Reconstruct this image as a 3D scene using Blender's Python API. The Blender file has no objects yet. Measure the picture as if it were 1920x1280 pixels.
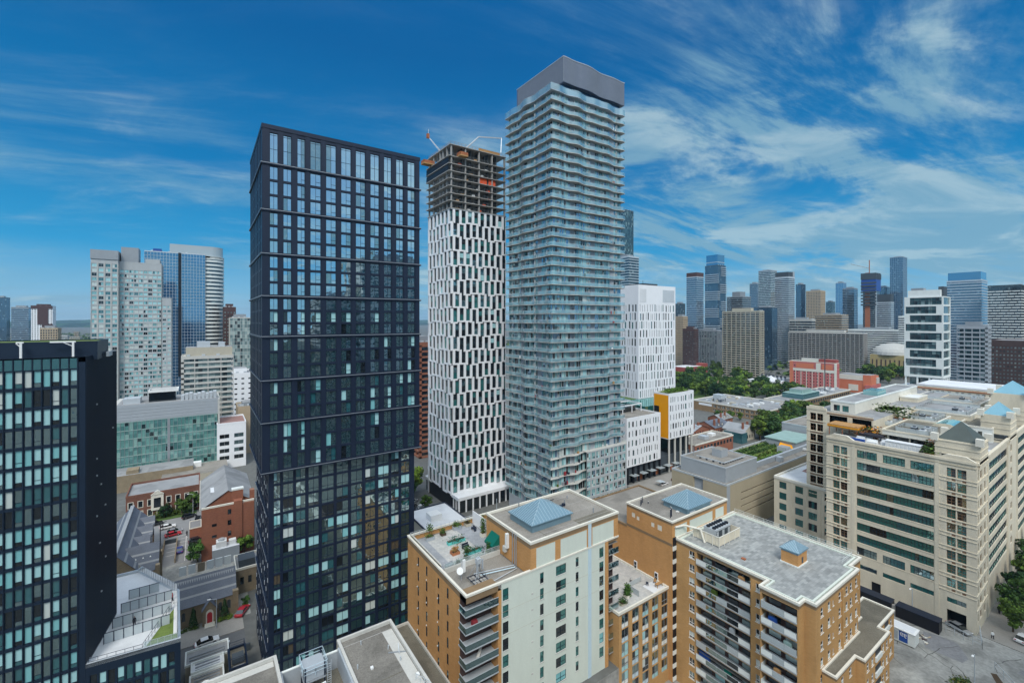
import bpy, bmesh, math, random
from mathutils import Vector, Matrix, Quaternion
R = math.radians
rnd = random.Random(7)
sc = bpy.context.scene
col = sc.collection

# ------------------------------------------------------------------ camera
cam_d = bpy.data.cameras.new("camera")
cam = bpy.data.objects.new("camera", cam_d)
col.objects.link(cam)
cam.location = (0, 0, 72)
cam.rotation_euler = (R(90), 0, R(-34.8))
cam_d.sensor_width = 36
cam_d.lens = 15.71
cam_d.shift_y = -0.0208
cam_d.clip_start = 0.5
cam_d.clip_end = 30000
sc.camera = cam

# ------------------------------------------------------------------ sky and sun
SUN_EL, SUN_AZ = 48, 213           # azimuth clockwise from +Y
world = bpy.data.worlds.new("World")
sc.world = world
world.use_nodes = True
wn, wl = world.node_tree.nodes, world.node_tree.links
wn.clear()
def wnode(t, **k):
    n = wn.new(t)
    for a, v in k.items():
        setattr(n, a, v)
    return n
def wmath(op, a, b=None, c=None, clamp=False):
    n = wnode('ShaderNodeMath', operation=op, use_clamp=clamp)
    for i, v in enumerate((a, b, c)):
        if v is None: continue
        if isinstance(v, (int, float)): n.inputs[i].default_value = v
        else: wl.new(v, n.inputs[i])
    return n.outputs[0]
def wvdot(vec, d):
    n = wnode('ShaderNodeVectorMath', operation='DOT_PRODUCT')
    wl.new(vec, n.inputs[0]); n.inputs[1].default_value = d
    return n.outputs['Value']
def wramp(fac, pts, interp='EASE'):
    n = wnode('ShaderNodeValToRGB'); n.color_ramp.interpolation = interp
    e = n.color_ramp.elements
    while len(e) < len(pts): e.new(0.5)
    for el, (p, c) in zip(e, pts):
        el.position = p; el.color = (c, c, c, 1) if isinstance(c, (int, float)) else (*c, 1)
    wl.new(fac, n.inputs[0])
    return n.outputs[0]
tc = wnode('ShaderNodeTexCoord')
nrm = wnode('ShaderNodeVectorMath', operation='NORMALIZE')
wl.new(tc.outputs['Generated'], nrm.inputs[0])
D = nrm.outputs[0]
sky = wnode('ShaderNodeTexSky', sky_type='NISHITA', sun_disc=False)
sky.sun_elevation = R(SUN_EL); sky.sun_rotation = R(SUN_AZ)
sky.air_density = 1.0; sky.dust_density = 0.6; sky.ozone_density = 3.0
zz = wvdot(D, (0, 0, 1))
fw = (math.sin(R(34.8)), math.cos(R(34.8)), 0)      # roughly where the camera looks
rt = (math.cos(R(34.8)), -math.sin(R(34.8)), 0)
dr, df = wvdot(D, rt), wvdot(D, fw)
# clouds live on a flat layer high above: direction divided by its height
h = wmath('ADD', wmath('MAXIMUM', zz, 0.0), 0.16)
cu, cv = wmath('DIVIDE', dr, h), wmath('DIVIDE', df, h)
def cloud_noise(ang, su, sv, scale, detail, rough, dist, off):
    ca, sa = math.cos(R(ang)), math.sin(R(ang))
    a = wmath('ADD', wmath('MULTIPLY', cu, ca * su), wmath('MULTIPLY', cv, sa * su))
    b = wmath('ADD', wmath('MULTIPLY', cu, -sa * sv), wmath('MULTIPLY', cv, ca * sv))
    cb = wnode('ShaderNodeCombineXYZ')
    wl.new(a, cb.inputs[0]); wl.new(b, cb.inputs[1]); cb.inputs[2].default_value = off
    n = wnode('ShaderNodeTexNoise')
    n.inputs['Scale'].default_value = scale; n.inputs['Detail'].default_value = detail
    n.inputs['Roughness'].default_value = rough; n.inputs['Distortion'].default_value = dist
    wl.new(cb.outputs[0], n.inputs['Vector'])
    return n.outputs['Fac']
big = wramp(cloud_noise(20, 1.0, 1.0, 0.55, 3, 0.5, 0.3, 3.1), ((0.36, 0.0), (0.60, 1.0)))
wisp = wramp(cloud_noise(28, 0.55, 1.5, 0.9, 10, 0.66, 0.9, 7.7), ((0.40, 0.0), (0.66, 1.0)))
puff = wramp(cloud_noise(10, 0.8, 1.3, 2.1, 8, 0.6, 0.5, 1.3), ((0.42, 0.0), (0.68, 1.0)))
side = wramp(wmath('MULTIPLY_ADD', dr, 0.5, 0.5), ((0.22, 0.20), (0.52, 0.50), (0.80, 1.12)))   # more cloud to the right
low = wramp(zz, ((0.0, 1.0), (0.22, 0.65), (0.5, 0.16)))
c1 = wmath('MULTIPLY', wmath('MULTIPLY', wmath('ADD', wisp, wmath('MULTIPLY', puff, 0.55)), wmath('ADD', big, 0.22)), side)
c2 = wmath('MULTIPLY', wmath('MULTIPLY', low, wmath('ADD', wmath('MULTIPLY', wisp, 0.75), 0.14)), wmath('MULTIPLY_ADD', side, 0.5, 0.3))
soft = wmath('MULTIPLY', wmath('MULTIPLY', low, wramp(cloud_noise(14, 0.6, 1.2, 0.8, 5, 0.55, 0.6, 12.4), ((0.40, 0.0), (0.66, 1.0)))), 0.34)   # thin veil towards the horizon
cloud = wramp(wmath('ADD', wmath('ADD', c1, c2), soft), ((0.08, 0.0), (1.25, 0.92)))
blue = wramp(zz, ((0.0, (3.9, 6.1, 7.9)), (0.05, (2.0, 5.0, 7.4)), (0.13, (0.2, 3.3, 6.6)), (0.28, (0.0, 1.95, 4.9)), (0.50, (0.0, 1.2, 3.6)), (0.8, (0.0, 1.0, 3.4))), 'LINEAR')
tint = wnode('ShaderNodeMix', data_type='RGBA')
tint.inputs[0].default_value = 0.97
wl.new(sky.outputs[0], tint.inputs[6]); wl.new(blue, tint.inputs[7])
# unseen overcast deck added overhead and behind the viewpoint for soft, nearly shadowless light
deck = wmath('MAXIMUM', wramp(wmath('MULTIPLY_ADD', puff, 0.17, zz), ((0.74, 0.0), (0.98, 1.0))), wmath('MULTIPLY', wramp(wmath('MULTIPLY', df, -1.0), ((0.02, 0.0), (0.35, 1.0))), wramp(zz, ((0.02, 0.0), (0.34, 0.20), (0.58, 1.0)), 'LINEAR')))
mx = wnode('ShaderNodeMix', data_type='RGBA')
wl.new(wmath('MULTIPLY', cloud, 0.86), mx.inputs[0]); wl.new(tint.outputs[2], mx.inputs[6])
wl.new(wramp(puff, ((0.0, (2.3, 4.3, 5.6)), (1.0, (4.3, 6.0, 6.7)))), mx.inputs[7])
mx2 = wnode('ShaderNodeMix', data_type='RGBA')
wl.new(deck, mx2.inputs[0]); wl.new(mx.outputs[2], mx2.inputs[6]); mx2.inputs[7].default_value = (14.5, 15.8, 16.8, 1)
bg = wnode('ShaderNodeBackground'); bg.inputs['Strength'].default_value = 0.10
wl.new(mx2.outputs[2], bg.inputs['Color'])
wo = wnode('ShaderNodeOutputWorld'); wl.new(bg.outputs[0], wo.inputs['Surface'])

sun_d = bpy.data.lights.new("sun", 'SUN')
sun_d.energy = 2.1; sun_d.angle = R(17); sun_d.color = (1.0, 0.95, 0.87)
sun = bpy.data.objects.new("sun", sun_d)
col.objects.link(sun)
sv = Vector((math.sin(R(SUN_AZ)) * math.cos(R(SUN_EL)), math.cos(R(SUN_AZ)) * math.cos(R(SUN_EL)), math.sin(R(SUN_EL))))
sun.rotation_euler = sv.to_track_quat('Z', 'Y').to_euler()
sun.location = (0, -100, 400)
vs = sc.view_settings
vs.view_transform = 'Standard'; vs.look = 'None'; vs.exposure = 0.0; vs.gamma = 1; vs.use_curve_mapping = False
sc.cycles.max_bounces = 6; sc.cycles.diffuse_bounces = 3; sc.cycles.glossy_bounces = 3; sc.cycles.transparent_max_bounces = 8
sc.cycles.use_denoising = True
sc.cycles.caustics_reflective = False; sc.cycles.caustics_refractive = False

# ------------------------------------------------------------------ materials
M = {}
def nmat(name):
    m = bpy.data.materials.new(name); m.use_nodes = True
    nt = m.node_tree; nt.nodes.clear()
    M[name] = m
    return m, nt.nodes, nt.links
def mat(name, c, rough=0.85, var=0.18, scale=0.35, fine=6.0, fvar=0.10, metal=0.0, bump=0.0, spec=0.3, streak=False, stain=0.0):
    """painted / mineral surface with broad staining and fine grain"""
    m, n, l = nmat(name)
    out = n.new('ShaderNodeOutputMaterial'); b = n.new('ShaderNodeBsdfPrincipled')
    l.new(b.outputs[0], out.inputs[0])
    b.inputs['Roughness'].default_value = rough; b.inputs['Metallic'].default_value = metal
    b.inputs['Specular IOR Level'].default_value = spec
    t = n.new('ShaderNodeTexCoord')
    mp = n.new('ShaderNodeMapping'); l.new(t.outputs['Object'], mp.inputs[0])
    mp.inputs['Scale'].default_value = (1, 1, 0.25) if streak else (1, 1, 1)
    n1 = n.new('ShaderNodeTexNoise'); n1.inputs['Scale'].default_value = scale; n1.inputs['Detail'].default_value = 5
    n1.inputs['Roughness'].default_value = 0.65
    n2 = n.new('ShaderNodeTexNoise'); n2.inputs['Scale'].default_value = fine; n2.inputs['Detail'].default_value = 3
    l.new(mp.outputs[0], n1.inputs['Vector']); l.new(t.outputs['Object'], n2.inputs['Vector'])
    a = n.new('ShaderNodeMath'); a.operation = 'MULTIPLY_ADD'
    l.new(n1.outputs['Fac'], a.inputs[0]); a.inputs[1].default_value = var * 2.4; a.inputs[2].default_value = 1 - var * 1.2
    d = n.new('ShaderNodeMath'); d.operation = 'MULTIPLY_ADD'
    l.new(n2.outputs['Fac'], d.inputs[0]); d.inputs[1].default_value = fvar * 2.4; d.inputs[2].default_value = 1 - fvar * 1.2
    e = n.new('ShaderNodeMath'); e.operation = 'MULTIPLY'; l.new(a.outputs[0], e.inputs[0]); l.new(d.outputs[0], e.inputs[1])
    v = n.new('ShaderNodeVectorMath'); v.operation = 'SCALE'; v.inputs[0].default_value = c
    if stain:      # ponding stains / dirty patches with edges of their own
        n3 = n.new('ShaderNodeTexNoise'); n3.inputs['Scale'].default_value = 0.13; n3.inputs['Detail'].default_value = 7; n3.inputs['Distortion'].default_value = 0.6
        l.new(mp.outputs[0], n3.inputs['Vector'])
        mr = n.new('ShaderNodeMapRange'); mr.inputs['From Min'].default_value = 0.50; mr.inputs['From Max'].default_value = 0.58
        mr.inputs['To Min'].default_value = 1.0; mr.inputs['To Max'].default_value = 1.0 - stain; l.new(n3.outputs['Fac'], mr.inputs['Value'])
        e2 = n.new('ShaderNodeMath'); e2.operation = 'MULTIPLY'; l.new(e.outputs[0], e2.inputs[0]); l.new(mr.outputs[0], e2.inputs[1]); e = e2
    l.new(e.outputs[0], v.inputs['Scale'])
    l.new(v.outputs[0], b.inputs['Base Color'])
    if bump:
        bp = n.new('ShaderNodeBump'); bp.inputs['Strength'].default_value = bump; bp.inputs['Distance'].default_value = 0.05
        l.new(n2.outputs['Fac'], bp.inputs['Height']); l.new(bp.outputs[0], b.inputs['Normal'])
    return m
def glass(name, dark, refl, tint=(0.9, 0.97, 1.0), wob=0.02, rough=0.02):
    """window pane: dark room behind, coated reflective face with a slight waviness"""
    m, n, l = nmat(name)
    out = n.new('ShaderNodeOutputMaterial'); mix = n.new('ShaderNodeMixShader'); l.new(mix.outputs[0], out.inputs[0])
    df = n.new('ShaderNodeBsdfDiffuse'); g = n.new('ShaderNodeBsdfGlossy')
    df.inputs[0].default_value = (*dark, 1); g.inputs[0].default_value = (*tint, 1); g.inputs['Roughness'].default_value = rough
    fr = n.new('ShaderNodeFresnel'); fr.inputs[0].default_value = 1.5
    ad = n.new('ShaderNodeMath'); ad.operation = 'ADD'; ad.use_clamp = True; ad.inputs[1].default_value = refl
    l.new(fr.outputs[0], ad.inputs[0]); l.new(ad.outputs[0], mix.inputs[0])
    l.new(df.outputs[0], mix.inputs[1]); l.new(g.outputs[0], mix.inputs[2])
    if wob:
        ge = n.new('ShaderNodeNewGeometry')
        nz = n.new('ShaderNodeTexNoise'); nz.inputs['Scale'].default_value = 0.45; nz.inputs['Detail'].default_value = 2
        l.new(ge.outputs['Position'], nz.inputs['Vector'])
        bp = n.new('ShaderNodeBump'); bp.inputs['Strength'].default_value = wob * 10; bp.inputs['Distance'].default_value = 0.12
        l.new(nz.outputs['Fac'], bp.inputs['Height']); l.new(bp.outputs[0], g.inputs['Normal'])
    return m
def glazing(name, cw, ch, cols, refl=0.12, tint=(0.85, 0.95, 1.0), oz=0.0):
    """continuous glazing of a far facade: every pane-sized cell gets its own tone (blinds, dark rooms)"""
    m, n, l = nmat(name)
    out = n.new('ShaderNodeOutputMaterial'); mix = n.new('ShaderNodeMixShader'); l.new(mix.outputs[0], out.inputs[0])
    t = n.new('ShaderNodeTexCoord'); sp = n.new('ShaderNodeSeparateXYZ'); l.new(t.outputs['Object'], sp.inputs[0])
    def ma(op, a, b):
        q = n.new('ShaderNodeMath'); q.operation = op
        for i, v in enumerate((a, b)):
            if v is None: continue
            if isinstance(v, (int, float)): q.inputs[i].default_value = v
            else: l.new(v, q.inputs[i])
        return q.outputs[0]
    cb = n.new('ShaderNodeCombineXYZ')
    l.new(ma('FLOOR', ma('DIVIDE', sp.outputs[0], cw), None), cb.inputs[0])
    l.new(ma('FLOOR', ma('DIVIDE', sp.outputs[1], cw), None), cb.inputs[1])
    l.new(ma('FLOOR', ma('DIVIDE', ma('SUBTRACT', sp.outputs[2], oz), ch), None), cb.inputs[2])
    wn_ = n.new('ShaderNodeTexWhiteNoise'); wn_.noise_dimensions = '3D'; l.new(cb.outputs[0], wn_.inputs['Vector'])
    rp = n.new('ShaderNodeValToRGB'); rp.color_ramp.interpolation = 'CONSTANT'
    e = rp.color_ramp.elements
    while len(e) < len(cols): e.new(0.5)
    for el, (p, c) in zip(e, cols):
        el.position = p; el.color = (*c, 1)
    l.new(wn_.outputs['Value'], rp.inputs[0])
    df = n.new('ShaderNodeBsdfDiffuse'); g = n.new('ShaderNodeBsdfGlossy'); g.inputs['Roughness'].default_value = 0.06
    g.inputs[0].default_value = (*tint, 1)
    l.new(rp.outputs[0], df.inputs[0])
    fr = n.new('ShaderNodeFresnel'); fr.inputs[0].default_value = 1.5
    l.new(ma('ADD', fr.outputs[0], refl), mix.inputs[0]); l.new(df.outputs[0], mix.inputs[1]); l.new(g.outputs[0], mix.inputs[2])
    return m
def brick(name, c1, c2, mortar, bw=0.5, bh=0.16, var=0.2):
    m, n, l = nmat(name)
    out = n.new('ShaderNodeOutputMaterial'); b = n.new('ShaderNodeBsdfPrincipled'); l.new(b.outputs[0], out.inputs[0])
    b.inputs['Roughness'].default_value = 0.9; b.inputs['Specular IOR Level'].default_value = 0.2
    t = n.new('ShaderNodeTexCoord'); sp = n.new('ShaderNodeSeparateXYZ'); l.new(t.outputs['Object'], sp.inputs[0])
    ad = n.new('ShaderNodeMath'); ad.operation = 'ADD'; l.new(sp.outputs[0], ad.inputs[0]); l.new(sp.outputs[1], ad.inputs[1])
    cb = n.new('ShaderNodeCombineXYZ'); l.new(ad.outputs[0], cb.inputs[0]); l.new(sp.outputs[2], cb.inputs[1])
    bk = n.new('ShaderNodeTexBrick'); l.new(cb.outputs[0], bk.inputs['Vector'])
    bk.inputs['Scale'].default_value = 1.0; bk.inputs['Brick Width'].default_value = bw; bk.inputs['Row Height'].default_value = bh
    bk.inputs['Mortar Size'].default_value = 0.012
    bk.inputs['Color1'].default_value = (*c1, 1); bk.inputs['Color2'].default_value = (*c2, 1); bk.inputs['Mortar'].default_value = (*mortar, 1)
    mp = n.new('ShaderNodeMapping'); mp.inputs['Scale'].default_value = (1, 1, 0.3); l.new(t.outputs['Object'], mp.inputs[0])
    nz = n.new('ShaderNodeTexNoise'); nz.inputs['Scale'].default_value = 0.4; nz.inputs['Detail'].default_value = 6; l.new(mp.outputs[0], nz.inputs['Vector'])
    a = n.new('ShaderNodeMath'); a.operation = 'MULTIPLY_ADD'; l.new(nz.outputs['Fac'], a.inputs[0]); a.inputs[1].default_value = var * 2.4; a.inputs[2].default_value = 1 - var * 1.2
    v = n.new('ShaderNodeVectorMath'); v.operation = 'SCALE'; l.new(bk.outputs['Color'], v.inputs[0]); l.new(a.outputs[0], v.inputs['Scale'])
    l.new(v.outputs[0], b.inputs['Base Color'])
    return m
def tiles(name, c1, c2, w, hgt, gap=0.01, mortar=(0.1, 0.1, 0.1), rough=0.9):
    """flat roof laid with ballast mats / pavers of mixed tone (pattern in plan)"""
    m, n, l = nmat(name)
    out = n.new('ShaderNodeOutputMaterial'); b = n.new('ShaderNodeBsdfPrincipled'); l.new(b.outputs[0], out.inputs[0])
    b.inputs['Roughness'].default_value = rough; b.inputs['Specular IOR Level'].default_value = 0.25
    t = n.new('ShaderNodeTexCoord')
    bk = n.new('ShaderNodeTexBrick'); l.new(t.outputs['Object'], bk.inputs['Vector'])
    bk.inputs['Scale'].default_value = 1; bk.inputs['Brick Width'].default_value = w; bk.inputs['Row Height'].default_value = hgt
    bk.inputs['Mortar Size'].default_value = gap
    bk.inputs['Color1'].default_value = (*c1, 1); bk.inputs['Color2'].default_value = (*c2, 1); bk.inputs['Mortar'].default_value = (*mortar, 1)
    nz = n.new('ShaderNodeTexNoise'); nz.inputs['Scale'].default_value = 0.5; nz.inputs['Detail'].default_value = 8; l.new(t.outputs['Object'], nz.inputs['Vector'])
    a = n.new('ShaderNodeMath'); a.operation = 'MULTIPLY_ADD'; l.new(nz.outputs['Fac'], a.inputs[0]); a.inputs[1].default_value = 0.7; a.inputs[2].default_value = 0.65
    v = n.new('ShaderNodeVectorMath'); v.operation = 'SCALE'; l.new(bk.outputs['Color'], v.inputs[0]); l.new(a.outputs[0], v.inputs['Scale'])
    l.new(v.outputs[0], b.inputs['Base Color'])
    return m
def leafmat(name, c, var=0.5):
    m, n, l = nmat(name)
    out = n.new('ShaderNodeOutputMaterial'); b = n.new('ShaderNodeBsdfPrincipled'); l.new(b.outputs[0], out.inputs[0])
    b.inputs['Roughness'].default_value = 0.7; b.inputs['Specular IOR Level'].default_value = 0.2
    ge = n.new('ShaderNodeNewGeometry')
    oi = n.new('ShaderNodeObjectInfo')
    a = n.new('ShaderNodeMath'); a.operation = 'MULTIPLY_ADD'; l.new(ge.outputs['Random Per Island'], a.inputs[0]); a.inputs[1].default_value = var * 2; a.inputs[2].default_value = 1 - var
    a2 = n.new('ShaderNodeMath'); a2.operation = 'MULTIPLY_ADD'; l.new(oi.outputs['Random'], a2.inputs[0]); a2.inputs[1].default_value = 0.7; a2.inputs[2].default_value = 0.65
    a3 = n.new('ShaderNodeMath'); a3.operation = 'MULTIPLY'; l.new(a.outputs[0], a3.inputs[0]); l.new(a2.outputs[0], a3.inputs[1])
    hm = n.new('ShaderNodeMix'); hm.data_type = 'RGBA'; l.new(oi.outputs['Random'], hm.inputs[0])     # each tree leans to its own green
    hm.inputs[6].default_value = (c[0] * .72, c[1] * .95, c[2] * 1.15, 1); hm.inputs[7].default_value = (c[0] * 1.55, c[1] * 1.12, c[2] * .7, 1)
    v = n.new('ShaderNodeVectorMath'); v.operation = 'SCALE'; l.new(hm.outputs[2], v.inputs[0]); l.new(a3.outputs[0], v.inputs['Scale'])
    l.new(v.outputs[0], b.inputs['Base Color'])
    return m
def clearglass(name, c, trans, refl=0.1):
    m, n, l = nmat(name)
    out = n.new('ShaderNodeOutputMaterial')
    tr = n.new('ShaderNodeBsdfTransparent'); tr.inputs[0].default_value = (0.82, 0.93, 0.95, 1)
    df = n.new('ShaderNodeBsdfDiffuse'); df.inputs[0].default_value = (*c, 1)
    g = n.new('ShaderNodeBsdfGlossy'); g.inputs['Roughness'].default_value = 0.03
    m1 = n.new('ShaderNodeMixShader'); m1.inputs[0].default_value = 1 - trans; l.new(tr.outputs[0], m1.inputs[1]); l.new(df.outputs[0], m1.inputs[2])
    m2 = n.new('ShaderNodeMixShader'); fr = n.new('ShaderNodeFresnel'); fr.inputs[0].default_value = 1.5
    ad = n.new('ShaderNodeMath'); ad.operation = 'ADD'; ad.use_clamp = True; ad.inputs[1].default_value = refl; l.new(fr.outputs[0], ad.inputs[0])
    l.new(ad.outputs[0], m2.inputs[0]); l.new(m1.outputs[0], m2.inputs[1]); l.new(g.outputs[0], m2.inputs[2]); l.new(m2.outputs[0], out.inputs[0])
    return m

mat('asphalt', (0.12, 0.125, 0.13), 0.9, 0.3, 0.12, 3, 0.15)
mat('ground_mix', (0.13, 0.135, 0.13), 0.95, 0.35, 0.03, 0.5, 0.3)
mat('pavement', (0.30, 0.29, 0.27), 0.9, 0.22, 0.25, 4)
mat('worn_concrete', (0.31, 0.315, 0.30), 0.9, 0.48, 0.16, 1.6, 0.32, stain=0.25)
mat('lot', (0.24, 0.245, 0.25), 0.9, 0.2, 0.15, 3)
mat('paint_line', (0.7, 0.7, 0.68), 0.7, 0.2)
mat('grass', (0.075, 0.13, 0.03), 0.95, 0.3, 0.4, 5, 0.35, bump=0.6)
mat('crack', (0.10, 0.10, 0.095), 0.95)
mat('patch_grey', (0.22, 0.225, 0.235), 0.9, 0.35, 0.4, 2, 0.25)
mat('sedum', (0.14, 0.20, 0.05), 0.95, 0.35, 0.5, 5, 0.35, bump=0.6)
mat('gravel', (0.265, 0.25, 0.225), 0.95, 0.34, 0.22, 5, 0.42, bump=0.6, stain=0.22)
mat('gravel_dark', (0.17, 0.16, 0.13), 0.95, 0.32, 0.25, 5, 0.42, bump=0.6, stain=0.25)
mat('roof_white', (0.68, 0.71, 0.74), 0.8, 0.12, 0.2, stain=0.10)
mat('gravel_mid', (0.205, 0.195, 0.175), 0.95, 0.34, 0.22, 5, 0.42, bump=0.6, stain=0.22)
mat('condo_grey', (0.41, 0.44, 0.455), 0.85, 0.15, 0.3, 3, 0.08, streak=True)
mat('dome_metal', (0.46, 0.47, 0.45), 0.7, 0.12)
mat('roof_grey', (0.29, 0.30, 0.31), 0.85, 0.25, 0.15, stain=0.2)
mat('roof_pink', (0.30, 0.18, 0.16), 0.9, 0.15)
mat('coping', (0.72, 0.70, 0.62), 0.7, 0.12, 0.5)
mat('coping_white', (0.74, 0.78, 0.76), 0.6, 0.12, 0.5)
mat('band_brown', (0.24, 0.165, 0.095), 0.85, 0.2, 0.5, streak=True)
mat('mint_wall', (0.63, 0.69, 0.62), 0.75, 0.10, 0.35, 3, 0.05, streak=True)
mat('pipe_blue', (0.52, 0.66, 0.74), 0.5, 0.08)
mat('white_paint', (0.78, 0.80, 0.80), 0.6, 0.08)
mat('white_panel', (0.84, 0.86, 0.89), 0.45, 0.05, 0.3, 4, 0.03)
mat('grey_metal', (0.32, 0.35, 0.38), 0.5, 0.12, 0.5, metal=0.3)
mat('light_metal', (0.55, 0.60, 0.64), 0.45, 0.1, 0.5, metal=0.3)
mat('dark_metal', (0.012, 0.021, 0.046), 0.4, 0.15, 0.5, metal=0.2, spec=0.5)
mat('black_metal', (0.012, 0.013, 0.018), 0.45, 0.2)
mat('navy_metal', (0.010, 0.022, 0.045), 0.4, 0.2, 0.4, metal=0.2, spec=0.5)
mat('mullion_dark', (0.02, 0.03, 0.045), 0.4, 0.1, metal=0.2)
mat('mullion_light', (0.55, 0.58, 0.58), 0.5, 0.1)
mat('concrete', (0.36, 0.355, 0.34), 0.9, 0.22, 0.3, 3, 0.12, streak=True)
mat('concrete_light', (0.52, 0.52, 0.49), 0.9, 0.18, 0.3, 3, 0.1, streak=True)
mat('cream', (0.70, 0.64, 0.51), 0.85, 0.18, 0.3, 3, 0.09, streak=True, stain=0.10)
mat('cream_dark', (0.52, 0.46, 0.34), 0.85, 0.15, 0.25, 3, 0.07, streak=True)
mat('cream_brown', (0.22, 0.13, 0.08), 0.85, 0.2)
mat('beige_panel', (0.46, 0.43, 0.35), 0.85, 0.15, 0.3, 4, 0.08, streak=True)
mat('school_beige', (0.42, 0.37, 0.27), 0.85, 0.12, 0.3)
mat('school_grey', (0.36, 0.40, 0.44), 0.6, 0.1, 0.3)
mat('stone', (0.27, 0.22, 0.15), 0.95, 0.3, 0.5, 3, 0.2)
mat('slate', (0.13, 0.15, 0.19), 0.7, 0.25, 0.4, 5, 0.25)
mat('slate_light', (0.30, 0.32, 0.34), 0.7, 0.2)
mat('copper_green', (0.27, 0.40, 0.38), 0.7, 0.2)
mat('skylight_blue', (0.19, 0.31, 0.385), 0.35, 0.1, 0.4, metal=0.35, spec=0.5)
mat('seam_blue', (0.40, 0.54, 0.62), 0.4, 0.05, metal=0.3)
mat('turret_blue', (0.18, 0.38, 0.48), 0.5, 0.1)
mat('turret_dark', (0.075, 0.095, 0.09), 0.6, 0.2)
mat('awning_green', (0.0, 0.13, 0.10), 0.7, 0.1)
mat('turquoise', (0.13, 0.55, 0.52), 0.6, 0.1)
mat('yellow_panel', (0.88, 0.37, 0.008), 0.5, 0.06, 0.3, 3, 0.04)
mat('orange_tarp', (0.80, 0.11, 0.03), 0.7, 0.2)
mat('timber', (0.42, 0.24, 0.10), 0.8, 0.2)
mat('rust', (0.36, 0.13, 0.06), 0.8, 0.2)
mat('red_paint', (0.45, 0.02, 0.03), 0.3, 0.05, spec=0.6)
mat('pink_wall', (0.50, 0.16, 0.15), 0.8, 0.12)
mat('coral_wall', (0.62, 0.20, 0.11), 0.8, 0.1)
mat('red_brick_far', (0.33, 0.08, 0.07), 0.9, 0.2)
mat('brown_far', (0.085, 0.05, 0.05), 0.9, 0.2)
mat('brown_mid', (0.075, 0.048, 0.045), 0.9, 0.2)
mat('ochre_wall', (0.40, 0.32, 0.15), 0.9, 0.15)
mat('tan_far', (0.42, 0.34, 0.24), 0.9, 0.15)
mat('crown_metal', (0.15, 0.185, 0.26), 0.5, 0.08, 0.5, metal=0.3)
mat('grey_dark', (0.06, 0.075, 0.09), 0.6, 0.15)
mat('rubber', (0.02, 0.02, 0.02), 0.9)
mat('car_white', (0.75, 0.76, 0.76), 0.3, 0.02, spec=0.6)
mat('car_black', (0.02, 0.02, 0.025), 0.25, 0.02, spec=0.6)
mat('car_silver', (0.42, 0.44, 0.46), 0.3, 0.02, metal=0.5)
mat('car_blue', (0.03, 0.04, 0.22), 0.3, 0.02, spec=0.6)
mat('sign_blue', (0.02, 0.08, 0.33), 0.5, 0.03)
mat('bark', (0.10, 0.075, 0.05), 0.95, 0.2)
mat('soil', (0.08, 0.055, 0.035), 0.95, 0.2)
mat('skin', (0.42, 0.25, 0.17), 0.6, 0.05)
mat('cloth_dark', (0.03, 0.03, 0.04), 0.9, 0.1)
mat('cloth_red', (0.30, 0.04, 0.05), 0.9, 0.1)
mat('terracotta', (0.42, 0.17, 0.08), 0.85, 0.15)
brick('orange_brick', (0.57, 0.30, 0.115), (0.50, 0.255, 0.09), (0.46, 0.30, 0.16), var=0.2)
brick('ochre_brick', (0.53, 0.305, 0.12), (0.47, 0.265, 0.10), (0.42, 0.30, 0.17), var=0.22)
brick('red_brick', (0.32, 0.125, 0.075), (0.26, 0.10, 0.065), (0.30, 0.16, 0.11), var=0.2)
brick('school_brick', (0.20, 0.085, 0.06), (0.15, 0.065, 0.05), (0.22, 0.15, 0.11), var=0.25)
brick('campus_brick', (0.30, 0.20, 0.11), (0.25, 0.165, 0.09), (0.28, 0.22, 0.15), var=0.2)
tiles('roof_mats', (0.36, 0.375, 0.37), (0.235, 0.25, 0.25), 1.15, 0.55, 0.015, (0.24, 0.25, 0.25))
tiles('pavers', (0.50, 0.50, 0.48), (0.42, 0.43, 0.43), 0.6, 0.6, 0.015, (0.33, 0.33, 0.32))
tiles('pavers_grey', (0.33, 0.35, 0.38), (0.29, 0.31, 0.34), 0.6, 0.6, 0.015, (0.24, 0.25, 0.26))
leafmat('leaf_dark', (0.032, 0.072, 0.020), .6); leafmat('leaf_mid', (0.06, 0.125, 0.028), .6); leafmat('leaf_bright', (0.10, 0.20, 0.035), .6); leafmat('leaf_olive', (0.11, 0.13, 0.03))
glass('glass_sky', (0.02, 0.05, 0.08), 0.72, (0.72, 0.92, 1.0), 0.012)
glass('glass_low', (0.010, 0.038, 0.050), 0.42, (0.8, 1.0, 1.0), 0.05)
glass('glass_dark', (0.006, 0.008, 0.011), 0.06, (0.85, 0.95, 1.0), 0.02)
glass('glass_green', (0.018, 0.12, 0.115), 0.18, (0.65, 1.0, 0.95), 0.03)
glass('glass_teal', (0.02, 0.10, 0.12), 0.16, (0.7, 0.98, 1.0), 0.02)
glass('glass_blind', (0.37, 0.64, 0.67), 0.07, (0.85, 1.0, 1.0), 0.01)
glass('glass_blind_teal', (0.20, 0.50, 0.53), 0.08, (0.85, 1.0, 1.0), 0.01)
glass('glass_blind_white', (0.55, 0.62, 0.60), 0.07, (0.9, 1.0, 1.0), 0.01)
glass('glass_room', (0.09, 0.07, 0.045), 0.10, (0.8, 1.0, 1.0), 0.02)
glass('glass_blue', (0.02, 0.09, 0.20), 0.34, (0.6, 0.85, 1.0), 0.01)
glass('glass_aqua', (0.20, 0.42, 0.44), 0.14, (0.8, 1.0, 1.0), 0.02)
clearglass('guard_glass', (0.30, 0.54, 0.64), 0.52, 0.14)
clearglass('guard_clear', (0.55, 0.66, 0.66), 0.68, 0.06)
clearglass('guard_frost', (0.55, 0.62, 0.65), 0.25, 0.05)
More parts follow.
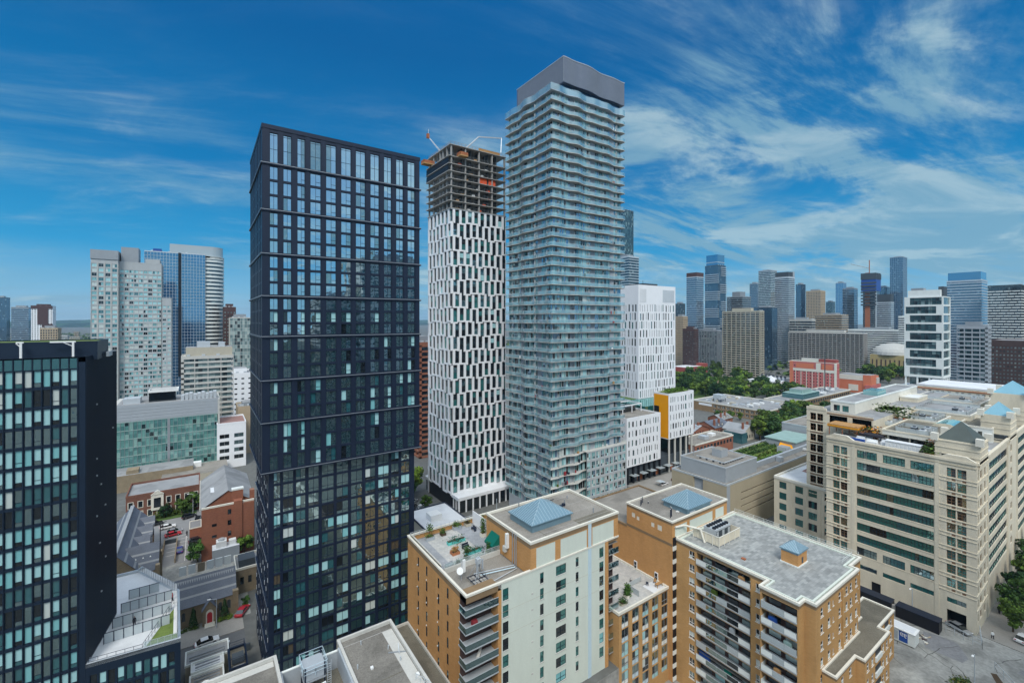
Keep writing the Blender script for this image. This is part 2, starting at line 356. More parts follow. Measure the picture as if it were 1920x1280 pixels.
# ------------------------------------------------------------------ geometry helpers
class MB:
    """collects faces in world coordinates and links them as one mesh object"""
    def __init__(s): s.v = []; s.f = []; s.m = []; s.mats = []
    def mi(s, m):
        if m not in s.mats: s.mats.append(m)
        return s.mats.index(m)
    def face(s, pts, m):
        k = len(s.v); s.v += [tuple(p) for p in pts]; s.f.append(tuple(range(k, k + len(pts)))); s.m.append(s.mi(m))
    def box(s, x0, y0, z0, x1, y1, z1, m, top=None, skip=''):
        if x0 > x1: x0, x1 = x1, x0
        if y0 > y1: y0, y1 = y1, y0
        k = len(s.v)
        s.v += [(x0, y0, z0), (x1, y0, z0), (x1, y1, z0), (x0, y1, z0), (x0, y0, z1), (x1, y0, z1), (x1, y1, z1), (x0, y1, z1)]
        q = {'b': (3, 2, 1, 0), 't': (4, 5, 6, 7), 's': (0, 1, 5, 4), 'e': (1, 2, 6, 5), 'n': (2, 3, 7, 6), 'w': (3, 0, 4, 7)}
        for key, f in q.items():
            if key in skip: continue
            s.f.append(tuple(k + i for i in f)); s.m.append(s.mi(top if key == 't' and top else m))
    def prism(s, pts, z0, z1, m, top=None, bottom=False):
        n = len(pts)
        for i in range(n):
            a, b = pts[i], pts[(i + 1) % n]
            s.face([(a[0], a[1], z0), (b[0], b[1], z0), (b[0], b[1], z1), (a[0], a[1], z1)], m)
        if top != 0: s.face([(p[0], p[1], z1) for p in pts], top or m)
        if bottom: s.face([(p[0], p[1], z0) for p in reversed(pts)], m)
    def ring(s, pts, t, z0, z1, m):
        """parapet ring of thickness t inside a counter-clockwise outline"""
        inn = inset(pts, t); n = len(pts)
        for i in range(n):
            j = (i + 1) % n
            a, b, c, d = pts[i], pts[j], inn[j], inn[i]
            s.face([(*a, z0), (*b, z0), (*b, z1), (*a, z1)], m)
            s.face([(*c, z0), (*d, z0), (*d, z1), (*c, z1)], m)
            s.face([(*a, z1), (*b, z1), (*c, z1), (*d, z1)], m)
            s.face([(*a, z0), (*d, z0), (*c, z0), (*b, z0)], m)
    def tube(s, p0, p1, r, m, n=6, r1=None, cap=True):
        p0, p1 = Vector(p0), Vector(p1); d = (p1 - p0)
        if d.length < 1e-6: return
        q = d.to_track_quat('Z', 'Y'); r1 = r if r1 is None else r1; k = len(s.v)
        for p, rr in ((p0, r), (p1, r1)):
            for i in range(n):
                a = 2 * math.pi * i / n
                s.v.append(tuple(p + q @ Vector((rr * math.cos(a), rr * math.sin(a), 0))))
        for i in range(n):
            j = (i + 1) % n
            s.f.append((k + i, k + j, k + n + j, k + n + i)); s.m.append(s.mi(m))
        if cap:
            s.f.append(tuple(k + n + i for i in range(n))); s.m.append(s.mi(m))
            s.f.append(tuple(k + n - 1 - i for i in range(n))); s.m.append(s.mi(m))
    def bar(s, p0, p1, w, hgt, m):
        """rectangular bar between two points"""
        p0, p1 = Vector(p0), Vector(p1); d = (p1 - p0).normalized()
        side = d.cross(Vector((0, 0, 1)))
        if side.length < 1e-4: side = Vector((1, 0, 0))
        side.normalize(); up = side.cross(d).normalized(); k = len(s.v)
        for p in (p0, p1):
            for a, b in ((-1, -1), (1, -1), (1, 1), (-1, 1)):
                s.v.append(tuple(p + side * (a * w / 2) + up * (b * hgt / 2)))
        for f in ((0, 1, 2, 3), (7, 6, 5, 4), (0, 4, 5, 1), (1, 5, 6, 2), (2, 6, 7, 3), (3, 7, 4, 0)):
            s.f.append(tuple(k + i for i in f)); s.m.append(s.mi(m))
    def add(s, verts, faces, mids, mats, M4):
        k = len(s.v)
        s.v += [tuple(M4 @ Vector(p)) for p in verts]
        for f, i in zip(faces, mids):
            s.f.append(tuple(k + a for a in f)); s.m.append(s.mi(mats[i]))
    def pyramid(s, x0, y0, x1, y1, z0, z1, m, ov=0.0, ridge=0.0):
        x0 -= ov; y0 -= ov; x1 += ov; y1 += ov
        cx, cy = (x0 + x1) / 2, (y0 + y1) / 2
        c = [(x0, y0, z0), (x1, y0, z0), (x1, y1, z0), (x0, y1, z0)]
        for i in range(4): s.face([c[i], c[(i + 1) % 4], (cx, cy, z1)], m)
        s.face(list(reversed(c)), m)
    def gable(s, x0, y0, x1, y1, z0, z1, m, wall, axis='x', ov=0.3, t=0.0):
        """pitched roof; ridge along axis"""
        if axis == 'x':
            cy = (y0 + y1) / 2
            s.face([(x0 - ov, y0 - ov, z0), (x1 + ov, y0 - ov, z0), (x1 + ov, cy, z1), (x0 - ov, cy, z1)], m)
            s.face([(x1 + ov, y1 + ov, z0), (x0 - ov, y1 + ov, z0), (x0 - ov, cy, z1), (x1 + ov, cy, z1)], m)
            if wall:
                s.face([(x0, y1, z0), (x0, y0, z0), (x0, cy, z1 - 0.1)], wall); s.face([(x1, y0, z0), (x1, y1, z0), (x1, cy, z1 - 0.1)], wall)
        else:
            cx = (x0 + x1) / 2
            s.face([(x0 - ov, y1 + ov, z0), (x0 - ov, y0 - ov, z0), (cx, y0 - ov, z1), (cx, y1 + ov, z1)], m)
            s.face([(x1 + ov, y0 - ov, z0), (x1 + ov, y1 + ov, z0), (cx, y1 + ov, z1), (cx, y0 - ov, z1)], m)
            if wall:
                s.face([(x0, y0, z0), (x1, y0, z0), (cx, y0, z1 - 0.1)], wall); s.face([(x1, y1, z0), (x0, y1, z0), (cx, y1, z1 - 0.1)], wall)
    def split(s, name, parent):
        """every loose piece becomes a part of its own"""
        par = list(range(len(s.v)))
        def find(a):
            while par[a] != a: par[a] = par[par[a]]; a = par[a]
            return a
        for f in s.f:
            for a in f[1:]: par[find(a)] = find(f[0])
        groups = {}
        for f, m in zip(s.f, s.m): groups.setdefault(find(f[0]), []).append((f, m))
        for fs in groups.values():
            mb = MB()
            for f, m in fs: mb.face([s.v[i] for i in f], s.mats[m])
            mb.build(name, parent)
    def build(s, name, parent=None, kind=None, label=None, base=None, cat=None, group=None, smooth=False):
        if not s.f: return None
        root = parent
        while root is not None and root.parent is not None: root = root.parent
        off = Vector(root.location) if root is not None else Vector(base or (0, 0, 0))
        me = bpy.data.meshes.new(name)
        me.from_pydata([tuple(Vector(p) - off) for p in s.v], [], s.f)
        for m in s.mats: me.materials.append(M[m])
        me.polygons.foreach_set('material_index', s.m)
        if smooth: me.polygons.foreach_set('use_smooth', [True] * len(s.f))
        me.update()
        o = bpy.data.objects.new(name, me); col.objects.link(o)
        if parent is not None: o.parent = parent
        else: o.location = off
        tag(o, label, cat, group, kind)
        return o
def tag(o, label=None, cat=None, group=None, kind=None):
    for k, v in (('label', label), ('category', cat), ('group', group), ('kind', kind)):
        if v: o[k] = v
    return o
def thing(name, label, cat, loc, group=None, rz=0.0, scale=1.0):
    o = bpy.data.objects.new(name, None); col.objects.link(o)
    o.location = loc; o.rotation_euler = (0, 0, rz); o.scale = (scale,) * 3
    o.empty_display_size = 0.5
    return tag(o, label, cat, group)
def dup(root, loc, rz=0.0, label=None, group=None, scale=None):
    r = root.copy(); col.objects.link(r); r.location = loc; r.rotation_euler = (0, 0, rz)
    if scale is not None: r.scale = (scale,) * 3 if isinstance(scale, (int, float)) else scale
    if label: r['label'] = label
    if group: r['group'] = group
    for ch in list(root.children):
        c = ch.copy(); col.objects.link(c); c.parent = r
        for g in list(ch.children):
            d = g.copy(); col.objects.link(d); d.parent = c
    return r
def inset(pts, t):
    n = len(pts); res = []
    for i in range(n):
        p, a, b = Vector(pts[i]), Vector(pts[i - 1]), Vector(pts[(i + 1) % n])
        d1, d2 = (p - a).normalized(), (b - p).normalized()
        n1, n2 = Vector((-d1.y, d1.x)), Vector((-d2.y, d2.x))
        bis = n1 + n2
        k = bis.dot(n1)
        res.append(tuple(p + bis * (t / k if abs(k) > 1e-6 else 0)))
    return res
CAM = Vector((0, 0, 72))
def rect(x0, y0, x1, y1): return [(x0, y0), (x1, y0), (x1, y1), (x0, y1)]
class Face:
    """a vertical facade plane: origin, direction u (left to right seen from outside)"""
    def __init__(s, ox, oy, ux, uy):
        l = math.hypot(ux, uy); s.o = (ox, oy); s.u = (ux / l, uy / l); s.n = (uy / l, -ux / l)
    def p(s, a, z, d=0.0):   # d = depth behind the plane
        return (s.o[0] + s.u[0] * a - s.n[0] * d, s.o[1] + s.u[1] * a - s.n[1] * d, z)
    def rz(s): return math.atan2(s.u[1], s.u[0])
    def quad(s, mb, a0, a1, z0, z1, m, d=0.0):
        mb.face([s.p(a0, z0, d), s.p(a1, z0, d), s.p(a1, z1, d), s.p(a0, z1, d)], m)
    def slab(s, mb, a0, a1, z0, z1, d0, d1, m):
        """box between depths d0 (outer, smaller) and d1"""
        f = s.p
        A, B, C_, D_ = f(a0, z0, d0), f(a1, z0, d0), f(a1, z1, d0), f(a0, z1, d0)
        E_, F_, G_, H_ = f(a0, z0, d1), f(a1, z0, d1), f(a1, z1, d1), f(a0, z1, d1)
        for q in ((A, B, C_, D_), (B, F_, G_, C_), (E_, A, D_, H_), (D_, C_, G_, H_), (E_, F_, B, A)): mb.face(q, m)
    def wall(s, mb, W, z0, z1, holes, m, dep=0.25, rev=None, back=None, a_start=0.0):
        """wall with real openings: holes are (a0, a1, z0, z1)"""
        zs = sorted({z0, z1, *[q for h in holes for q in h[2:4] if z0 < q < z1]})
        for za, zb in zip(zs, zs[1:]):
            zm = (za + zb) / 2
            cut = sorted((max(h[0], a_start), min(h[1], W)) for h in holes if h[2] < zm < h[3])
            a = a_start
            for c0, c1 in cut:
                if c0 > a + 1e-4: s.quad(mb, a, c0, za, zb, m)
                a = max(a, c1)
            if a < W - 1e-4: s.quad(mb, a, W, za, zb, m)
        rev = rev or m
        for a0, a1, b0, b1 in holes:
            P, Q = s.p, s.p
            mb.face([P(a0, b0), P(a0, b1), P(a0, b1, dep), P(a0, b0, dep)][::-1], rev)
            mb.face([P(a1, b0), P(a1, b0, dep), P(a1, b1, dep), P(a1, b1)][::-1], rev)
            mb.face([P(a0, b0), P(a0, b0, dep), P(a1, b0, dep), P(a1, b0)][::-1], rev)
            mb.face([P(a0, b1), P(a1, b1), P(a1, b1, dep), P(a0, b1, dep)][::-1], rev)
            if back: s.quad(mb, a0, a1, b0, b1, back, dep)

_proto = {}
def wproto(w, h_, cols=(), rows=(), ft=0.07, frame='mullion_dark', panes=('glass_dark',), dep=0.06, extra=(), sill=None):
    """one window: frame, mullions (fractions of width), transoms (fractions of height), a pane per cell"""
    key = (round(w, 3), round(h_, 3), tuple(cols), tuple(rows), ft, frame, tuple(panes), dep, tuple(extra), sill)
    if key in _proto: return _proto[key]
    mb = MB()
    xs = [0] + [c * w for c in cols] + [w]; zs = [0] + [r * h_ for r in rows] + [h_]
    i = 0
    for za, zb in zip(zs, zs[1:]):
        for xa, xb in zip(xs, xs[1:]):
            mb.face([(xa, 0, za), (xb, 0, za), (xb, 0, zb), (xa, 0, zb)], panes[i % len(panes)]); i += 1
    bars = [(0, w, 0, ft), (0, w, h_ - ft, h_), (0, ft, ft, h_ - ft), (w - ft, w, ft, h_ - ft)]
    bars += [(c * w - ft / 2, c * w + ft / 2, ft, h_ - ft) for c in cols]
    bars += [(ft, w - ft, r * h_ - ft / 2, r * h_ + ft / 2) for r in rows]
    bars += [(e[0] * w, e[1] * w, e[2] * h_ - ft / 2, e[2] * h_ + ft / 2) for e in extra]
    for k, (xa, xb, za, zb) in enumerate(bars):
        e_ = 0.001 * k
        mb.box(xa, -dep - e_, za, xb, 0.02, zb, frame, skip='n')
    if sill: mb.box(-0.12, -dep - 0.14, -0.14, w + 0.12, 0.02, -0.002, sill, skip='n')
    _proto[key] = dict(mb=mb, mesh=None, key=key)
    return _proto[key]
def pmesh(p, name='window'):
    if p['mesh'] is None:
        me = bpy.data.meshes.new(name); mb = p['mb']
        me.from_pydata(mb.v, [], mb.f)
        for m in mb.mats: me.materials.append(M[m])
        me.polygons.foreach_set('material_index', mb.m); me.update(); p['mesh'] = me
    return p['mesh']
def place_windows(root, items, name='window', rest='window', limit=96):
    """items: (face, a, z, depth, proto). The ones nearest the camera become parts of their own, the rest one part."""
    L = []
    for f, a, z, d, p in items:
        P = Vector(f.p(a, z, d)); L.append(((P - CAM).length, P, f, p))
    L.sort(key=lambda q: q[0])
    for _, P, f, p in L[:limit]:
        o = bpy.data.objects.new(name, pmesh(p, name)); col.objects.link(o)
        o.parent = root; o.location = P - Vector(root.location); o.rotation_euler = (0, 0, f.rz())
    if len(L) > limit:
        mb = MB()
        for _, P, f, p in L[limit:]:
            q = p['mb']; mb.add(q.v, q.f, q.m, q.mats, Matrix.Translation(P) @ Matrix.Rotation(f.rz(), 4, 'Z'))
        mb.build(rest, root, kind='stuff')
def pick(opts):
    r = rnd.random() * sum(w for _, w in opts)
    for o, w in opts:
        r -= w
        if r <= 0: return o
    return opts[-1][0]
def faces_of(x0, y0, x1, y1):
    return {'S': Face(x0, y0, 1, 0), 'W': Face(x0, y1, 0, -1), 'E': Face(x1, y0, 0, 1), 'N': Face(x1, y1, -1, 0)}
def railing(mb, pts, z, hgt=1.05, m='dark_metal', step=1.6, glass_m=None, r=0.025, close=False):
    P = list(pts) + ([pts[0]] if close else [])
    for a, b in zip(P, P[1:]):
        L = math.hypot(b[0] - a[0], b[1] - a[1]); n = max(1, round(L / step))
        mb.bar((*a, z + hgt), (*b, z + hgt), r * 2, r * 2, m)
        if not glass_m: mb.bar((*a, z + hgt * 0.5), (*b, z + hgt * 0.5), r * 1.4, r * 1.4, m)
        for i in range(n + 1):
            x, y = a[0] + (b[0] - a[0]) * i / n, a[1] + (b[1] - a[1]) * i / n
            mb.bar((x, y, z), (x, y, z + hgt), r * 2, r * 2, m)
        if glass_m: mb.face([(*a, z + 0.08), (*b, z + 0.08), (*b, z + hgt - 0.05), (*a, z + hgt - 0.05)], glass_m)

# ------------------------------------------------------------------ plants
def crown_mesh(name, seed, rad, hgt, clumps, leaves, size, mats, zc, flat=0.75):
    r = random.Random(seed); mb = MB()
    cl = []
    for i in range(clumps):
        while True:
            p = Vector((r.uniform(-1, 1), r.uniform(-1, 1), r.uniform(-1, 1)))
            if 0.15 < p.length < 1: break
        cl.append((Vector((p.x * rad * 0.78, p.y * rad * 0.78, zc + p.z * hgt * 0.42)), rad * r.uniform(0.22, 0.44), r.choice(mats)))
    for i in range(leaves):
        c, cr, m = r.choice(cl)
        d = Vector((r.gauss(0, 1), r.gauss(0, 1), r.gauss(0, 1))).normalized() * cr * (r.random() ** 0.4)
        d.z *= flat; P = c + d
        nrm_ = (d.normalized() + Vector((r.gauss(0, .5), r.gauss(0, .5), r.gauss(0.3, .5)))).normalized()
        q = nrm_.to_track_quat('Z', 'Y') @ Quaternion((0, 0, 1), r.uniform(0, 6.28)); s_ = size * r.uniform(0.6, 1.35)
        mb.face([P + q @ Vector(v) for v in ((-s_, -s_ * .5, 0), (0, -s_ * .62, s_ * .1), (s_, 0, 0), (0, s_ * .6, s_ * .1), (-s_ * .9, s_ * .4, 0))], m)
    return mb
def make_tree(label, cat, loc, seed, hgt=9.0, rad=3.4, mats=('leaf_dark', 'leaf_mid'), leaves=1500, size=0.42, group=None, name='tree'):
    t = thing(name, label, cat, loc, group); r = random.Random(seed)
    L = Vector(loc)
    mb = MB(); th = hgt * 0.42
    mb.tube(L, L + Vector((r.uniform(-.2, .2), r.uniform(-.2, .2), th)), 0.035 * hgt * 0.8, 'bark', 7, 0.02 * hgt * 0.8)
    for i in range(6):
        a = i * 1.05 + r.random(); e = L + Vector((math.cos(a) * rad * .6, math.sin(a) * rad * .6, hgt * r.uniform(.55, .82)))
        mb.tube(L + Vector((0, 0, th * r.uniform(.7, 1))), e, 0.013 * hgt, 'bark', 5, 0.004 * hgt)
    mb.build('trunk', t)
    c = crown_mesh('crown', seed, rad, hgt, 16, leaves, size, mats, hgt * 0.62)
    c.v = [tuple(Vector(p) + L) for p in c.v]
    c.build('crown', t)
    return t
def shrub(mb, x, y, z, r_, h_, mats, n, size, seed):
    r = random.Random(seed)
    for i in range(n):
        d = Vector((r.gauss(0, .45), r.gauss(0, .45), abs(r.gauss(0.4, .35))))
        P = Vector((x + d.x * r_, y + d.y * r_, z + min(1.1, d.z) * h_))
        q = Vector((r.gauss(0, 1), r.gauss(0, 1), 1)).to_track_quat('Z', 'Y'); s_ = size * r.uniform(.6, 1.3)
        mb.face([P + q @ Vector(v) for v in ((-s_, -s_ * .5, 0), (s_, -s_ * .3, 0), (s_ * .6, s_ * .5, 0), (-s_ * .5, s_ * .6, 0))], r.choice(mats))

# ------------------------------------------------------------------ vehicles and people
def make_car(paint, label, loc, rz, group=None, suv=False, name='parked_car'):
    """car pointing along local +x"""
    t = thing(name, label, 'car', (0, 0, 0), group)
    hw = 0.9; zb = 0.32; zh = 0.98 if suv else 0.86; zt = 1.72 if suv else 1.42
    prof = [(-2.25, zb), (-2.3, 0.7), (-2.15, zh), (-1.0, zh + .06), (0.75, zh + .02), (1.9, zh - .12), (2.25, 0.66), (2.2, zb)]
    mb = MB(); n = len(prof)
    secs = [(-hw + .10, 0.93), (-hw, 1.0), (hw, 1.0), (hw - .10, 0.93)]
    def pt(i, y, k): x, z = prof[i]; return (x * (0.985 if k < 1 else 1), y, z if z < .5 else (z - (1 - k) * .6))
    ys = [(-hw, 0.90), (-hw + 0.12, 1.0), (hw - 0.12, 1.0), (hw, 0.90)]
    for (y0, k0), (y1, k1) in zip(ys, ys[1:]):
        for i in range(n - 1): mb.face([pt(i, y0, k0), pt(i + 1, y0, k0), pt(i + 1, y1, k1), pt(i, y1, k1)][::-1], paint)
    mb.face([pt(i, -hw, .9) for i in range(n)][::-1], paint); mb.face([pt(i, hw, .9) for i in range(n)], paint)
    # roof
    rx0, rx1 = (-1.75, 0.35) if suv else (-1.15, 0.25)
    mb.box(rx0, -hw + .22, zt - .05, rx1, hw - .22, zt, paint)
    mb.build('body', t)
    g = MB(); bx0, bx1 = (-2.12, 1.05) if suv else (-1.95, 1.15); zl = zh - 0.03
    lo = [(bx0, -hw + .08, zl), (bx1, -hw + .08, zl), (bx1, hw - .08, zl), (bx0, hw - .08, zl)]
    hi = [(rx0, -hw + .2, zt - .04), (rx1, -hw + .2, zt - .04), (rx1, hw - .2, zt - .04), (rx0, hw - .2, zt - .04)]
    for i in range(4): j = (i + 1) % 4; g.face([lo[i], lo[j], hi[j], hi[i]], 'glass_dark')
    g.build('windows', t)
    for sx in (-1.38, 1.38):
        for sy in (-1, 1):
            w = MB(); w.tube((sx, sy * (hw - .2), .33), (sx, sy * (hw + .01), .33), .33, 'rubber', 14)
            w.tube((sx, sy * (hw - .1), .33), (sx, sy * (hw + .025), .33), .19, 'car_silver', 10); w.build('wheel', t)
    for sy in (-.62, .62):
        w = MB(); w.box(2.14, sy - .17, .6, 2.27, sy + .17, .74, 'white_paint'); w.build('headlight', t)
        w = MB(); w.box(-2.33, sy - .14, .68, -2.2, sy + .14, .82, 'red_paint'); w.build('tail_light', t)
    t.location = loc; t.rotation_euler = (0, 0, rz)
    return t
def make_person(label, loc, rz, top, legs, stride=0.25, group=None):
    """one continuous body grown with the Skin modifier; hair and shirt are child meshes"""
    t = thing('person', label, 'person', loc, group, rz)
    J = [((0, 0, .95), .14), ((0, 0, 1.18), .15), ((0, 0, 1.40), .16), ((0, 0, 1.50), .065), ((.02, 0, 1.60), .095), ((.02, 0, 1.70), .09),
         ((0, .19, 1.40), .065), ((.03, .25, 1.13), .05), ((.12, .24, .90), .035), ((.16, .23, .82), .04),
         ((0, -.19, 1.40), .065), ((-.03, -.25, 1.13), .05), ((.08, -.25, .90), .035), ((.12, -.24, .82), .04),
         ((0, .10, .88), .10), ((stride * .5, .10, .48), .07), ((stride * .6, .10, .08), .045), ((stride * .6 + .16, .11, .04), .04),
         ((0, -.10, .88), .10), ((-stride * .3, -.10, .48), .07), ((-stride * .8, -.10, .08), .045), ((-stride * .8 + .16, -.11, .04), .04)]
    E = [(0, 1), (1, 2), (2, 3), (3, 4), (4, 5), (2, 6), (6, 7), (7, 8), (8, 9), (2, 10), (10, 11), (11, 12), (12, 13),
         (0, 14), (14, 15), (15, 16), (16, 17), (0, 18), (18, 19), (19, 20), (20, 21)]
    me = bpy.data.meshes.new('body'); me.from_pydata([j[0] for j in J], E, [])
    o = bpy.data.objects.new('body', me); col.objects.link(o); o.parent = t
    me.materials.append(M[top])
    sk = o.modifiers.new('skin', 'SKIN')
    for v, j in zip(me.skin_vertices[0].data, J): v.radius = (j[1], j[1])
    me.skin_vertices[0].data[0].use_root = True
    o.modifiers.new('sub', 'SUBSURF').levels = 1
    hd = MB(); L = Vector(loc)
    for k in range(6):
        a0, a1 = k / 6 * math.pi, (k + 1) / 6 * math.pi
        for q in range(8):
            b0, b1 = q / 8 * 2 * math.pi, (q + 1) / 8 * 2 * math.pi
            f = lambda a, b: L + Vector((.03 + .10 * math.sin(a) * math.cos(b), .085 * math.sin(a) * math.sin(b), 1.67 + .115 * math.cos(a)))
            hd.face([f(a0, b0), f(a1, b0), f(a1, b1), f(a0, b1)], 'soil' if k < 2 or (2 <= q <= 5 and k < 4) else 'skin')
    hd.build('hair', t)
    tr = MB()
    for s_, sx in ((1, stride), (-1, -stride)):
        a = L + Vector((0, .10 * s_, .92)); b = L + Vector((sx * .45, .10 * s_, .48)); c = L + Vector((sx * .7, .10 * s_, .10))
        tr.tube(a, b, .115, legs, 8, .09); tr.tube(b, c, .09, legs, 8, .075)
    tr.build('trousers', t)
    return t
# ------------------------------------------------------------------ ground, streets
def sheet(name, pts, z, m, kind='structure', label=None):
    mb = MB(); mb.face([(x, y, z) for x, y in pts], m); return mb.build(name, kind=kind, base=(pts[0][0], pts[0][1], z))
mb = MB()   # the ground, with the sunken court between the two brick blocks left open
for a, b, c, d in ((-9000, -3000, 9000, 20), (-9000, 63.4, 9000, 12000), (-9000, 20, 60, 63.4), (88.95, 20, 9000, 63.4)): mb.face([(x, y, 0) for x, y in rect(a, b, c, d)], 'ground_mix')
mb.build('ground', kind='structure')
mb = MB(); mb.box(60, 20, -10, 88.88, 63.4, -.001, 'worn_concrete', skip='tbne'); mb.face([(60, 63.42, -10), (71, 63.42, -10), (71, 63.42, 0), (60, 63.42, 0)], 'worn_concrete'); mb.face([(88.95, 20, -10), (88.95, 35.6, -10), (88.95, 35.6, 0), (88.95, 20, 0)], 'worn_concrete'); mb.face([(x, y, -10) for x, y in rect(60, 20, 88.88, 63.4)], 'pavement'); mb.build('ground', kind='structure', base=(60, 20, -10))
def raised(name, x0, y0, x1, y1, m, z=0.13):
    mb = MB(); mb.box(x0, y0, 0.002, x1, y1, z, m, skip='b'); return mb.build(name, kind='structure', base=(x0, y0, 0))
sheet('street', rect(-200, 113.5, 8.2, 121.5), 0.008, 'asphalt')
raised('pavement', -6, 121.5, 8.2, 127, 'pavement')
sheet('path', rect(-12, 127, 10, 165), 0.006, 'worn_concrete')
sheet('pavement', rect(-16, 165, 16, 206), 0.010, 'lot')
mb = MB()
for i in range(6): mb.face([(-9 + i * .02, 172 + i * 2.8, .016), (-3.6, 172 + i * 2.8, .016), (-3.6, 172.14 + i * 2.8, .016), (-9, 172.14 + i * 2.8, .016)], 'paint_line')
mb.face([(-4.2, 166, .016), (-4.05, 166, .016), (-4.05, 188, .016), (-4.2, 188, .016)], 'paint_line')
mb.build('road_marking', kind='structure', base=(-9, 172, 0))
mb = MB(); mb.box(-22, 203.6, 0.002, -1.5, 207.6, 0.16, 'grass', skip='b'); mb.build('lawn', kind='stuff', base=(-22, 203.6, 0))
# east side: alley beside the cream block and the street in front of it
sheet('pavement', rect(110, 8, 146, 70), 0.006, 'worn_concrete')
sheet('pavement', [(131.4, 23.1), (134, 22.6), (138.6, 25.2), (138.3, 28), (137.4, 30.6), (134, 30.2), (131, 28.9)], 0.012, 'patch_grey')
sheet('pavement', [(120, 14.5), (127, 15.2), (133, 18.4), (132.4, 19.2), (126, 16.4), (119.5, 15.9)], 0.012, 'soil'); sheet('pavement', [(136.4, 14.2), (138.6, 14.0), (138.9, 15.7), (136.8, 15.9)], 0.014, 'patch_grey')
mb = MB(); cr = random.Random(31)
for i in range(16):      # cracks and tar joints in the worn concrete
    p = Vector((cr.uniform(112, 140), cr.uniform(13, 34), .013)); a = cr.uniform(-.6, .6) + (1.57 if i % 3 == 0 else 0)
    for k in range(7):
        q = p + Vector((math.cos(a), math.sin(a), 0)) * cr.uniform(1, 2.4); w_ = Vector((-math.sin(a), math.cos(a), 0)) * cr.uniform(.03, .09); mb.face([p - w_, q - w_, q + w_, p + w_], 'crack'); p = q.copy(); a += cr.uniform(-.5, .5)
mb.build('road_marking', kind='structure', base=(112, 13, 0))
mb = MB()
for i in range(40): mb.face([(60 + i * 12, 1.6, .016), (65 + i * 12, 1.6, .016), (65 + i * 12, 1.8, .016), (60 + i * 12, 1.8, .016)], 'paint_line')
for i in range(9): mb.face([(141 + i * .02, 2 + i * 1.0, .016), (144.4, 2 + i * 1.0, .016), (144.4, 2.5 + i * 1.0, .016), (141, 2.5 + i * 1.0, .016)], 'paint_line')
for i in range(30): mb.face([(136 + i * 6, 117.6, .016), (139 + i * 6, 117.6, .016), (139 + i * 6, 117.8, .016), (136 + i * 6, 117.8, .016)], 'paint_line')
mb.build('road_marking', kind='structure', base=(60, 2, 0))
sheet('road', rect(60, -8, 600, 11.5), 0.010, 'asphalt')
raised('pavement', 146, 11.5, 420, 23.2, 'pavement')
sheet('street', rect(135, 108, 330, 128), 0.010, 'asphalt')
sheet('street', rect(133, 55, 141, 260), 0.008, 'asphalt')
raised('pavement', 152, 119.5, 240, 131, 'pavement')
sheet('lawn', rect(300, 220, 470, 420), 0.01, 'grass', kind='stuff')

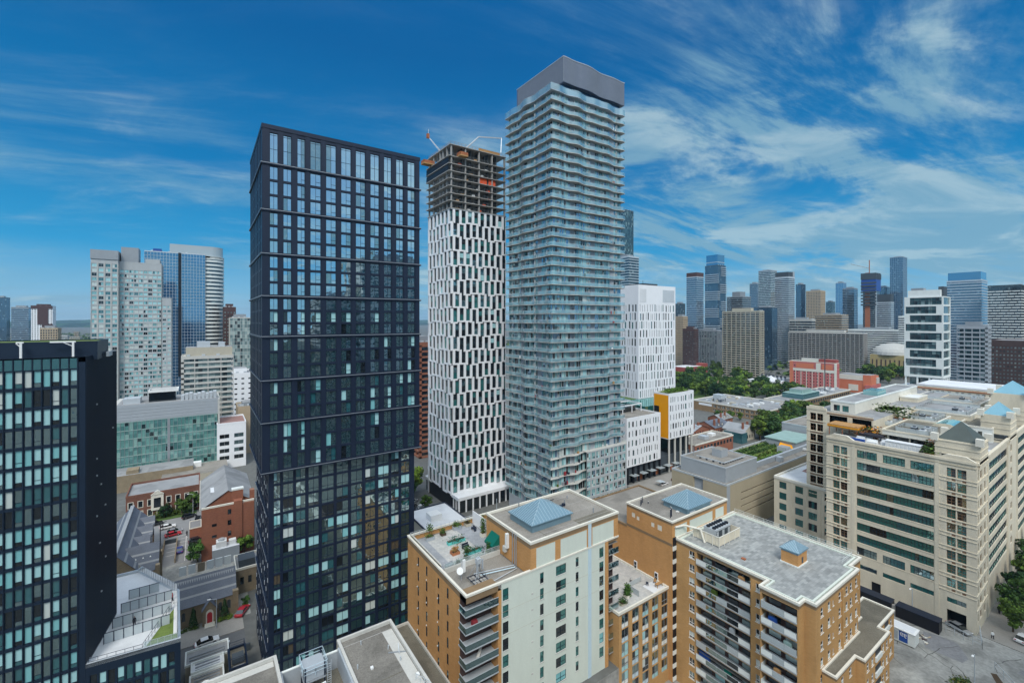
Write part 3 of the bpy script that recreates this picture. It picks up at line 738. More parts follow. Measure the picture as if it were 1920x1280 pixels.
# ------------------------------------------------------------------ dark metal-clad tower (centre left)
def dark_tower():
    t = thing('apartment_tower', 'tall charcoal metal clad tower with paired windows and thin ledges, overhanging a darker glazed base', 'tower', (9.4, 95.7, 0))
    x0, y0, x1, y1 = 9.4, 95.7, 40.8, 120.0
    zs = [43.1, 52.5, 60.5, 68.8, 76.5, 84.5, 92.8, 101.6, 108.4]
    cols = [(1.24, 2.62), (3.55, 4.97), (6.02, 7.39), (8.38, 10.34), (11.33, 13.26), (14.28, 16.24), (17.24, 19.2), (20.3, 22.17), (23.24, 24.89), (25.97, 27.61), (28.63, 30.35)]
    wcols = [(24.3 - 1.3 - 3.0 * i - 1.5, 24.3 - 1.3 - 3.0 * i) for i in range(8)][::-1]
    W = MB(); items = []
    F = faces_of(x0, y0, x1, y1)
    for key, cc, width in (('S', cols, x1 - x0), ('W', wcols, y1 - y0)):
        f = F[key]; holes = []
        for i in range(8):
            za, zb = zs[i], zs[i + 1]
            n = 1 if i == 7 else 3
            fh = (zb - za - 0.35) / n
            for j in range(n):
                wz, wh = za + 0.34 + j * fh, fh - (0.40 if n > 1 else 0.8)
                for k, (a0, a1) in enumerate(cc):
                    holes.append((a0, a1, wz, wz + wh))
                    g = []
                    for _ in range(4):
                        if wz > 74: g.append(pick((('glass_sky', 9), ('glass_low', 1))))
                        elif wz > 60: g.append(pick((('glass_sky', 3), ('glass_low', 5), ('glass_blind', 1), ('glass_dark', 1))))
                        else: g.append(pick((('glass_low', 9), ('glass_blind', 1.8), ('glass_blind_teal', .5), ('glass_teal', 1), ('glass_dark', .4))))  # pale and teal panes: curtains, plus broken reflections put into the pane colour
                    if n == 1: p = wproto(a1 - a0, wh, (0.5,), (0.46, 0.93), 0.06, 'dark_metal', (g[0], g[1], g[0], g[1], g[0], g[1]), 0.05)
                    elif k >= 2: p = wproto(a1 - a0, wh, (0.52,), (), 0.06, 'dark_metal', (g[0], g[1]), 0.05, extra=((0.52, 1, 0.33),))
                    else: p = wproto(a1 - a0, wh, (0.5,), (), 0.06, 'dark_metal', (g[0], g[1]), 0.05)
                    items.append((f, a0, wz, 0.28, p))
        f.wall(W, width, 43.1, 108.4, holes, 'dark_metal', 0.30)
    F['E'].quad(W, 0, y1 - y0, 43.1, 108.4, 'dark_metal'); F['N'].quad(W, 0, x1 - x0, 43.1, 108.4, 'dark_metal')
    W.face([(x0, y0, 43.1), (x0, y1, 43.1), (x1, y1, 43.1), (x1, y0, 43.1)], 'dark_metal')
    # piers stand slightly proud of the spandrels
    for i in range(len(cols) + 1):
        a0 = 0 if i == 0 else cols[i - 1][1] + .08; a1 = x1 - x0 if i == len(cols) else cols[i][0] - .08
        F['S'].slab(W, a0 + (.002 if i == 0 else 0), a1, 43.2, 108.3, -0.07, 0.01, 'dark_metal')
    for i in range(len(wcols) + 1):
        a0 = 0 if i == 0 else wcols[i - 1][1] + .08; a1 = y1 - y0 if i == len(wcols) else wcols[i][0] - .08
        F['W'].slab(W, a0, a1 - .003, 43.2, 108.3, -0.07, 0.01, 'dark_metal')
    W.build('wall', t)
    for z in zs[:-1]:
        L = MB(); L.prism(rect(x0 - .32, y0 - .32, x1 + .32, y1 + .32), z - .16, z + .16, 'dark_metal', bottom=True)
        for sx, sy, ex, ey in ((x0 - .33, y0 - .33, x1 + .33, y0 - .325), (x0 - .33, y0 - .33, x0 - .325, y1 + .33)): L.box(sx, sy, z + .06, ex, ey, z + .165, 'grey_metal')
        L.build('ledge', t)
    r = MB(); r.ring(rect(x0 - .15, y0 - .15, x1 + .15, y1 + .15), 0.4, 108.2, 109.0, 'dark_metal')
    r.face([(x0, y0, 108.41), (x1, y0, 108.41), (x1, y1, 108.41), (x0, y1, 108.41)], 'roof_grey'); r.build('roof', t)
    # glazed base set back under the overhang
    bx0, by0, bx1, by1 = 10.5, 96.8, 40.0, 119.0
    B = MB(); F2 = faces_of(bx0, by0, bx1, by1)
    lc = [(0.9, 2.1), (2.5, 4.4), (4.8, 6.6), (7.1, 9.1), (9.6, 12.0), (12.5, 14.9), (15.4, 17.8), (18.4, 20.6), (21.2, 23.6), (24.1, 25.9), (26.4, 28.4)]
    lw = [(1.0 + 2.6 * i, 3.0 + 2.6 * i) for i in range(8)]
    nf = 15; fh = 43.1 / nf
    for key, cc, width in (('S', lc, bx1 - bx0), ('W', lw, by1 - by0)):
        f = F2[key]; holes = []
        for j in range(nf):
            wz, wh = j * fh + 0.16, fh - 0.34
            for k, (a0, a1) in enumerate(cc):
                holes.append((a0, a1, wz, wz + wh))
                def gp(): return pick((('glass_low', 12), ('glass_dark', 1.2), ('glass_blind', 3.2), ('glass_blind_white', 0.7), ('glass_teal', 1.6), ('glass_room', .2), ('glass_blind_teal', .8)))
                a, b = gp(), gp()
                if rnd.random() < .4: b = a
                sp = pick((('glass_low', 5), ('glass_dark', 1)))
                p = wproto(a1 - a0, wh, (0.5,), (0.26,), 0.07, 'dark_metal', (sp, sp, a, b), 0.05)
                items.append((f, a0, wz, 0.16, p))
        f.wall(B, width, 0, 43.1, holes, 'dark_metal', 0.18)
    F2['E'].quad(B, 0, by1 - by0, 0, 43.1, 'dark_metal'); F2['N'].quad(B, 0, bx1 - bx0, 0, 43.1, 'dark_metal')
    for i in range(9):       # light metal dashes imitate the glint of window edges on the narrow side
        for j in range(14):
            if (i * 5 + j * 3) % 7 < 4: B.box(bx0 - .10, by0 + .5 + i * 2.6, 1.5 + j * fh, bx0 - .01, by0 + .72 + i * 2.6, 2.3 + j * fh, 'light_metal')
    for j in range(1, 5): B.box(bx0 - .3, by0 - .05, j * 3 * fh - .12, bx0 - .01, by1, j * 3 * fh + .12, 'dark_metal'); B.box(bx0 - .31, by0 - .06, j * 3 * fh + .05, bx0 - .29, by1, j * 3 * fh + .125, 'light_metal')
    B.build('base', t)
    place_windows(t, items)
dark_tower()

# ------------------------------------------------------------------ near tower at the left edge with its terraced podium
def left_tower():
    t = thing('apartment_tower', 'navy panel tower with pale cyan blinds, blank ribbed side wall and white roof davits', 'tower', (-14.92, 95.6, 0))
    s8, c8 = math.sin(R(8)), math.cos(R(8))
    ex, ey = -14.92 + s8 * 14.4, 95.6 + c8 * 14.4
    pts = [(-62, 95.6), (-14.92, 95.6), (ex, ey), (-62, ey)]
    pod = [(-62, 95.58), (-14.9, 95.58), (-2.9, 94.4), (-3.6, 111.5), (-11, 125.6), (-62, 125.6)]
    f = Face(-62, 95.6, 1, 0); Wd = 62 - 14.92
    items = []; holes = []; mod = 0.985; fh = 2.92
    ncol = 26; a_end = Wd - 0.87
    W = MB()
    for j in range(22):
        z1 = 64.4 - j * fh
        if z1 < 3: break
        z0 = z1 - 2.5
        run = rnd.random()
        for i in range(ncol):
            a1 = a_end - i * mod - 0.08; a0 = a1 - 0.80
            holes.append((a0, a1, z0, z1))
            if rnd.random() < .28: run = rnd.random()
            low = i % 2 == 0
            bl = run < .66
            g = pick((('glass_blind', 6), ('glass_blind_teal', 3), ('glass_blind_white', 1))) if bl else pick((('glass_dark', 2), ('glass_low', 6), ('glass_teal', 3)))
            low_g = pick((('glass_teal', 2), ('glass_dark', 3), ('glass_low', 2)))
            if low: p = wproto(0.80, 2.5, (), (0.27,), 0.05, 'navy_metal', (low_g if rnd.random() < .8 else g, g), 0.06)
            else: p = wproto(0.80, 2.5, (), (), 0.05, 'navy_metal', (g,), 0.06)
            items.append((f, a0, z0, 0.22, p))
    f.wall(W, Wd, 0, 66.3, holes, 'navy_metal', 0.24)
    for i in range(ncol + 1):   # projecting fins between the panels
        a = a_end - i * mod
        f.slab(W, a - .05, a + .05, 0.1, 66.2, -0.10, 0.01, 'navy_metal')
    for i in range(ncol): f.slab(W, a_end - i * mod - .88, a_end - i * mod - .10, 64.55, 66.1, -0.02, 0.01, 'glass_teal')
    n = 4
    W.face([(-14.92, 95.6, 0), (ex, ey, 0), (ex, ey, 66.3), (-14.92, 95.6, 66.3)], 'navy_metal')
    fs = Face(-14.92, 95.6, s8, c8)
    for i in range(36): fs.slab(W, .1 + i * .4, .1 + i * .4 + .12, 17.9, 66.3, -0.08, 0.01, 'navy_metal')
    for i, (a, z) in enumerate(((4.2, 58), (4.2, 49), (11.9, 52.5), (6.1, 44.2), (8.1, 40), (5.6, 34.5), (8.2, 31), (6.3, 26), (4.2, 46.2), (4.2, 39.5))): fs.slab(W, a, a + .28, z, z + .22, -.2, .0, 'light_metal')
    W.face([(ex, ey, 0), (-62, ey, 0), (-62, ey, 66.3), (ex, ey, 66.3)], 'navy_metal')
    W.build('wall', t)
    r = MB(); r.face([(*p, 65.6) for p in pts], 'roof_grey'); r.ring(pts, .3, 65.5, 66.35, 'navy_metal')
    r.box(-61.5, 98.4, 65.6, -13.9, ey - 1.2, 68.45, 'navy_metal', top='sedum'); r.ring(rect(-61.52, 98.38, -13.88, ey - 1.18), .25, 68.3, 68.62, 'navy_metal')
    r.box(-13.6, 104, 65.7, -13.2, 109, 66.5, 'white_paint'); r.build('roof', t)
    for x, arm in ((-22.3, .5), (-16.6, 2.6)):
        d = MB(); d.box(x - .13, 97.2, 65.6, x + .13, 97.45, 68.7, 'white_paint'); d.box(x - arm, 97.22, 68.5, x + .3, 97.43, 68.72, 'white_paint')
        d.bar((x, 97.3, 67.9), (x - min(arm, 1.1), 97.3, 68.5), .1, .1, 'white_paint'); d.build('davit', t)
    P = MB(); fp = Face(-14.9, 95.58, 12.0, -1.18); PW = math.hypot(12.0, 1.18); ph = []
    for j in range(6):
        z1 = 16.2 - j * fh; z0 = z1 - 2.42
        for i in range(10):
            a0 = 0.5 + i * 1.1; ph.append((a0, a0 + .86, z0, z1))
            g = pick((('glass_blind', 5), ('glass_dark', 4), ('glass_low', 2), ('glass_teal', 2)))
            items.append((fp, a0, z0, .2, wproto(.86, 2.42, (), (0.27,) if i % 2 else (), .05, 'navy_metal', (('glass_teal', g) if i % 2 else (g,)), .06)))
    fp.wall(P, PW, 0, 18.1, ph, 'navy_metal', .22)
    for i in range(1, len(pod) - 1):
        if i == 1: continue
        a, b = pod[i], pod[i + 1]; P.face([(*a, 0), (*b, 0), (*b, 18.1), (*a, 18.1)], 'navy_metal')
    P.face([(*p, 17.6) for p in pod[1:5]] + [(-16, 125.6, 17.6)], 'roof_white'); P.ring(pod[1:5] + [(-16, 125.6)], .35, 17.5, 18.12, 'light_metal')
    P.build('podium', t)
    G = MB(); G.face([(-7.6, 96.0, 17.66), (-3.3, 95.5, 17.66), (-3.9, 106.8, 17.66)], 'sedum'); G.build('sedum_bed', t, kind='stuff')
    K = MB()   # planter walkway edge in pale metal on the outer side
    K.bar((-4.15, 107.5, 17.75), (-4.4, 112, 17.75), 1.0, .3, 'white_paint'); K.bar((-3.75, 97, 17.72), (-4.1, 108, 17.72), .5, .2, 'white_paint'); K.build('gutter', t)
    place_windows(t, items)
    for k, y in enumerate((100.8, 105.0, 109.6, 114.2)):
        D_ = MB(); x0 = -14.2 + (y - 95.6) * s8 / c8; x1 = -4.6 - (k == 3) * 2.3; n = round((x1 - x0) / 1.35)
        for i in range(n):
            xa = x0 + (x1 - x0) * i / n; xb = x0 + (x1 - x0) * (i + 1) / n
            D_.box(xa + .08, y, 17.62, xb - .08, y + .05, 19.3, 'guard_frost'); D_.box(xa - .06, y - .03, 17.6, xa + .06, y + .08, 19.4, 'dark_metal')
        D_.box(x0, y - .02, 19.3, x1, y + .07, 19.38, 'dark_metal')
        D_.build('terrace_screen', base=(x0, y, 17.6), label=('frosted glass privacy screen nearest the sedum bed on the white terrace', 'second frosted privacy screen up the white terrace, with a person standing before it', 'third frosted privacy screen up the white terrace', 'short frosted privacy screen farthest up the white terrace')[k], cat='screen', group='glass privacy screens on the white roof terrace')
    rl = MB(); railing(rl, [(-14.6, 95.9), (-8.0, 95.2), (-4.3, 107.0)], 17.6, 1.1, 'dark_metal', 1.1); rl.build('railing', base=(-14, 95.9, 17.6), label='thin black railing bordering the green sedum triangle on the white terrace', cat='railing')
    rl = MB(); railing(rl, [(-7.8, 95.1), (-3.3, 94.75)], 18.1, .9, 'light_metal', 1.0, 'guard_clear'); railing(rl, [(-3.35, 95), (-4.0, 111.4), (-11.2, 125.2)], 18.1, 1.3, 'grey_metal', .9, 'guard_clear')
    rl.build('railing', base=(-3.4, 95, 18.1), label='grey metal and glass railing round the outer edge of the podium terrace', cat='railing')
left_tower()

# ------------------------------------------------------------------ gravel-roofed low building at the bottom
def gravel_roof_building():
    t = thing('low_building', 'low building at the bottom edge with gravel roof, pale parapets and a sunken plant deck', 'building', (17.4, 73.2, 0))
    Z = 22.0; W = MB()
    right = rect(17.4, 40, 26.1, 73.2); left = rect(-8, 40, 9.2, 75.1); mid = rect(9.2, 40, 17.4, 71.9)
    W.prism(right, 0, Z - .5, 'beige_panel', 'gravel_mid'); W.prism(left, 0, Z - .5, 'beige_panel', 'gravel_mid'); W.prism(mid, 0, Z - 3.2, 'beige_panel', 'gravel_dark')
    W.build('wall', t)
    p = MB(); p.box(17.85, 71.4, Z - .497, 25.6, 71.5, Z - .45, 'concrete'); p.box(24.0, 42, Z - .497, 25.6, 71.38, Z - .47, 'concrete_light'); p.box(18, 61.8, Z - .497, 23.9, 61.9, Z - .44, 'gravel_dark'); p.box(1.0, 73.4, Z - .497, 8.7, 74.6, Z - .47, 'concrete_light'); p.ring(right, .4, Z - .6, Z, 'concrete_light'); p.ring(left, .4, Z - .6, Z, 'concrete_light'); p.build('parapet', t)
    k = MB()   # blue-grey screen lining the sunken deck
    k.box(9.22, 71.5, Z - 3.2, 17.38, 71.75, Z - .7, 'school_grey'); k.box(17.12, 44, Z - 3.2, 17.38, 71.5, Z - .15, 'school_grey')
    k.box(9.22, 44, Z - 3.2, 9.45, 71.5, Z - .4, 'school_grey'); k.box(9.2, 71.48, Z - .7, 17.4, 71.8, Z - .55, 'coping_white'); k.build('screen', t)
    s = MB()   # raised steel plant stand with pipes, ladder and tanks
    for x in (12.0, 14.6):
        for y in (68.3, 71.0): s.bar((x, y, Z - 3.2), (x, y, Z + .9), .18, .18, 'dark_metal')
    s.box(11.8, 68.1, Z - 1.2, 14.8, 71.2, Z - 1.05, 'grey_metal'); s.box(11.9, 68.3, Z - 1.0, 14.7, 71.1, Z + .5, 'school_grey')
    for z in (Z + .7, Z + 1.2): railing(s, rect(11.7, 68.0, 14.9, 71.3), z - 1.0, 1.0, 'pipe_blue', 1.5, close=True)
    for i in range(12): s.bar((14.9, 68.0, Z - 3 + i * .32), (15.4, 68.0, Z - 3 + i * .32), .05, .05, 'light_metal')
    for x in (14.9, 15.4): s.bar((x, 68.0, Z - 3.2), (x, 68.0, Z + 1.0), .06, .06, 'light_metal')
    for i in range(3): s.tube((12.4 + i * 1.0, 67.2, Z - 3.2), (12.4 + i * 1.0, 67.2, Z - 1.7), .38, 'light_metal', 12)
    s.bar((9.6, 66.6, Z - 1.6), (14.6, 67.6, Z - 1.6), .22, .22, 'coping_white'); s.bar((9.6, 65.9, Z - 2.2), (12.4, 66.4, Z - 2.2), .25, .25, 'light_metal')
    s.build('plant_stand', t)
    d = MB(); d.box(13.2, 60.5, Z - 3.2, 17.0, 64.6, Z - 1.0, 'coping_white'); d.build('plant_box', t)
    v = MB()
    for x, y in ((24.3, 64), (23.6, 67.3), (20.4, 70.6), (18.6, 66)): v.tube((x, y, Z - .5), (x, y, Z + .1), .10, 'light_metal', 8)
    v.box(20.1, 64.6, Z - .48, 20.5, 65.0, Z - .2, 'white_paint'); v.box(25.1, 59.6, Z - .48, 25.5, 60.1, Z - .15, 'white_paint')
    v.bar((23.3, 66.4, Z - .4), (25.6, 65.2, Z - .4), .14, .14, 'grey_metal'); v.bar((24.6, 65.3, Z - .4), (24.9, 66.6, Z + .3), .08, .2, 'light_metal')
    railing(v, [(24.7, 59.2), (25.7, 57.0)], Z - .4, .9, 'light_metal', .9); v.split('roof_vent', t)
    w = MB(); w.prism(rect(26.1, 40, 35.95, 90.2), 0, 8.0, 'beige_panel', 'gravel_dark'); w.ring(rect(26.12, 40, 35.9, 90.2), .3, 7.95, 8.45, 'concrete_light'); w.build('annex', t)
gravel_roof_building()

# ------------------------------------------------------------------ brick block with roof garden and blue pyramid skylight
def pyramid_skylight(parent, x0, y0, x1, y1, z, hb, hp, ov=.35, wallm='skylight_blue', roofm='skylight_blue'):
    s = MB(); s.box(x0, y0, z, x1, y1, z + hb, wallm, skip='tb')
    s.box(x0 - ov, y0 - ov, z + hb, x1 + ov, y1 + ov, z + hb + .16, 'skylight_blue')
    s.pyramid(x0, y0, x1, y1, z + hb + .17, z + hb + hp, roofm, ov - .04)
    o = s.build('skylight', parent)
    cx, cy, zt, zb = (x0 + x1) / 2, (y0 + y1) / 2, z + hb + hp, z + hb + .17
    k = MB(); e = ov - .04; X0, Y0, X1, Y1 = x0 - e, y0 - e, x1 + e, y1 + e
    def rib(p, q): k.bar((p[0], p[1], p[2] + .03), (q[0], q[1], q[2] + .03), .07, .09, 'seam_blue')
    for c in ((X0, Y0), (X1, Y0), (X1, Y1), (X0, Y1)): rib((*c, zb), (cx, cy, zt))
    n = 14
    for i in range(1, n):
        u = i / n; w = 1 - abs(2 * u - 1)
        for ax in (0, 1):
            for sgn in (0, 1):
                if ax == 0:
                    px = X0 + (X1 - X0) * u; py = (Y0, Y1)[sgn]; q = (px, py + (cy - py) * w, zb + (zt - zb) * w)
                else:
                    py = Y0 + (Y1 - Y0) * u; px = (X0, X1)[sgn]; q = (px + (cx - px) * w, py, zb + (zt - zb) * w)
                rib((px, py, zb), q)
    k.build('seam', o, kind='stuff')
    return o
def brick_block():
    t = thing('apartment_block', 'orange brick apartment block with white painted side wall, roof garden and large blue pyramid skylight', 'apartment block', (36.0, 65.1, 0))
    x0, y0, x1, y1 = 36.0, 65.1, 72.65, 90.6
    zr = 26.2; fl = 2.93; items = []; W = MB()
    F = faces_of(x0, y0, x1, y1)
    # west brick wall with slit windows (u runs from far to near)
    f = F['W']; L = y1 - y0; holes = []
    for k, (yo, zt) in enumerate(((19.86, 24.14), (15.79, 24.13), (10.51, 24.36), (6.76, 24.35))):
        for j in range(8):
            a = L - yo - .3; holes.append((a, a + .62, zt - 1.85 - j * fl, zt - j * fl))
            items.append((f, a, zt - 1.85 - j * fl, .06, wproto(.62, 1.85, (), (.5,), .05, 'mullion_dark', (pick((('glass_dark', 4), ('glass_low', 2), ('glass_room', 1))),) * 2, .05)))
    f.wall(W, L - 2.2, 0, zr - 1.25, holes, 'orange_brick', .07, rev='mullion_dark')
    f.wall(W, L, zr - 1.25, zr, [], 'band_brown')
    for k in range(3):
        for j in range(5): f.slab(W, (5.2, 9.6, 14.6)[k], (5.2, 9.6, 14.6)[k] + .16, 22.4 - j * fl * 1.5 - k, 22.6 - j * fl * 1.5 - k, -.14, 0, 'white_paint')
    # south wall: painted panel between brick edges
    f = F['S']; holes = []
    def win(a0, a1, zt, hh, nrow, **kw):
        for j in range(nrow):
            z = zt - hh - j * fl; holes.append((a0, a1, z, z + hh))
            g = pick((('glass_dark', 4), ('glass_green', 4), ('glass_low', 2), ('glass_blind_teal', .8)))
            items.append((f, a0, z, .12, wproto(a1 - a0, hh, kw.get('cols', ()), kw.get('rows', ()), .06, 'mullion_dark', (g, g if rnd.random() < .6 else 'glass_green'), .05, sill='concrete_light')))
    win(7.28, 8.5, 24.94, 2.1, 8, rows=(.42,)); win(15.6, 16.45, 25.1, 2.0, 8, rows=(.45,)); win(19.45, 21.98, 25.1, 1.85, 8, cols=(.48,), rows=(.4,))
    win(24.55, 25.3, 25.25, 1.85, 8, rows=(.5,)); win(31.1, 32.3, 25.2, 2.05, 8, rows=(.42,))
    f.wall(W, 32.72, 0, zr, holes, 'mint_wall', .2, a_start=6.98)
    f.slab(W, 6.25, 6.98, 0, zr - 1.2, -.05, .6, 'orange_brick')
    f.slab(W, 27.9, 28.75, 0, 31.5, -.09, .0, 'pipe_blue')
    f.slab(W, 32.72, 33.6, 0, 26.0, -.12, 1.5, 'orange_brick'); f.slab(W, 33.6, 33.75, 0, 25.4, -.05, 1.5, 'band_brown')
    for z in (16.7, 20.9): f.slab(W, 7.0, 31.0, z, z + .04, -.012, 0, 'beige_panel')
    for j in range(6):
        for a in (13.6,): f.slab(W, a, a + .35, 21.8 - j * 2.93, 22.1 - j * 2.93, -.05, 0, 'concrete_light')
    # south-west balcony corner: back walls
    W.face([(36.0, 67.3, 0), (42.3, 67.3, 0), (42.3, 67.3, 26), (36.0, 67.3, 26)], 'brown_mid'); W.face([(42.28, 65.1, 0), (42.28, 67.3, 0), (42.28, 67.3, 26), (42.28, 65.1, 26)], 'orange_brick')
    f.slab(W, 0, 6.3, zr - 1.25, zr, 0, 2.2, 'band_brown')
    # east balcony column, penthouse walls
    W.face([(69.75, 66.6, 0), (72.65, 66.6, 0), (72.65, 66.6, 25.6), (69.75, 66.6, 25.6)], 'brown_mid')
    F['E'].quad(W, 1.5, L, 0, zr, 'orange_brick'); F['N'].quad(W, 0, x1 - x0, 0, zr, 'orange_brick')
    f.slab(W, 33.75, x1 - x0, 25.5, zr, 0.0, 1.5, 'band_brown')
    px0, py1, pz = 49.4, 80.5, 31.3
    P = faces_of(px0, y0, x1, py1)
    fs = Face(px0, y0, 1, 0); PW = x1 - px0
    panels = [(1.3, 5.9), (7.2, 14.2), (15.7, 22.0)]
    fs.wall(W, PW, zr, pz - 1.15, [(a, b, zr, 30.0) for a, b in panels], 'orange_brick', .06, back='mint_wall')
    fs.wall(W, PW, pz - 1.15, pz, [], 'band_brown')
    fw_ = P['W']; door = (py1 - 77.5, py1 - 76.3, 25.2, 27.5)
    fw_.wall(W, py1 - y0, 25.2, pz - 1.15, [door], 'orange_brick', .3, back='black_metal'); fw_.wall(W, py1 - y0, pz - 1.15, pz, [], 'band_brown')
    P['E'].quad(W, 0, py1 - y0, zr, pz, 'orange_brick'); P['N'].quad(W, 0, PW, zr, pz, 'orange_brick')
    W.build('wall', t)
    r = MB(); r.face([(53.9, y0 + .3, pz - .345), (54.1, y0 + .3, pz - .345), (54.1, py1 - .3, pz - .345), (53.9, py1 - .3, pz - .345)], 'gravel_dark'); r.face([(62.6, 66, pz - .346), (72, 66, pz - .346), (72, 68.2, pz - .346), (62.6, 68.2, pz - .346)], 'gravel_dark')
    for q in (67.2, 71, 74.5, 78.2): r.face([(50, q, pz - .343), (72.2, q, pz - .343), (72.2, q + .09, pz - .343), (50, q + .09, pz - .343)], 'concrete')
    r.face([(x0, y0, 25.0), (x1, y0, 25.0), (x1, y1, 25.0), (x0, y1, 25.0)], 'gravel')
    r.face([(px0, y0, pz - .35), (x1, y0, pz - .35), (x1, py1, pz - .35), (px0, py1, pz - .35)], 'gravel'); r.build('roof', t)
    p = MB(); p.ring(rect(x0 - .12, y0 - .12, x1 + .1, y1 + .12), .45, zr - .15, zr + .18, 'coping'); p.ring(rect(px0 - .12, y0 - .14, x1 + .12, py1 + .12), .4, pz - .3, pz + .14, 'coping'); p.build('parapet', t)
    pyramid_skylight(t, 52.4, 68.6, 62.4, 76.0, pz - .35, 1.35, 2.95)
    fl0 = MB()   # roof garden paving and low walls
    fl0.face([(37, 75.6, 25.04), (49.3, 75.6, 25.04), (49.3, 90, 25.04), (37, 90, 25.04)], 'pavers'); fl0.face([(37, 75.7, 25.055), (39.4, 75.7, 25.055), (39.4, 90, 25.055), (37, 90, 25.055)], 'pavers_grey')
    fl0.face([(46.8, 78.5, 25.055), (49.35, 78.5, 25.055), (49.35, 90, 25.055), (46.8, 90, 25.055)], 'pavers_grey')
    fl0.face([(49.3, 80.5, 25.04), (53, 80.5, 25.04), (53, 90, 25.04), (49.3, 90, 25.04)], 'pavers_grey')
    fl0.box(37, 75.1, 25.0, 49.3, 75.55, 25.9, 'concrete_light'); fl0.build('terrace', t)
    # balconies of the south-west corner: slab, dark glass guard
    for j in range(8):
        z = 23.1 - j * fl
        b = MB(); b.prism(rect(35.7, 64.75, 42.25, 67.3), z - .22, z, 'light_metal', bottom=True); o = b.build('balcony', t)
        g = MB(); g.box(35.72, 64.77, z + .02, 42.2, 64.82, z + 1.05, 'glass_low'); g.box(35.72, 64.83, z + .02, 35.77, 67.0, z + 1.05, 'glass_low')
        g.box(35.7, 64.74, z + 1.05, 42.2, 64.84, z + 1.11, 'light_metal'); g.box(35.69, 64.845, z + 1.05, 35.8, 67.0, z + 1.11, 'light_metal'); g.build('guard', o)
        z2 = 25.6 - (j + 1) * fl + .4
        b = MB(); b.prism(rect(69.8, 64.9, 72.7, 66.6), z2 - .2, z2, 'concrete', bottom=True); o = b.build('balcony', t)
        g = MB(); g.box(69.8, 64.92, z2 + .02, 72.66, 64.97, z2 + 1.05, 'glass_low'); g.build('guard', o)
    pa = MB(); pa.box(37.7, 65.7, 20.2, 38.6, 66.5, 21.0, 'cloth_red'); pa.build('armchair', base=(38, 66, 20.18), label='red armchair on the second balcony down at the brick corner', cat='chair')
    ch = MB(); ch.bar((38.4, 65.6, 14.5), (39.4, 66.4, 15.1), .5, .08, 'concrete_light'); ch.bar((39.3, 66.3, 15.0), (39.7, 66.6, 15.6), .5, .08, 'concrete_light')
    for q in ((38.5, 65.6), (39.3, 66.4)): ch.bar((*q, 14.32), (*q, 14.8), .06, .4, 'light_metal')
    ch.build('deck_chair', base=(39, 66, 14.32), label='pale reclining deck chair on the lower corner balcony of the brick block', cat='chair')
    a = MB(); A_, B_ = (49.38, 78.6), (49.38, 75.9)   # awning over the penthouse door
    a.face([(49.36, 78.4, 28.6), (49.36, 75.4, 28.6), (47.6, 75.4, 26.9), (47.6, 78.4, 26.9)], 'awning_green')
    for y in (75.4, 78.4): a.face([(49.36, y, 28.6), (47.6, y, 26.9), (47.6, y, 26.6), (49.36, y, 26.6)], 'awning_green')
    a.face([(47.6, 75.4, 26.9), (47.6, 78.4, 26.9), (47.6, 78.4, 26.6), (47.6, 75.4, 26.6)], 'awning_green'); a.build('awning', t)
    place_windows(t, items)
    # aerials, pipes, cabinet on the penthouse wall
    k = MB(); k.box(48.7, 71.9, 27.6, 49.3, 72.5, 30.4, 'white_paint'); k.box(48.6, 72.4, 26.7, 49.2, 73.2, 27.8, 'concrete_light'); k.build('cabinet', t)
    k = MB()
    for y in (69.0, 69.5, 70.2): k.tube((48.9, y, 25), (48.9, y, 31.5), .09, 'grey_metal', 6)
    k.tube((48.8, 69.2, 25.3), (42.0, 70.6, 25.3), .11, 'pipe_blue', 6); k.tube((48.8, 68.7, 25.3), (41.6, 67.4, 25.3), .09, 'light_metal', 6)
    k.tube((48.8, 69.6, 25.5), (41.0, 71.3, 25.5), .08, 'light_metal', 6); k.build('pipe_run', t)
    v = MB()
    for x, y in ((64.5, 71), (66.9, 75.6), (69.2, 77.3), (68.7, 68.4), (63.0, 77.5), (64.2, 77.6), (57, 79.4)): v.tube((x, y, pz - .35), (x, y, pz + rnd.uniform(.3, 1.0)), .12, 'grey_metal', 8)
    for x, y in ((64.8, 74.4), (65.9, 74.8)): v.tube((x, y, pz - .35), (x, y, pz + .1), .42, 'dark_metal', 12)
    v.bar((60.5, 77.7, pz - .1), (66, 78.3, pz - .1), .1, .1, 'dark_metal'); v.bar((62, 76.8, pz), (64.5, 79, pz), .08, .08, 'grey_metal'); v.bar((63.2, 77.2, pz - .3), (63.2, 77.2, pz + 1), .1, .1, 'grey_metal')
    v.box(62.3, 70.0, pz - .33, 63.0, 70.5, pz + .35, 'grey_metal'); v.box(62.0, 74.6, pz - .33, 62.6, 75, pz - .05, 'white_paint'); v.split('roof_vent', t)
brick_block()
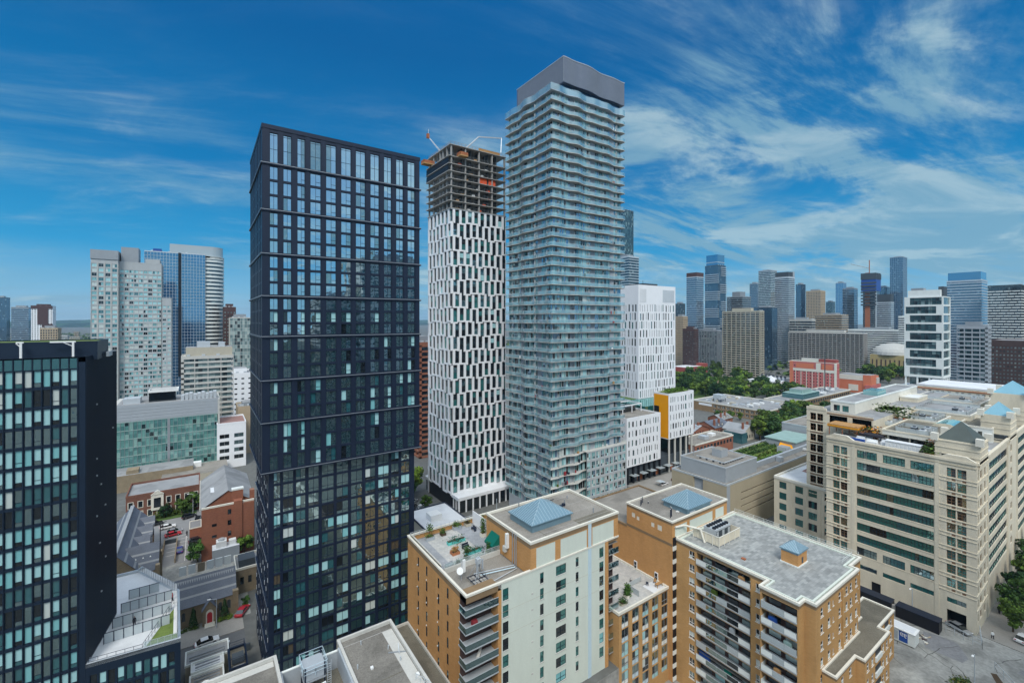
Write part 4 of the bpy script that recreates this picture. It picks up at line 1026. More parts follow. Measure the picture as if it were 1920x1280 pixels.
# things standing on the roof garden
def planter(label, x, y, z, w, d, h_, m, seed, leaf=('leaf_mid', 'leaf_bright'), plant_h=.9, n=160, tree=False, group='planters of the roof garden', size=.13):
    t = thing('planter', label, 'planter', (x, y, z), group)
    b = MB(); b.box(x - w / 2, y - d / 2, z, x + w / 2, y + d / 2, z + h_, m); b.box(x - w / 2 + .06, y - d / 2 + .06, z + h_, x + w / 2 - .06, y + d / 2 - .06, z + h_ + .03, 'soil'); b.build('box', t)
    p = MB()
    if tree:
        p.tube((x, y, z + h_), (x, y, z + h_ + plant_h * .6), .06, 'bark', 6); shrub(p, x, y, z + h_ + plant_h * .5, .8, plant_h * .55, leaf, n, size, seed)
        shrub(p, x, y, z + h_, max(w, d) * .45, .35, leaf, n // 2, size, seed + 1)
    else: shrub(p, x, y, z + h_, max(w, d) * .55, plant_h, leaf, n, size, seed)
    p.build('plant', t)
zt_ = 25.06
planter('grey box planter with a thin young tree in a corner of the roof garden', 40.1, 88.5, zt_, 1.9, .9, .75, 'school_grey', 1, ('leaf_dark', 'leaf_mid'), 2.4, 260, True)
planter('round low planter of yellow green flowers beside the far railing of the roof garden', 43.4, 88.9, zt_, 1.1, 1.1, .45, 'soil', 2, ('leaf_bright', 'leaf_olive'), .9, 260)
planter('pale box planter with bright shrub near the white screen of the roof garden', 47.2, 89.6, zt_, 1.9, 1.0, .8, 'school_grey', 3, ('leaf_bright', 'leaf_mid'), .8, 220)
planter('beige tub with dry plants in the far right corner of the roof garden', 50.0, 89.8, zt_, 1.3, 1.3, .6, 'beige_panel', 4, ('leaf_olive', 'soil'), .5, 120)
planter('turquoise raised bed, the farther of the two on the roof garden', 44.2, 84.3, zt_, 4.0, .9, .6, 'turquoise', 5, ('leaf_dark', 'awning_green'), .35, 260)
planter('turquoise raised bed, the nearer of the two on the roof garden', 45.2, 78.6, zt_, 3.4, .9, .6, 'turquoise', 6, ('leaf_dark', 'awning_green'), .35, 220)
planter('terracotta planter of rusty brown flowers amid the roof garden', 41.9, 80.4, zt_, 1.6, 1.4, .55, 'terracotta', 7, ('timber', 'leaf_olive', 'rust'), .8, 300)
planter('dark planter with a small round-headed tree beside the nearer turquoise bed', 42.6, 76.9, zt_, 1.3, .9, .5, 'beige_panel', 8, ('leaf_dark', 'leaf_mid'), 2.0, 320, True)
planter('green bush in a low pot by the glass screen of the roof garden', 47.5, 76.6, zt_, .9, .9, .35, 'beige_panel', 9, ('leaf_bright', 'leaf_mid'), 1.7, 420)
planter('tall leafy shrub in a cream pot against the penthouse wall', 50.3, 83.4, zt_, 1.1, 1.1, .8, 'coping', 10, ('leaf_bright', 'leaf_mid', 'leaf_olive'), 3.4, 620)
planter('low planter of seedlings at the near left corner of the roof garden', 40.6, 76.3, zt_, 1.2, .7, .4, 'school_grey', 11, ('leaf_mid', 'leaf_dark'), .6, 140)
def bench(label, x, y, z, rz, m='grey_metal'):
    t = thing('bench', label, 'bench', (0, 0, 0), 'benches on the roof garden')
    s = MB(); s.box(-.8, -.25, .42, .8, .25, .47, m); s.build('seat', t); s = MB(); s.box(-.8, .25, .5, .8, .3, .9, m); s.build('backrest', t)
    for x_ in (-.7, .7): s = MB(); s.box(x_ - .03, -.22, 0, x_ + .03, .28, .42, 'dark_metal'); s.build('leg', t)
    t.location = (x, y, z); t.rotation_euler = (0, 0, rz)
bench('dark slatted bench between the two turquoise beds', 44.8, 81.3, zt_, R(5), 'dark_metal'); bench('grey bench near the green bush and penthouse door', 46.9, 78.2, zt_, R(-100)); bench('bench under the white screen at the back of the roof garden', 50.0, 87.0, zt_, R(-90), 'dark_metal')
bench('pale bench in the near left corner of the roof garden', 38.8, 76.6, zt_, R(8), 'school_grey')
s = MB()
railing(s, [(36.4, 90.2), (52.8, 90.2)], 25.9, 1.0, 'light_metal', 1.0); railing(s, [(36.45, 75.3), (36.45, 90.2)], 26.0, .9, 'light_metal', 1.8, 'guard_clear'); railing(s, [(37, 75.3), (49.2, 75.3)], 25.9, .85, 'light_metal', 1.8, 'guard_clear')
s.build('railing', base=(36.4, 75.3, 25.9), label='white metal and glass railing round the roof garden of the brick block', cat='railing')
s = MB(); s.box(51.6, 84.6, 25.05, 51.75, 90.3, 27.9, 'white_panel'); s.build('privacy_screen', base=(51.6, 84.6, 25), label='plain white privacy screen at the back of the roof garden', cat='screen')
s = MB(); s.tube((52.2, 80.9, 25), (52.2, 80.9, 33.6), .09, 'grey_metal', 6); s.build('aerial_mast', base=(52.2, 80.9, 25), label='thin grey aerial mast behind the penthouse of the brick block', cat='mast')
# aerial frame and dish in the near corner of the roof
s = MB()
for i in range(4):
    for j in range(4): s.box(39.6 + i * .75, 68.3 + j * .75, 25.05, 40.15 + i * .75, 68.85 + j * .75, 25.3, 'concrete')
for x in (39.6, 41.0, 42.4): s.bar((x, 68.2, 25.4), (x, 71.2, 25.4), .1, .1, 'dark_metal')
for y in (68.3, 69.7, 71.1): s.bar((39.4, y, 25.45), (42.6, y, 25.45), .1, .1, 'dark_metal')
for a, b in (((39.6, 68.3), (41, 69.7)), ((42.4, 68.3), (41, 69.7)), ((39.6, 71.1), (41, 69.7)), ((42.4, 71.1), (41, 69.7))): s.bar((*a, 25.4), (*b, 28.6), .09, .09, 'grey_metal')
s.tube((41, 69.7, 25), (41, 69.7, 29.4), .11, 'light_metal', 8); s.box(40.6, 69.3, 28.2, 41.4, 70.1, 29.1, 'light_metal')
for x, y in ((40.5, 69.2), (41.5, 70.2), (41.6, 69.2)): s.box(x - .12, y - .12, 27.2, x + .12, y + .12, 29.0, 'school_grey')
s.build('ballast_aerial', base=(41, 69.7, 25), label='ballasted steel aerial frame on the near corner of the brick block roof', cat='aerial')
t = thing('satellite_dish', 'white satellite dish and panel aerial beside the steel aerial frame', 'dish', (38.6, 71.6, 25.05))
s = MB(); s.tube((38.6, 71.6, 25.05), (38.6, 71.6, 28.4), .07, 'light_metal', 6); s.build('post', t)
s = MB(); s.tube((38.2, 71.2, 27.0), (38.05, 71.05, 27.1), .25, 'white_paint', 14, .62); s.build('dish', t)
s = MB(); s.box(38.75, 71.2, 26.5, 39.25, 71.5, 28.7, 'white_paint'); s.build('panel', t)
# ------------------------------------------------------------------ long brick block with balconies and ballast-mat roof
def long_brick_block():
    t = thing('apartment_block', 'long ochre brick block with stacked balconies, mat covered roof and white zigzag parapet', 'apartment block', (88.1, 33.8, 0))
    zr = 22.4; items = []; fl = 2.95
    out = [(88.1, 33.8), (107.6, 33.8), (107.6, 35.2), (113.2, 35.2), (113.2, 62.4), (88.9, 62.4), (88.9, 42.2), (85.9, 42.2), (85.9, 35.6), (88.1, 35.6)]
    W = MB(); f = Face(88.9, 62.4, 0, -1)          # west face, a measured from the far end
    def ya(y): return 62.4 - y
    bal1 = [(ya(57.2), ya(45.5), zr - 1.0 - 2.45 - j * fl, zr - 1.0 - j * fl) for j in range(11)]
    wh = []
    def win(face, a0, a1, z, hh, cols=(.5,), rows=(.35,), store=None, gl=None, sill='coping_white'):
        store.append((a0, a1, z, z + hh))
        g = gl or pick((('glass_dark', 5), ('glass_low', 2), ('glass_blind_white', 1.2), ('glass_room', .5)))
        items.append((face, a0, z, .14, wproto(a1 - a0, hh, cols, rows, .07, 'white_paint', (pick((('glass_dark', 2), ('glass_blind_white', 1))), 'glass_dark', g, g), .05, sill=sill)))
    for j in range(11):
        z = 19.5 - j * fl
        win(f, ya(59.3) + .3, ya(57.6) - .1, z, 1.55, store=wh); win(f, ya(44.5), ya(43.2), z - .3, 1.55, store=wh)
    f.wall(W, ya(42.2), -10, zr - 1.1, wh + bal1, 'ochre_brick', .16)
    for h_ in bal1:   # recessed balcony bay: dark back wall with glazed doors
        for q in range(4): f.slab(W, h_[0] + .5 + q * 2.9, h_[0] + 2.6 + q * 2.9, h_[2] + .2, h_[3] - .25, 1.64, 1.72, pick((('glass_blind', 2), ('glass_dark', 3), ('glass_low', 3), ('glass_blind_white', 1), ('glass_room', 1))))
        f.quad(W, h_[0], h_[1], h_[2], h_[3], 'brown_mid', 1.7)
    for a in (bal1[0][0], bal1[0][1]): W.face([f.p(a, -10, .15), f.p(a, -10, 1.7), f.p(a, zr - 1.1, 1.7), f.p(a, zr - 1.1, .15)], 'ochre_brick')
    # projecting bay with the second balconies
    W.face([(85.9, 42.2, -10), (85.9, 42.2, zr - 1.1), (88.9, 42.2, zr - 1.1), (88.9, 42.2, -10)], 'ochre_brick')
    f2 = Face(85.9, 42.2, 0, -1); b2 = [(.25, 6.35, zr - 1.2 - 2.4 - j * fl, zr - 1.2 - j * fl) for j in range(11)]
    f2.wall(W, 6.6, -10, zr - 1.1, b2, 'ochre_brick', .2)
    for h_ in b2:
        for q in range(2): f2.slab(W, h_[0] + .5 + q * 2.9, h_[0] + 2.6 + q * 2.9, h_[2] + .2, h_[3] - .25, 1.84, 1.92, pick((('glass_blind', 2), ('glass_dark', 3), ('glass_low', 3), ('glass_blind_white', 1))))
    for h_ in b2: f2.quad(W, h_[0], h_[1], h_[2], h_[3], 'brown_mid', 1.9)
    for a in (b2[0][0], b2[0][1]): W.face([f2.p(a, -10, .19), f2.p(a, -10, 1.9), f2.p(a, zr - 1.1, 1.9), f2.p(a, zr - 1.1, .19)], 'ochre_brick')
    W.face([(88.1, 35.6, 0), (85.9, 35.6, 0), (85.9, 35.6, zr - 1.1), (88.1, 35.6, zr - 1.1)], 'ochre_brick')
    W.face([(88.1, 35.6, 0), (88.1, 33.8, 0), (88.1, 33.8, zr - 1.1), (88.1, 35.6, zr - 1.1)], 'ochre_brick')
    fs = Face(88.1, 33.8, 1, 0); hs = []
    for j in range(8):
        z = 19.3 - j * fl
        for a in (2.0, 5.1, 9.9, 13.2, 15.3, 18.0): win(fs, a, a + 1.15, z, 1.6, (), (.5,), hs)
        for a in (7.2, 12.0): win(fs, a, a + .5, z + .2, 1.0, (), (), hs)
    fs.wall(W, 19.5, 0, zr - 1.1, hs, 'ochre_brick', .16)
    fs.slab(W, 11.2, 11.7, 0, zr - 1.1, -.25, 0, 'ochre_brick')
    W.face([(107.6, 33.8, 0), (107.6, 35.2, 0), (107.6, 35.2, zr - 1.1), (107.6, 33.8, zr - 1.1)], 'ochre_brick')
    fe = Face(107.6, 35.2, 1, 0); he = []
    for j in range(8): win(fe, 1.0, 2.1, 19.3 - j * fl, 1.6, (), (.5,), he); win(fe, 3.4, 4.5, 19.3 - j * fl, 1.6, (), (.5,), he)
    fe.wall(W, 5.6, 0, zr - 1.1, he, 'ochre_brick', .16)
    W.prism([(113.19, 35.2), (113.2, 35.2), (113.2, 62.4), (88.9, 62.4), (88.9, 62.39), (113.19, 62.39)], 0, zr - 1.1, 'ochre_brick', 0)
    W.prism(out, zr - 1.1, zr - .3, 'band_brown', 0)
    W.prism(inset(out, -.16), zr - .42, zr - .28, 'concrete_light', bottom=True)
    W.build('wall', t)
    r = MB(); r.face([(*p, zr - .26) for p in out], 'roof_mats'); r.build('roof', t)
    p = MB(); p.ring(inset(out, -.2), .42, zr - .26, zr + .12, 'coping'); p.ring(inset(out, .55), .35, zr - .25, zr + .02, 'mint_wall'); p.build('parapet', t)
    rl = MB(); railing(rl, [(113.6, 35.6), (113.6, 62.3)], zr + .1, .7, 'coping_white', 2.5); railing(rl, [(107.8, 36.6), (113, 36.6), (113, 61)], zr - .2, .7, 'coping_white', 2.5); rl.build('roof_rail', t)
    # balconies: slab, alternating white and grey guard panels
    for j in range(11):
        for (x, ya0, ya1, zt, n) in ((88.9, 57.2, 45.5, zr - 1.0 - 2.45 - j * fl, 5), (85.9, 41.95, 35.85, zr - 1.2 - 2.4 - j * fl, 3)):
            b = MB(); b.box(x - .25, ya1, zt - .02, x + 1.65, ya0, zt + .13, 'light_metal'); b.box(x - .27, ya1, zt - .2, x - .1, ya0, zt - .021, 'concrete'); o = b.build('balcony', t)
            g = MB()
            for i in range(n):
                y0 = ya0 + (ya1 - ya0) * i / n - .03; y1 = ya0 + (ya1 - ya0) * (i + 1) / n + .03
                m_ = ('coping_white', 'glass_low', 'glass_low', 'glass_dark', 'coping_white')[i] if n == 5 else ('coping_white', 'guard_frost', 'coping_white')[i]
                if rnd.random() < .2: m_ = 'guard_frost'
                g.box(x - .28, y1, zt + .14, x - .22, y0, zt + 1.12, m_)
            g.box(x - .3, ya1, zt + 1.12, x - .2, ya0, zt + 1.17, 'light_metal')
            if n == 3: g.box(x - .2, ya0 - .03, zt + .14, x + 1.4, ya0 + .02, zt + 1.12, 'coping_white')
            g.build('guard', o)
    # penthouse with pyramid skylight
    px0, py0, px1, py1, pz = 87.6, 62.4, 110.2, 75.6, 26.3
    P = MB(); F = faces_of(px0, py0, px1, py1)
    F['W'].wall(P, 13.2, -10, pz - .9, [(1.6, 2.6, 23.4, 24.5), (3.1, 3.9, 23.2, 24.1), (7.4, 8.3, 23.2, 24.2), (9.2, 10.4, 23.1, 24.3)], 'orange_brick', .05, back='coping')
    F['W'].slab(P, 0, 13.2, 20.7, 21.3, -.06, .0, 'band_brown')
    F['S'].wall(P, 22.6, -10, pz - .9, [(1.0, 5.6, 21.6, 25.0), (6.6, 16.2, 22.6, 25.0), (17.4, 21.2, 22.6, 25.0)], 'orange_brick', .06, back='mint_wall')
    F['E'].quad(P, 0, 13.2, 0, pz - .9, 'orange_brick'); F['N'].quad(P, 0, 22.6, 0, pz - .9, 'orange_brick')
    P.prism(rect(px0, py0, px1, py1), pz - .9, pz - .2, 'band_brown', 'gravel'); P.ring(rect(px0 - .15, py0 - .15, px1 + .15, py1 + .15), .4, pz - .25, pz + .15, 'coping')
    P.prism(rect(87.65, 75.6, 112, 92), 0, 20.4, 'orange_brick', 'gravel'); P.ring(rect(87.55, 75.6, 112, 92), .4, 20.3, 20.8, 'band_brown')
    P.build('penthouse', t)
    # recessed balcony strip in the corner between penthouse and west face
    c = MB()
    for j in range(11):
        z = 21.2 - j * fl; c.box(87.7, 62.2, z - 1.45, 88.88, 62.45, z - .45, 'coping_white'); c.box(87.72, 62.25, z - .44, 88.86, 62.395, z + 1.45, 'black_metal')
    c.build('corner_loggia', t, kind='stuff')
    pyramid_skylight(t, 94.2, 62.9, 103.6, 69.6, pz - .2, 1.2, 2.8)
    b = MB(); b.box(98.6, 41.0, zr - .25, 102.6, 44.2, zr + 2.2, 'orange_brick'); b.box(100.2, 40.97, zr + .2, 100.9, 41.0, zr + 1.4, 'grey_dark'); b.ring(rect(98.4, 40.8, 102.8, 44.4), .25, zr - .24, zr, 'coping_white'); b.build('stair_hut', t)
    pyramid_skylight(t, 98.6, 41.0, 102.6, 44.2, zr + 2.2, .35, 1.6, .25)
    v = MB()
    for x, y, h_ in ((89.3, 72.6, 1.5), (90.2, 73.2, 1.5), (91.2, 73.6, 1.4), (89.6, 64.3, 1.9), (90.4, 64.6, 1.9), (90.9, 65.2, 1.8), (92, 72.5, .4)): v.tube((x, y, pz - .2), (x, y, pz + h_), .11, 'dark_metal', 8); v.tube((x, y, pz + h_ - .12), (x, y, pz + h_), .13, 'white_paint', 8)
    for i in range(6): v.tube((95.0 + i * .35, 62.75 - .0, pz - .1), (95.0 + i * .35, 62.75, pz + .35), .14, 'light_metal', 8)
    v.box(93.4, 65, pz - .2, 94.0, 65.6, pz, 'white_paint'); v.box(92.6, 48.6, zr - .25, 93.2, 49.4, zr, 'rust'); v.split('roof_vent', t)
    # cooling unit in a cream screen
    cu_ = MB(); cx0, cy0, cx1, cy1 = 92.9, 54.4, 101.4, 60.6
    for i in range(8):
        for (ax, ay, bx, by) in ((cx0 + i * 1.06, cy0, cx0 + (i + 1) * 1.06 - .05, cy0 + .05), (cx0, cy0 + i * .77 + .06, cx0 + .05, cy0 + (i + 1) * .77), (cx1, cy0 + i * .77 + .06, cx1 + .05, cy0 + (i + 1) * .77)): cu_.box(ax, ay, zr + .1, bx, by, zr + 2.0, 'cream')
    for x in (cx0, cx0 + 2.1, cx0 + 4.2, cx0 + 6.4, cx1):
        cu_.box(x - .08, cy0 - .08, zr - .25, x + .08, cy0 - .003, zr + 2.2, 'coping')
    for y in (cy0 + 1.5, cy0 + 3.1, cy1): cu_.box(cx0 - .08, y - .08, zr - .25, cx0 - .003, y + .08, zr + 2.2, 'coping')
    cu_.box(cx0 - .05, cy0 - .1, zr + 2.0, cx1 + .05, cy0 + .06, zr + 2.12, 'coping'); cu_.box(cx0 - .1, cy0 + .06, zr + 2.0, cx0 + .06, cy1, zr + 2.12, 'coping'); cu_.build('plant_screen', t)
    ch = thing('cooling_unit', 'grey rooftop cooling unit with two rows of black fans inside the cream screen', 'cooling unit', (97.2, 57.5, zr - .25))
    q = MB(); q.box(94.4, 56.0, zr + .1, 100.4, 58.9, zr + 2.6, 'light_metal'); q.box(94.45, 55.98, zr + .3, 100.35, 56.0, zr + 2.2, 'grey_dark')
    for i in range(5): q.box(94.6 + i * 1.16, 55.95, zr + .4, 95.5 + i * 1.16, 55.985, zr + 2.1, 'light_metal' if i % 2 == 0 else 'grey_dark')
    q.build('casing', ch)
    for i in range(6):
        for y in (56.75, 58.15): k = MB(); k.tube((94.95 + i * 1.0, y, zr + 2.6), (94.95 + i * 1.0, y, zr + 2.95), .42, 'black_metal', 12); k.build('fan', ch)
    k = MB(); k.tube((91.4, 61.9, zr + 2.4), (92.6, 58.6, zr + 2.4), .22, 'coping', 8); k.tube((92.6, 58.6, zr + 2.4), (92.6, 57.6, zr - .2), .22, 'coping', 8); k.tube((88.4, 62.2, zr + 2.6), (91.4, 61.9, zr + 2.4), .22, 'coping', 8); k.build('duct', ch)
    # lower east and south wing
    w = MB(); zw = 10.0
    wo = [(90.6, 31.6), (99.4, 31.6), (99.4, 30.2), (112.6, 30.2), (112.6, 31.9), (121.8, 31.9), (121.8, 37.4), (113.2, 37.4), (113.2, 35.2), (107.6, 35.2), (107.6, 33.8), (90.6, 33.8)]
    hw = []; fw2 = Face(99.4, 30.2, 1, 0)
    for j in range(3):
        for a in (1.0, 3.4, 9.2, 11.2): win(fw2, a, a + 1.1, 7.3 - j * fl, 1.6, (), (.5,), hw)
    fw2.wall(w, 13.2, 0, zw - .8, hw, 'ochre_brick', .16)
    fw3 = Face(112.6, 31.9, 1, 0); hw3 = []
    for j in range(3): win(fw3, 1.2, 2.3, 7.3 - j * fl, 1.6, (), (.5,), hw3); win(fw3, 6.8, 7.9, 7.3 - j * fl, 1.6, (), (.5,), hw3)
    fw3.wall(w, 9.2, 0, zw - .8, hw3, 'ochre_brick', .16)
    fw4 = Face(90.6, 31.6, 1, 0); hw4 = []
    for j in range(3): win(fw4, 2.2, 3.3, 7.3 - j * fl, 1.6, (), (.5,), hw4); win(fw4, 5.8, 6.9, 7.3 - j * fl, 1.6, (), (.5,), hw4)
    fw4.wall(w, 8.8, 0, zw - .8, hw4, 'ochre_brick', .16)
    for a, b in ((1, 2), (3, 4), (5, 6), (6, 7), (11, 0)):
        p0, p1 = wo[a], wo[b]; w.face([(*p0, 0), (*p1, 0), (*p1, zw - .8), (*p0, zw - .8)], 'ochre_brick')
    for j in range(3):
        z = zw - 2.6 - j * fl; fw2.slab(w, 5.2, 8.4, z, z + .9, -.25, 0, 'coping_white'); fw2.slab(w, 5.3, 8.3, z + .9, z + 2.0, -.01, 0, 'black_metal')
        fw3.slab(w, 3.2, 5.8, z, z + .9, -.25, 0, 'coping_white'); fw3.slab(w, 3.3, 5.7, z + .9, z + 2.0, -.01, 0, 'black_metal')
    w.prism(wo, zw - .8, zw - .25, 'band_brown', 'gravel_dark'); w.ring(inset(wo, -.12), .4, zw - .3, zw + .05, 'coping'); w.build('wing', t)
    # terrace wing between the two blocks
    zt = 11.0; v = MB(); ft = Face(71.0, 63.4, 1, 0); hb = []
    for j in range(6):
        for i in range(5):
            a = 0.9 + i * 3.3; z = zt - 3.45 - j * 3.0
            hb.append((a, a + 2.2, z, z + 2.9)); sp = pick((('pipe_blue', 2), ('coping_white', 2), ('glass_blind', 1), ('glass_dark', 1))); items.append((ft, a, z, .2, wproto(2.2, 2.9, (.5,), (.34,), .07, 'grey_metal', (sp, sp) + tuple(pick((('glass_dark', 4), ('glass_blind_white', .6), ('glass_low', 3), ('glass_blind', 1))) for _ in range(2)), .05)))
    ft.wall(v, 17.2, -10, zt - .5, hb, 'ochre_brick', .24)
    v.prism(rect(71.0, 63.42, 87.58, 84), zt - .5, zt - .1, 'band_brown', 'pavers'); v.ring(rect(70.9, 63.3, 87.6, 84), .35, zt - .2, zt + .35, 'coping')
    v.box(71, 63.5, 0, 71.1, 84, zt - .5, 'ochre_brick'); v.build('terrace_wing', t)
    g = MB(); g.box(79.4, 65.1, zt, 79.5, 68.8, zt + 1.2, 'guard_frost'); g.box(79.5, 68.7, zt, 84.6, 68.8, zt + 1.0, 'guard_frost'); g.face([(83.2, 64.0, zt - .05), (87.3, 64.0, zt - .05), (87.3, 67.2, zt - .05), (83.2, 67.2, zt - .05)], 'roof_white'); g.build('terrace_divider', t)
    for y in (72.3, 66.2): k = MB(); k.box(87.4, y, zt, 87.58, y + .9, zt + 2.0, 'white_paint'); k.box(87.36, y + .15, zt + .25, 87.41, y + .75, zt + .95, 'black_metal'); k.box(87.36, y + .15, zt + 1.1, 87.41, y + .75, zt + 1.8, 'black_metal'); k.build('door', t)
    place_windows(t, items)
long_brick_block()
def stuff_on_balcony(x, y, j, w_, h_, m, lab, dx=.3):
    z = (22.4 - 1.0 - 2.45 if x > 87 else 22.4 - 1.2 - 2.4) - j * 2.95 + .135
    mb = MB(); mb.box(x + dx, y - w_ / 2, z, x + dx + .5, y + w_ / 2, z + h_, m); mb.pyramid(x + dx, y - w_ / 2, x + dx + .5, y + w_ / 2, z + h_ + .001, z + h_ + .18, m)
    mb.build('balcony_storage', base=(x + dx, y, z), label=lab, cat='storage')
for a in ((88.9, 51.2, 0, .9, 1.3, 'cloth_dark', 'dark wrapped bundle on the top balcony of the long brick block'), (88.9, 47.6, 0, 1.2, 1.2, 'timber', 'brown cabinet at the near end of the top balcony of the long brick block'), (88.9, 53.4, 2, 1.3, 1.5, 'leaf_dark', 'dark green leafy bundle on the third balcony down'), (88.9, 55.6, 7, 2.4, 1.6, 'sign_blue', 'bright blue tarpaulin bundle on a low balcony of the long brick block'), (88.9, 50.4, 7, 1.5, 1.4, 'awning_green', 'dark green cover on the same low balcony as the blue tarpaulin'), (88.9, 49.5, 4, 1.0, 1.5, 'light_metal', 'pale appliance on the fifth balcony down'), (85.9, 40.2, 1, 1.4, 1.3, 'sign_blue', 'blue covered bicycle on the second projecting balcony'), (85.9, 37.6, 2, 1.3, 1.3, 'copper_green', 'pale green cabinet on the third projecting balcony'), (85.9, 39.4, 4, 1.1, 1.2, 'timber', 'brown shelf on the fifth projecting balcony')): stuff_on_balcony(*a)
def cafe_chair(label, x, y, z, rz, m):
    t = thing('garden_chair', label, 'chair', (0, 0, 0), 'garden furniture on the small brick terrace')
    s = MB(); s.box(-.28, -.28, .4, .28, .28, .46, m); s.build('seat', t); s = MB(); s.box(-.28, .24, .46, .28, .3, .95, m); s.build('backrest', t)
    for a in (-.24, .24):
        for b in (-.24, .24): s = MB(); s.box(a - .025, b - .025, 0, a + .025, b + .025, .4, 'dark_metal'); s.build('leg', t)
    t.location = (x, y, z); t.rotation_euler = (0, 0, rz)
cafe_chair('dark garden chair by the planter on the small brick terrace', 82.2, 69.6, 10.92, .6, 'black_metal'); cafe_chair('black garden chair at the white corner of the small brick terrace', 84.4, 66.8, 10.98, 2.2, 'dark_metal'); cafe_chair('wooden garden chair against the orange wall of the small brick terrace', 86.6, 66.4, 10.98, -1.2, 'timber')
t = thing('garden_table', 'long wooden table on the white corner of the small brick terrace', 'table', (86.2, 65.0, 10.98)); s = MB(); s.box(85.2, 64.6, 11.68, 87.2, 65.4, 11.75, 'timber'); s.build('tabletop', t)
for x in (85.35, 87.05):
    for y in (64.7, 65.3): s = MB(); s.box(x - .04, y - .04, 10.98, x + .04, y + .04, 11.68, 'timber'); s.build('leg', t)
planter('bright leafy palm in a box on the small brick terrace', 77.4, 66.6, 10.92, 1.3, 1.1, .5, 'coping', 21, ('leaf_bright', 'leaf_mid'), 1.9, 700, group='planters of the small terrace', size=.2)
planter('dark shrub in a low box at the outer edge of the small brick terrace', 74.6, 65.4, 10.92, 1.8, 1.0, .4, 'beige_panel', 22, ('leaf_dark', 'leaf_mid'), .9, 300, group='planters of the small terrace')
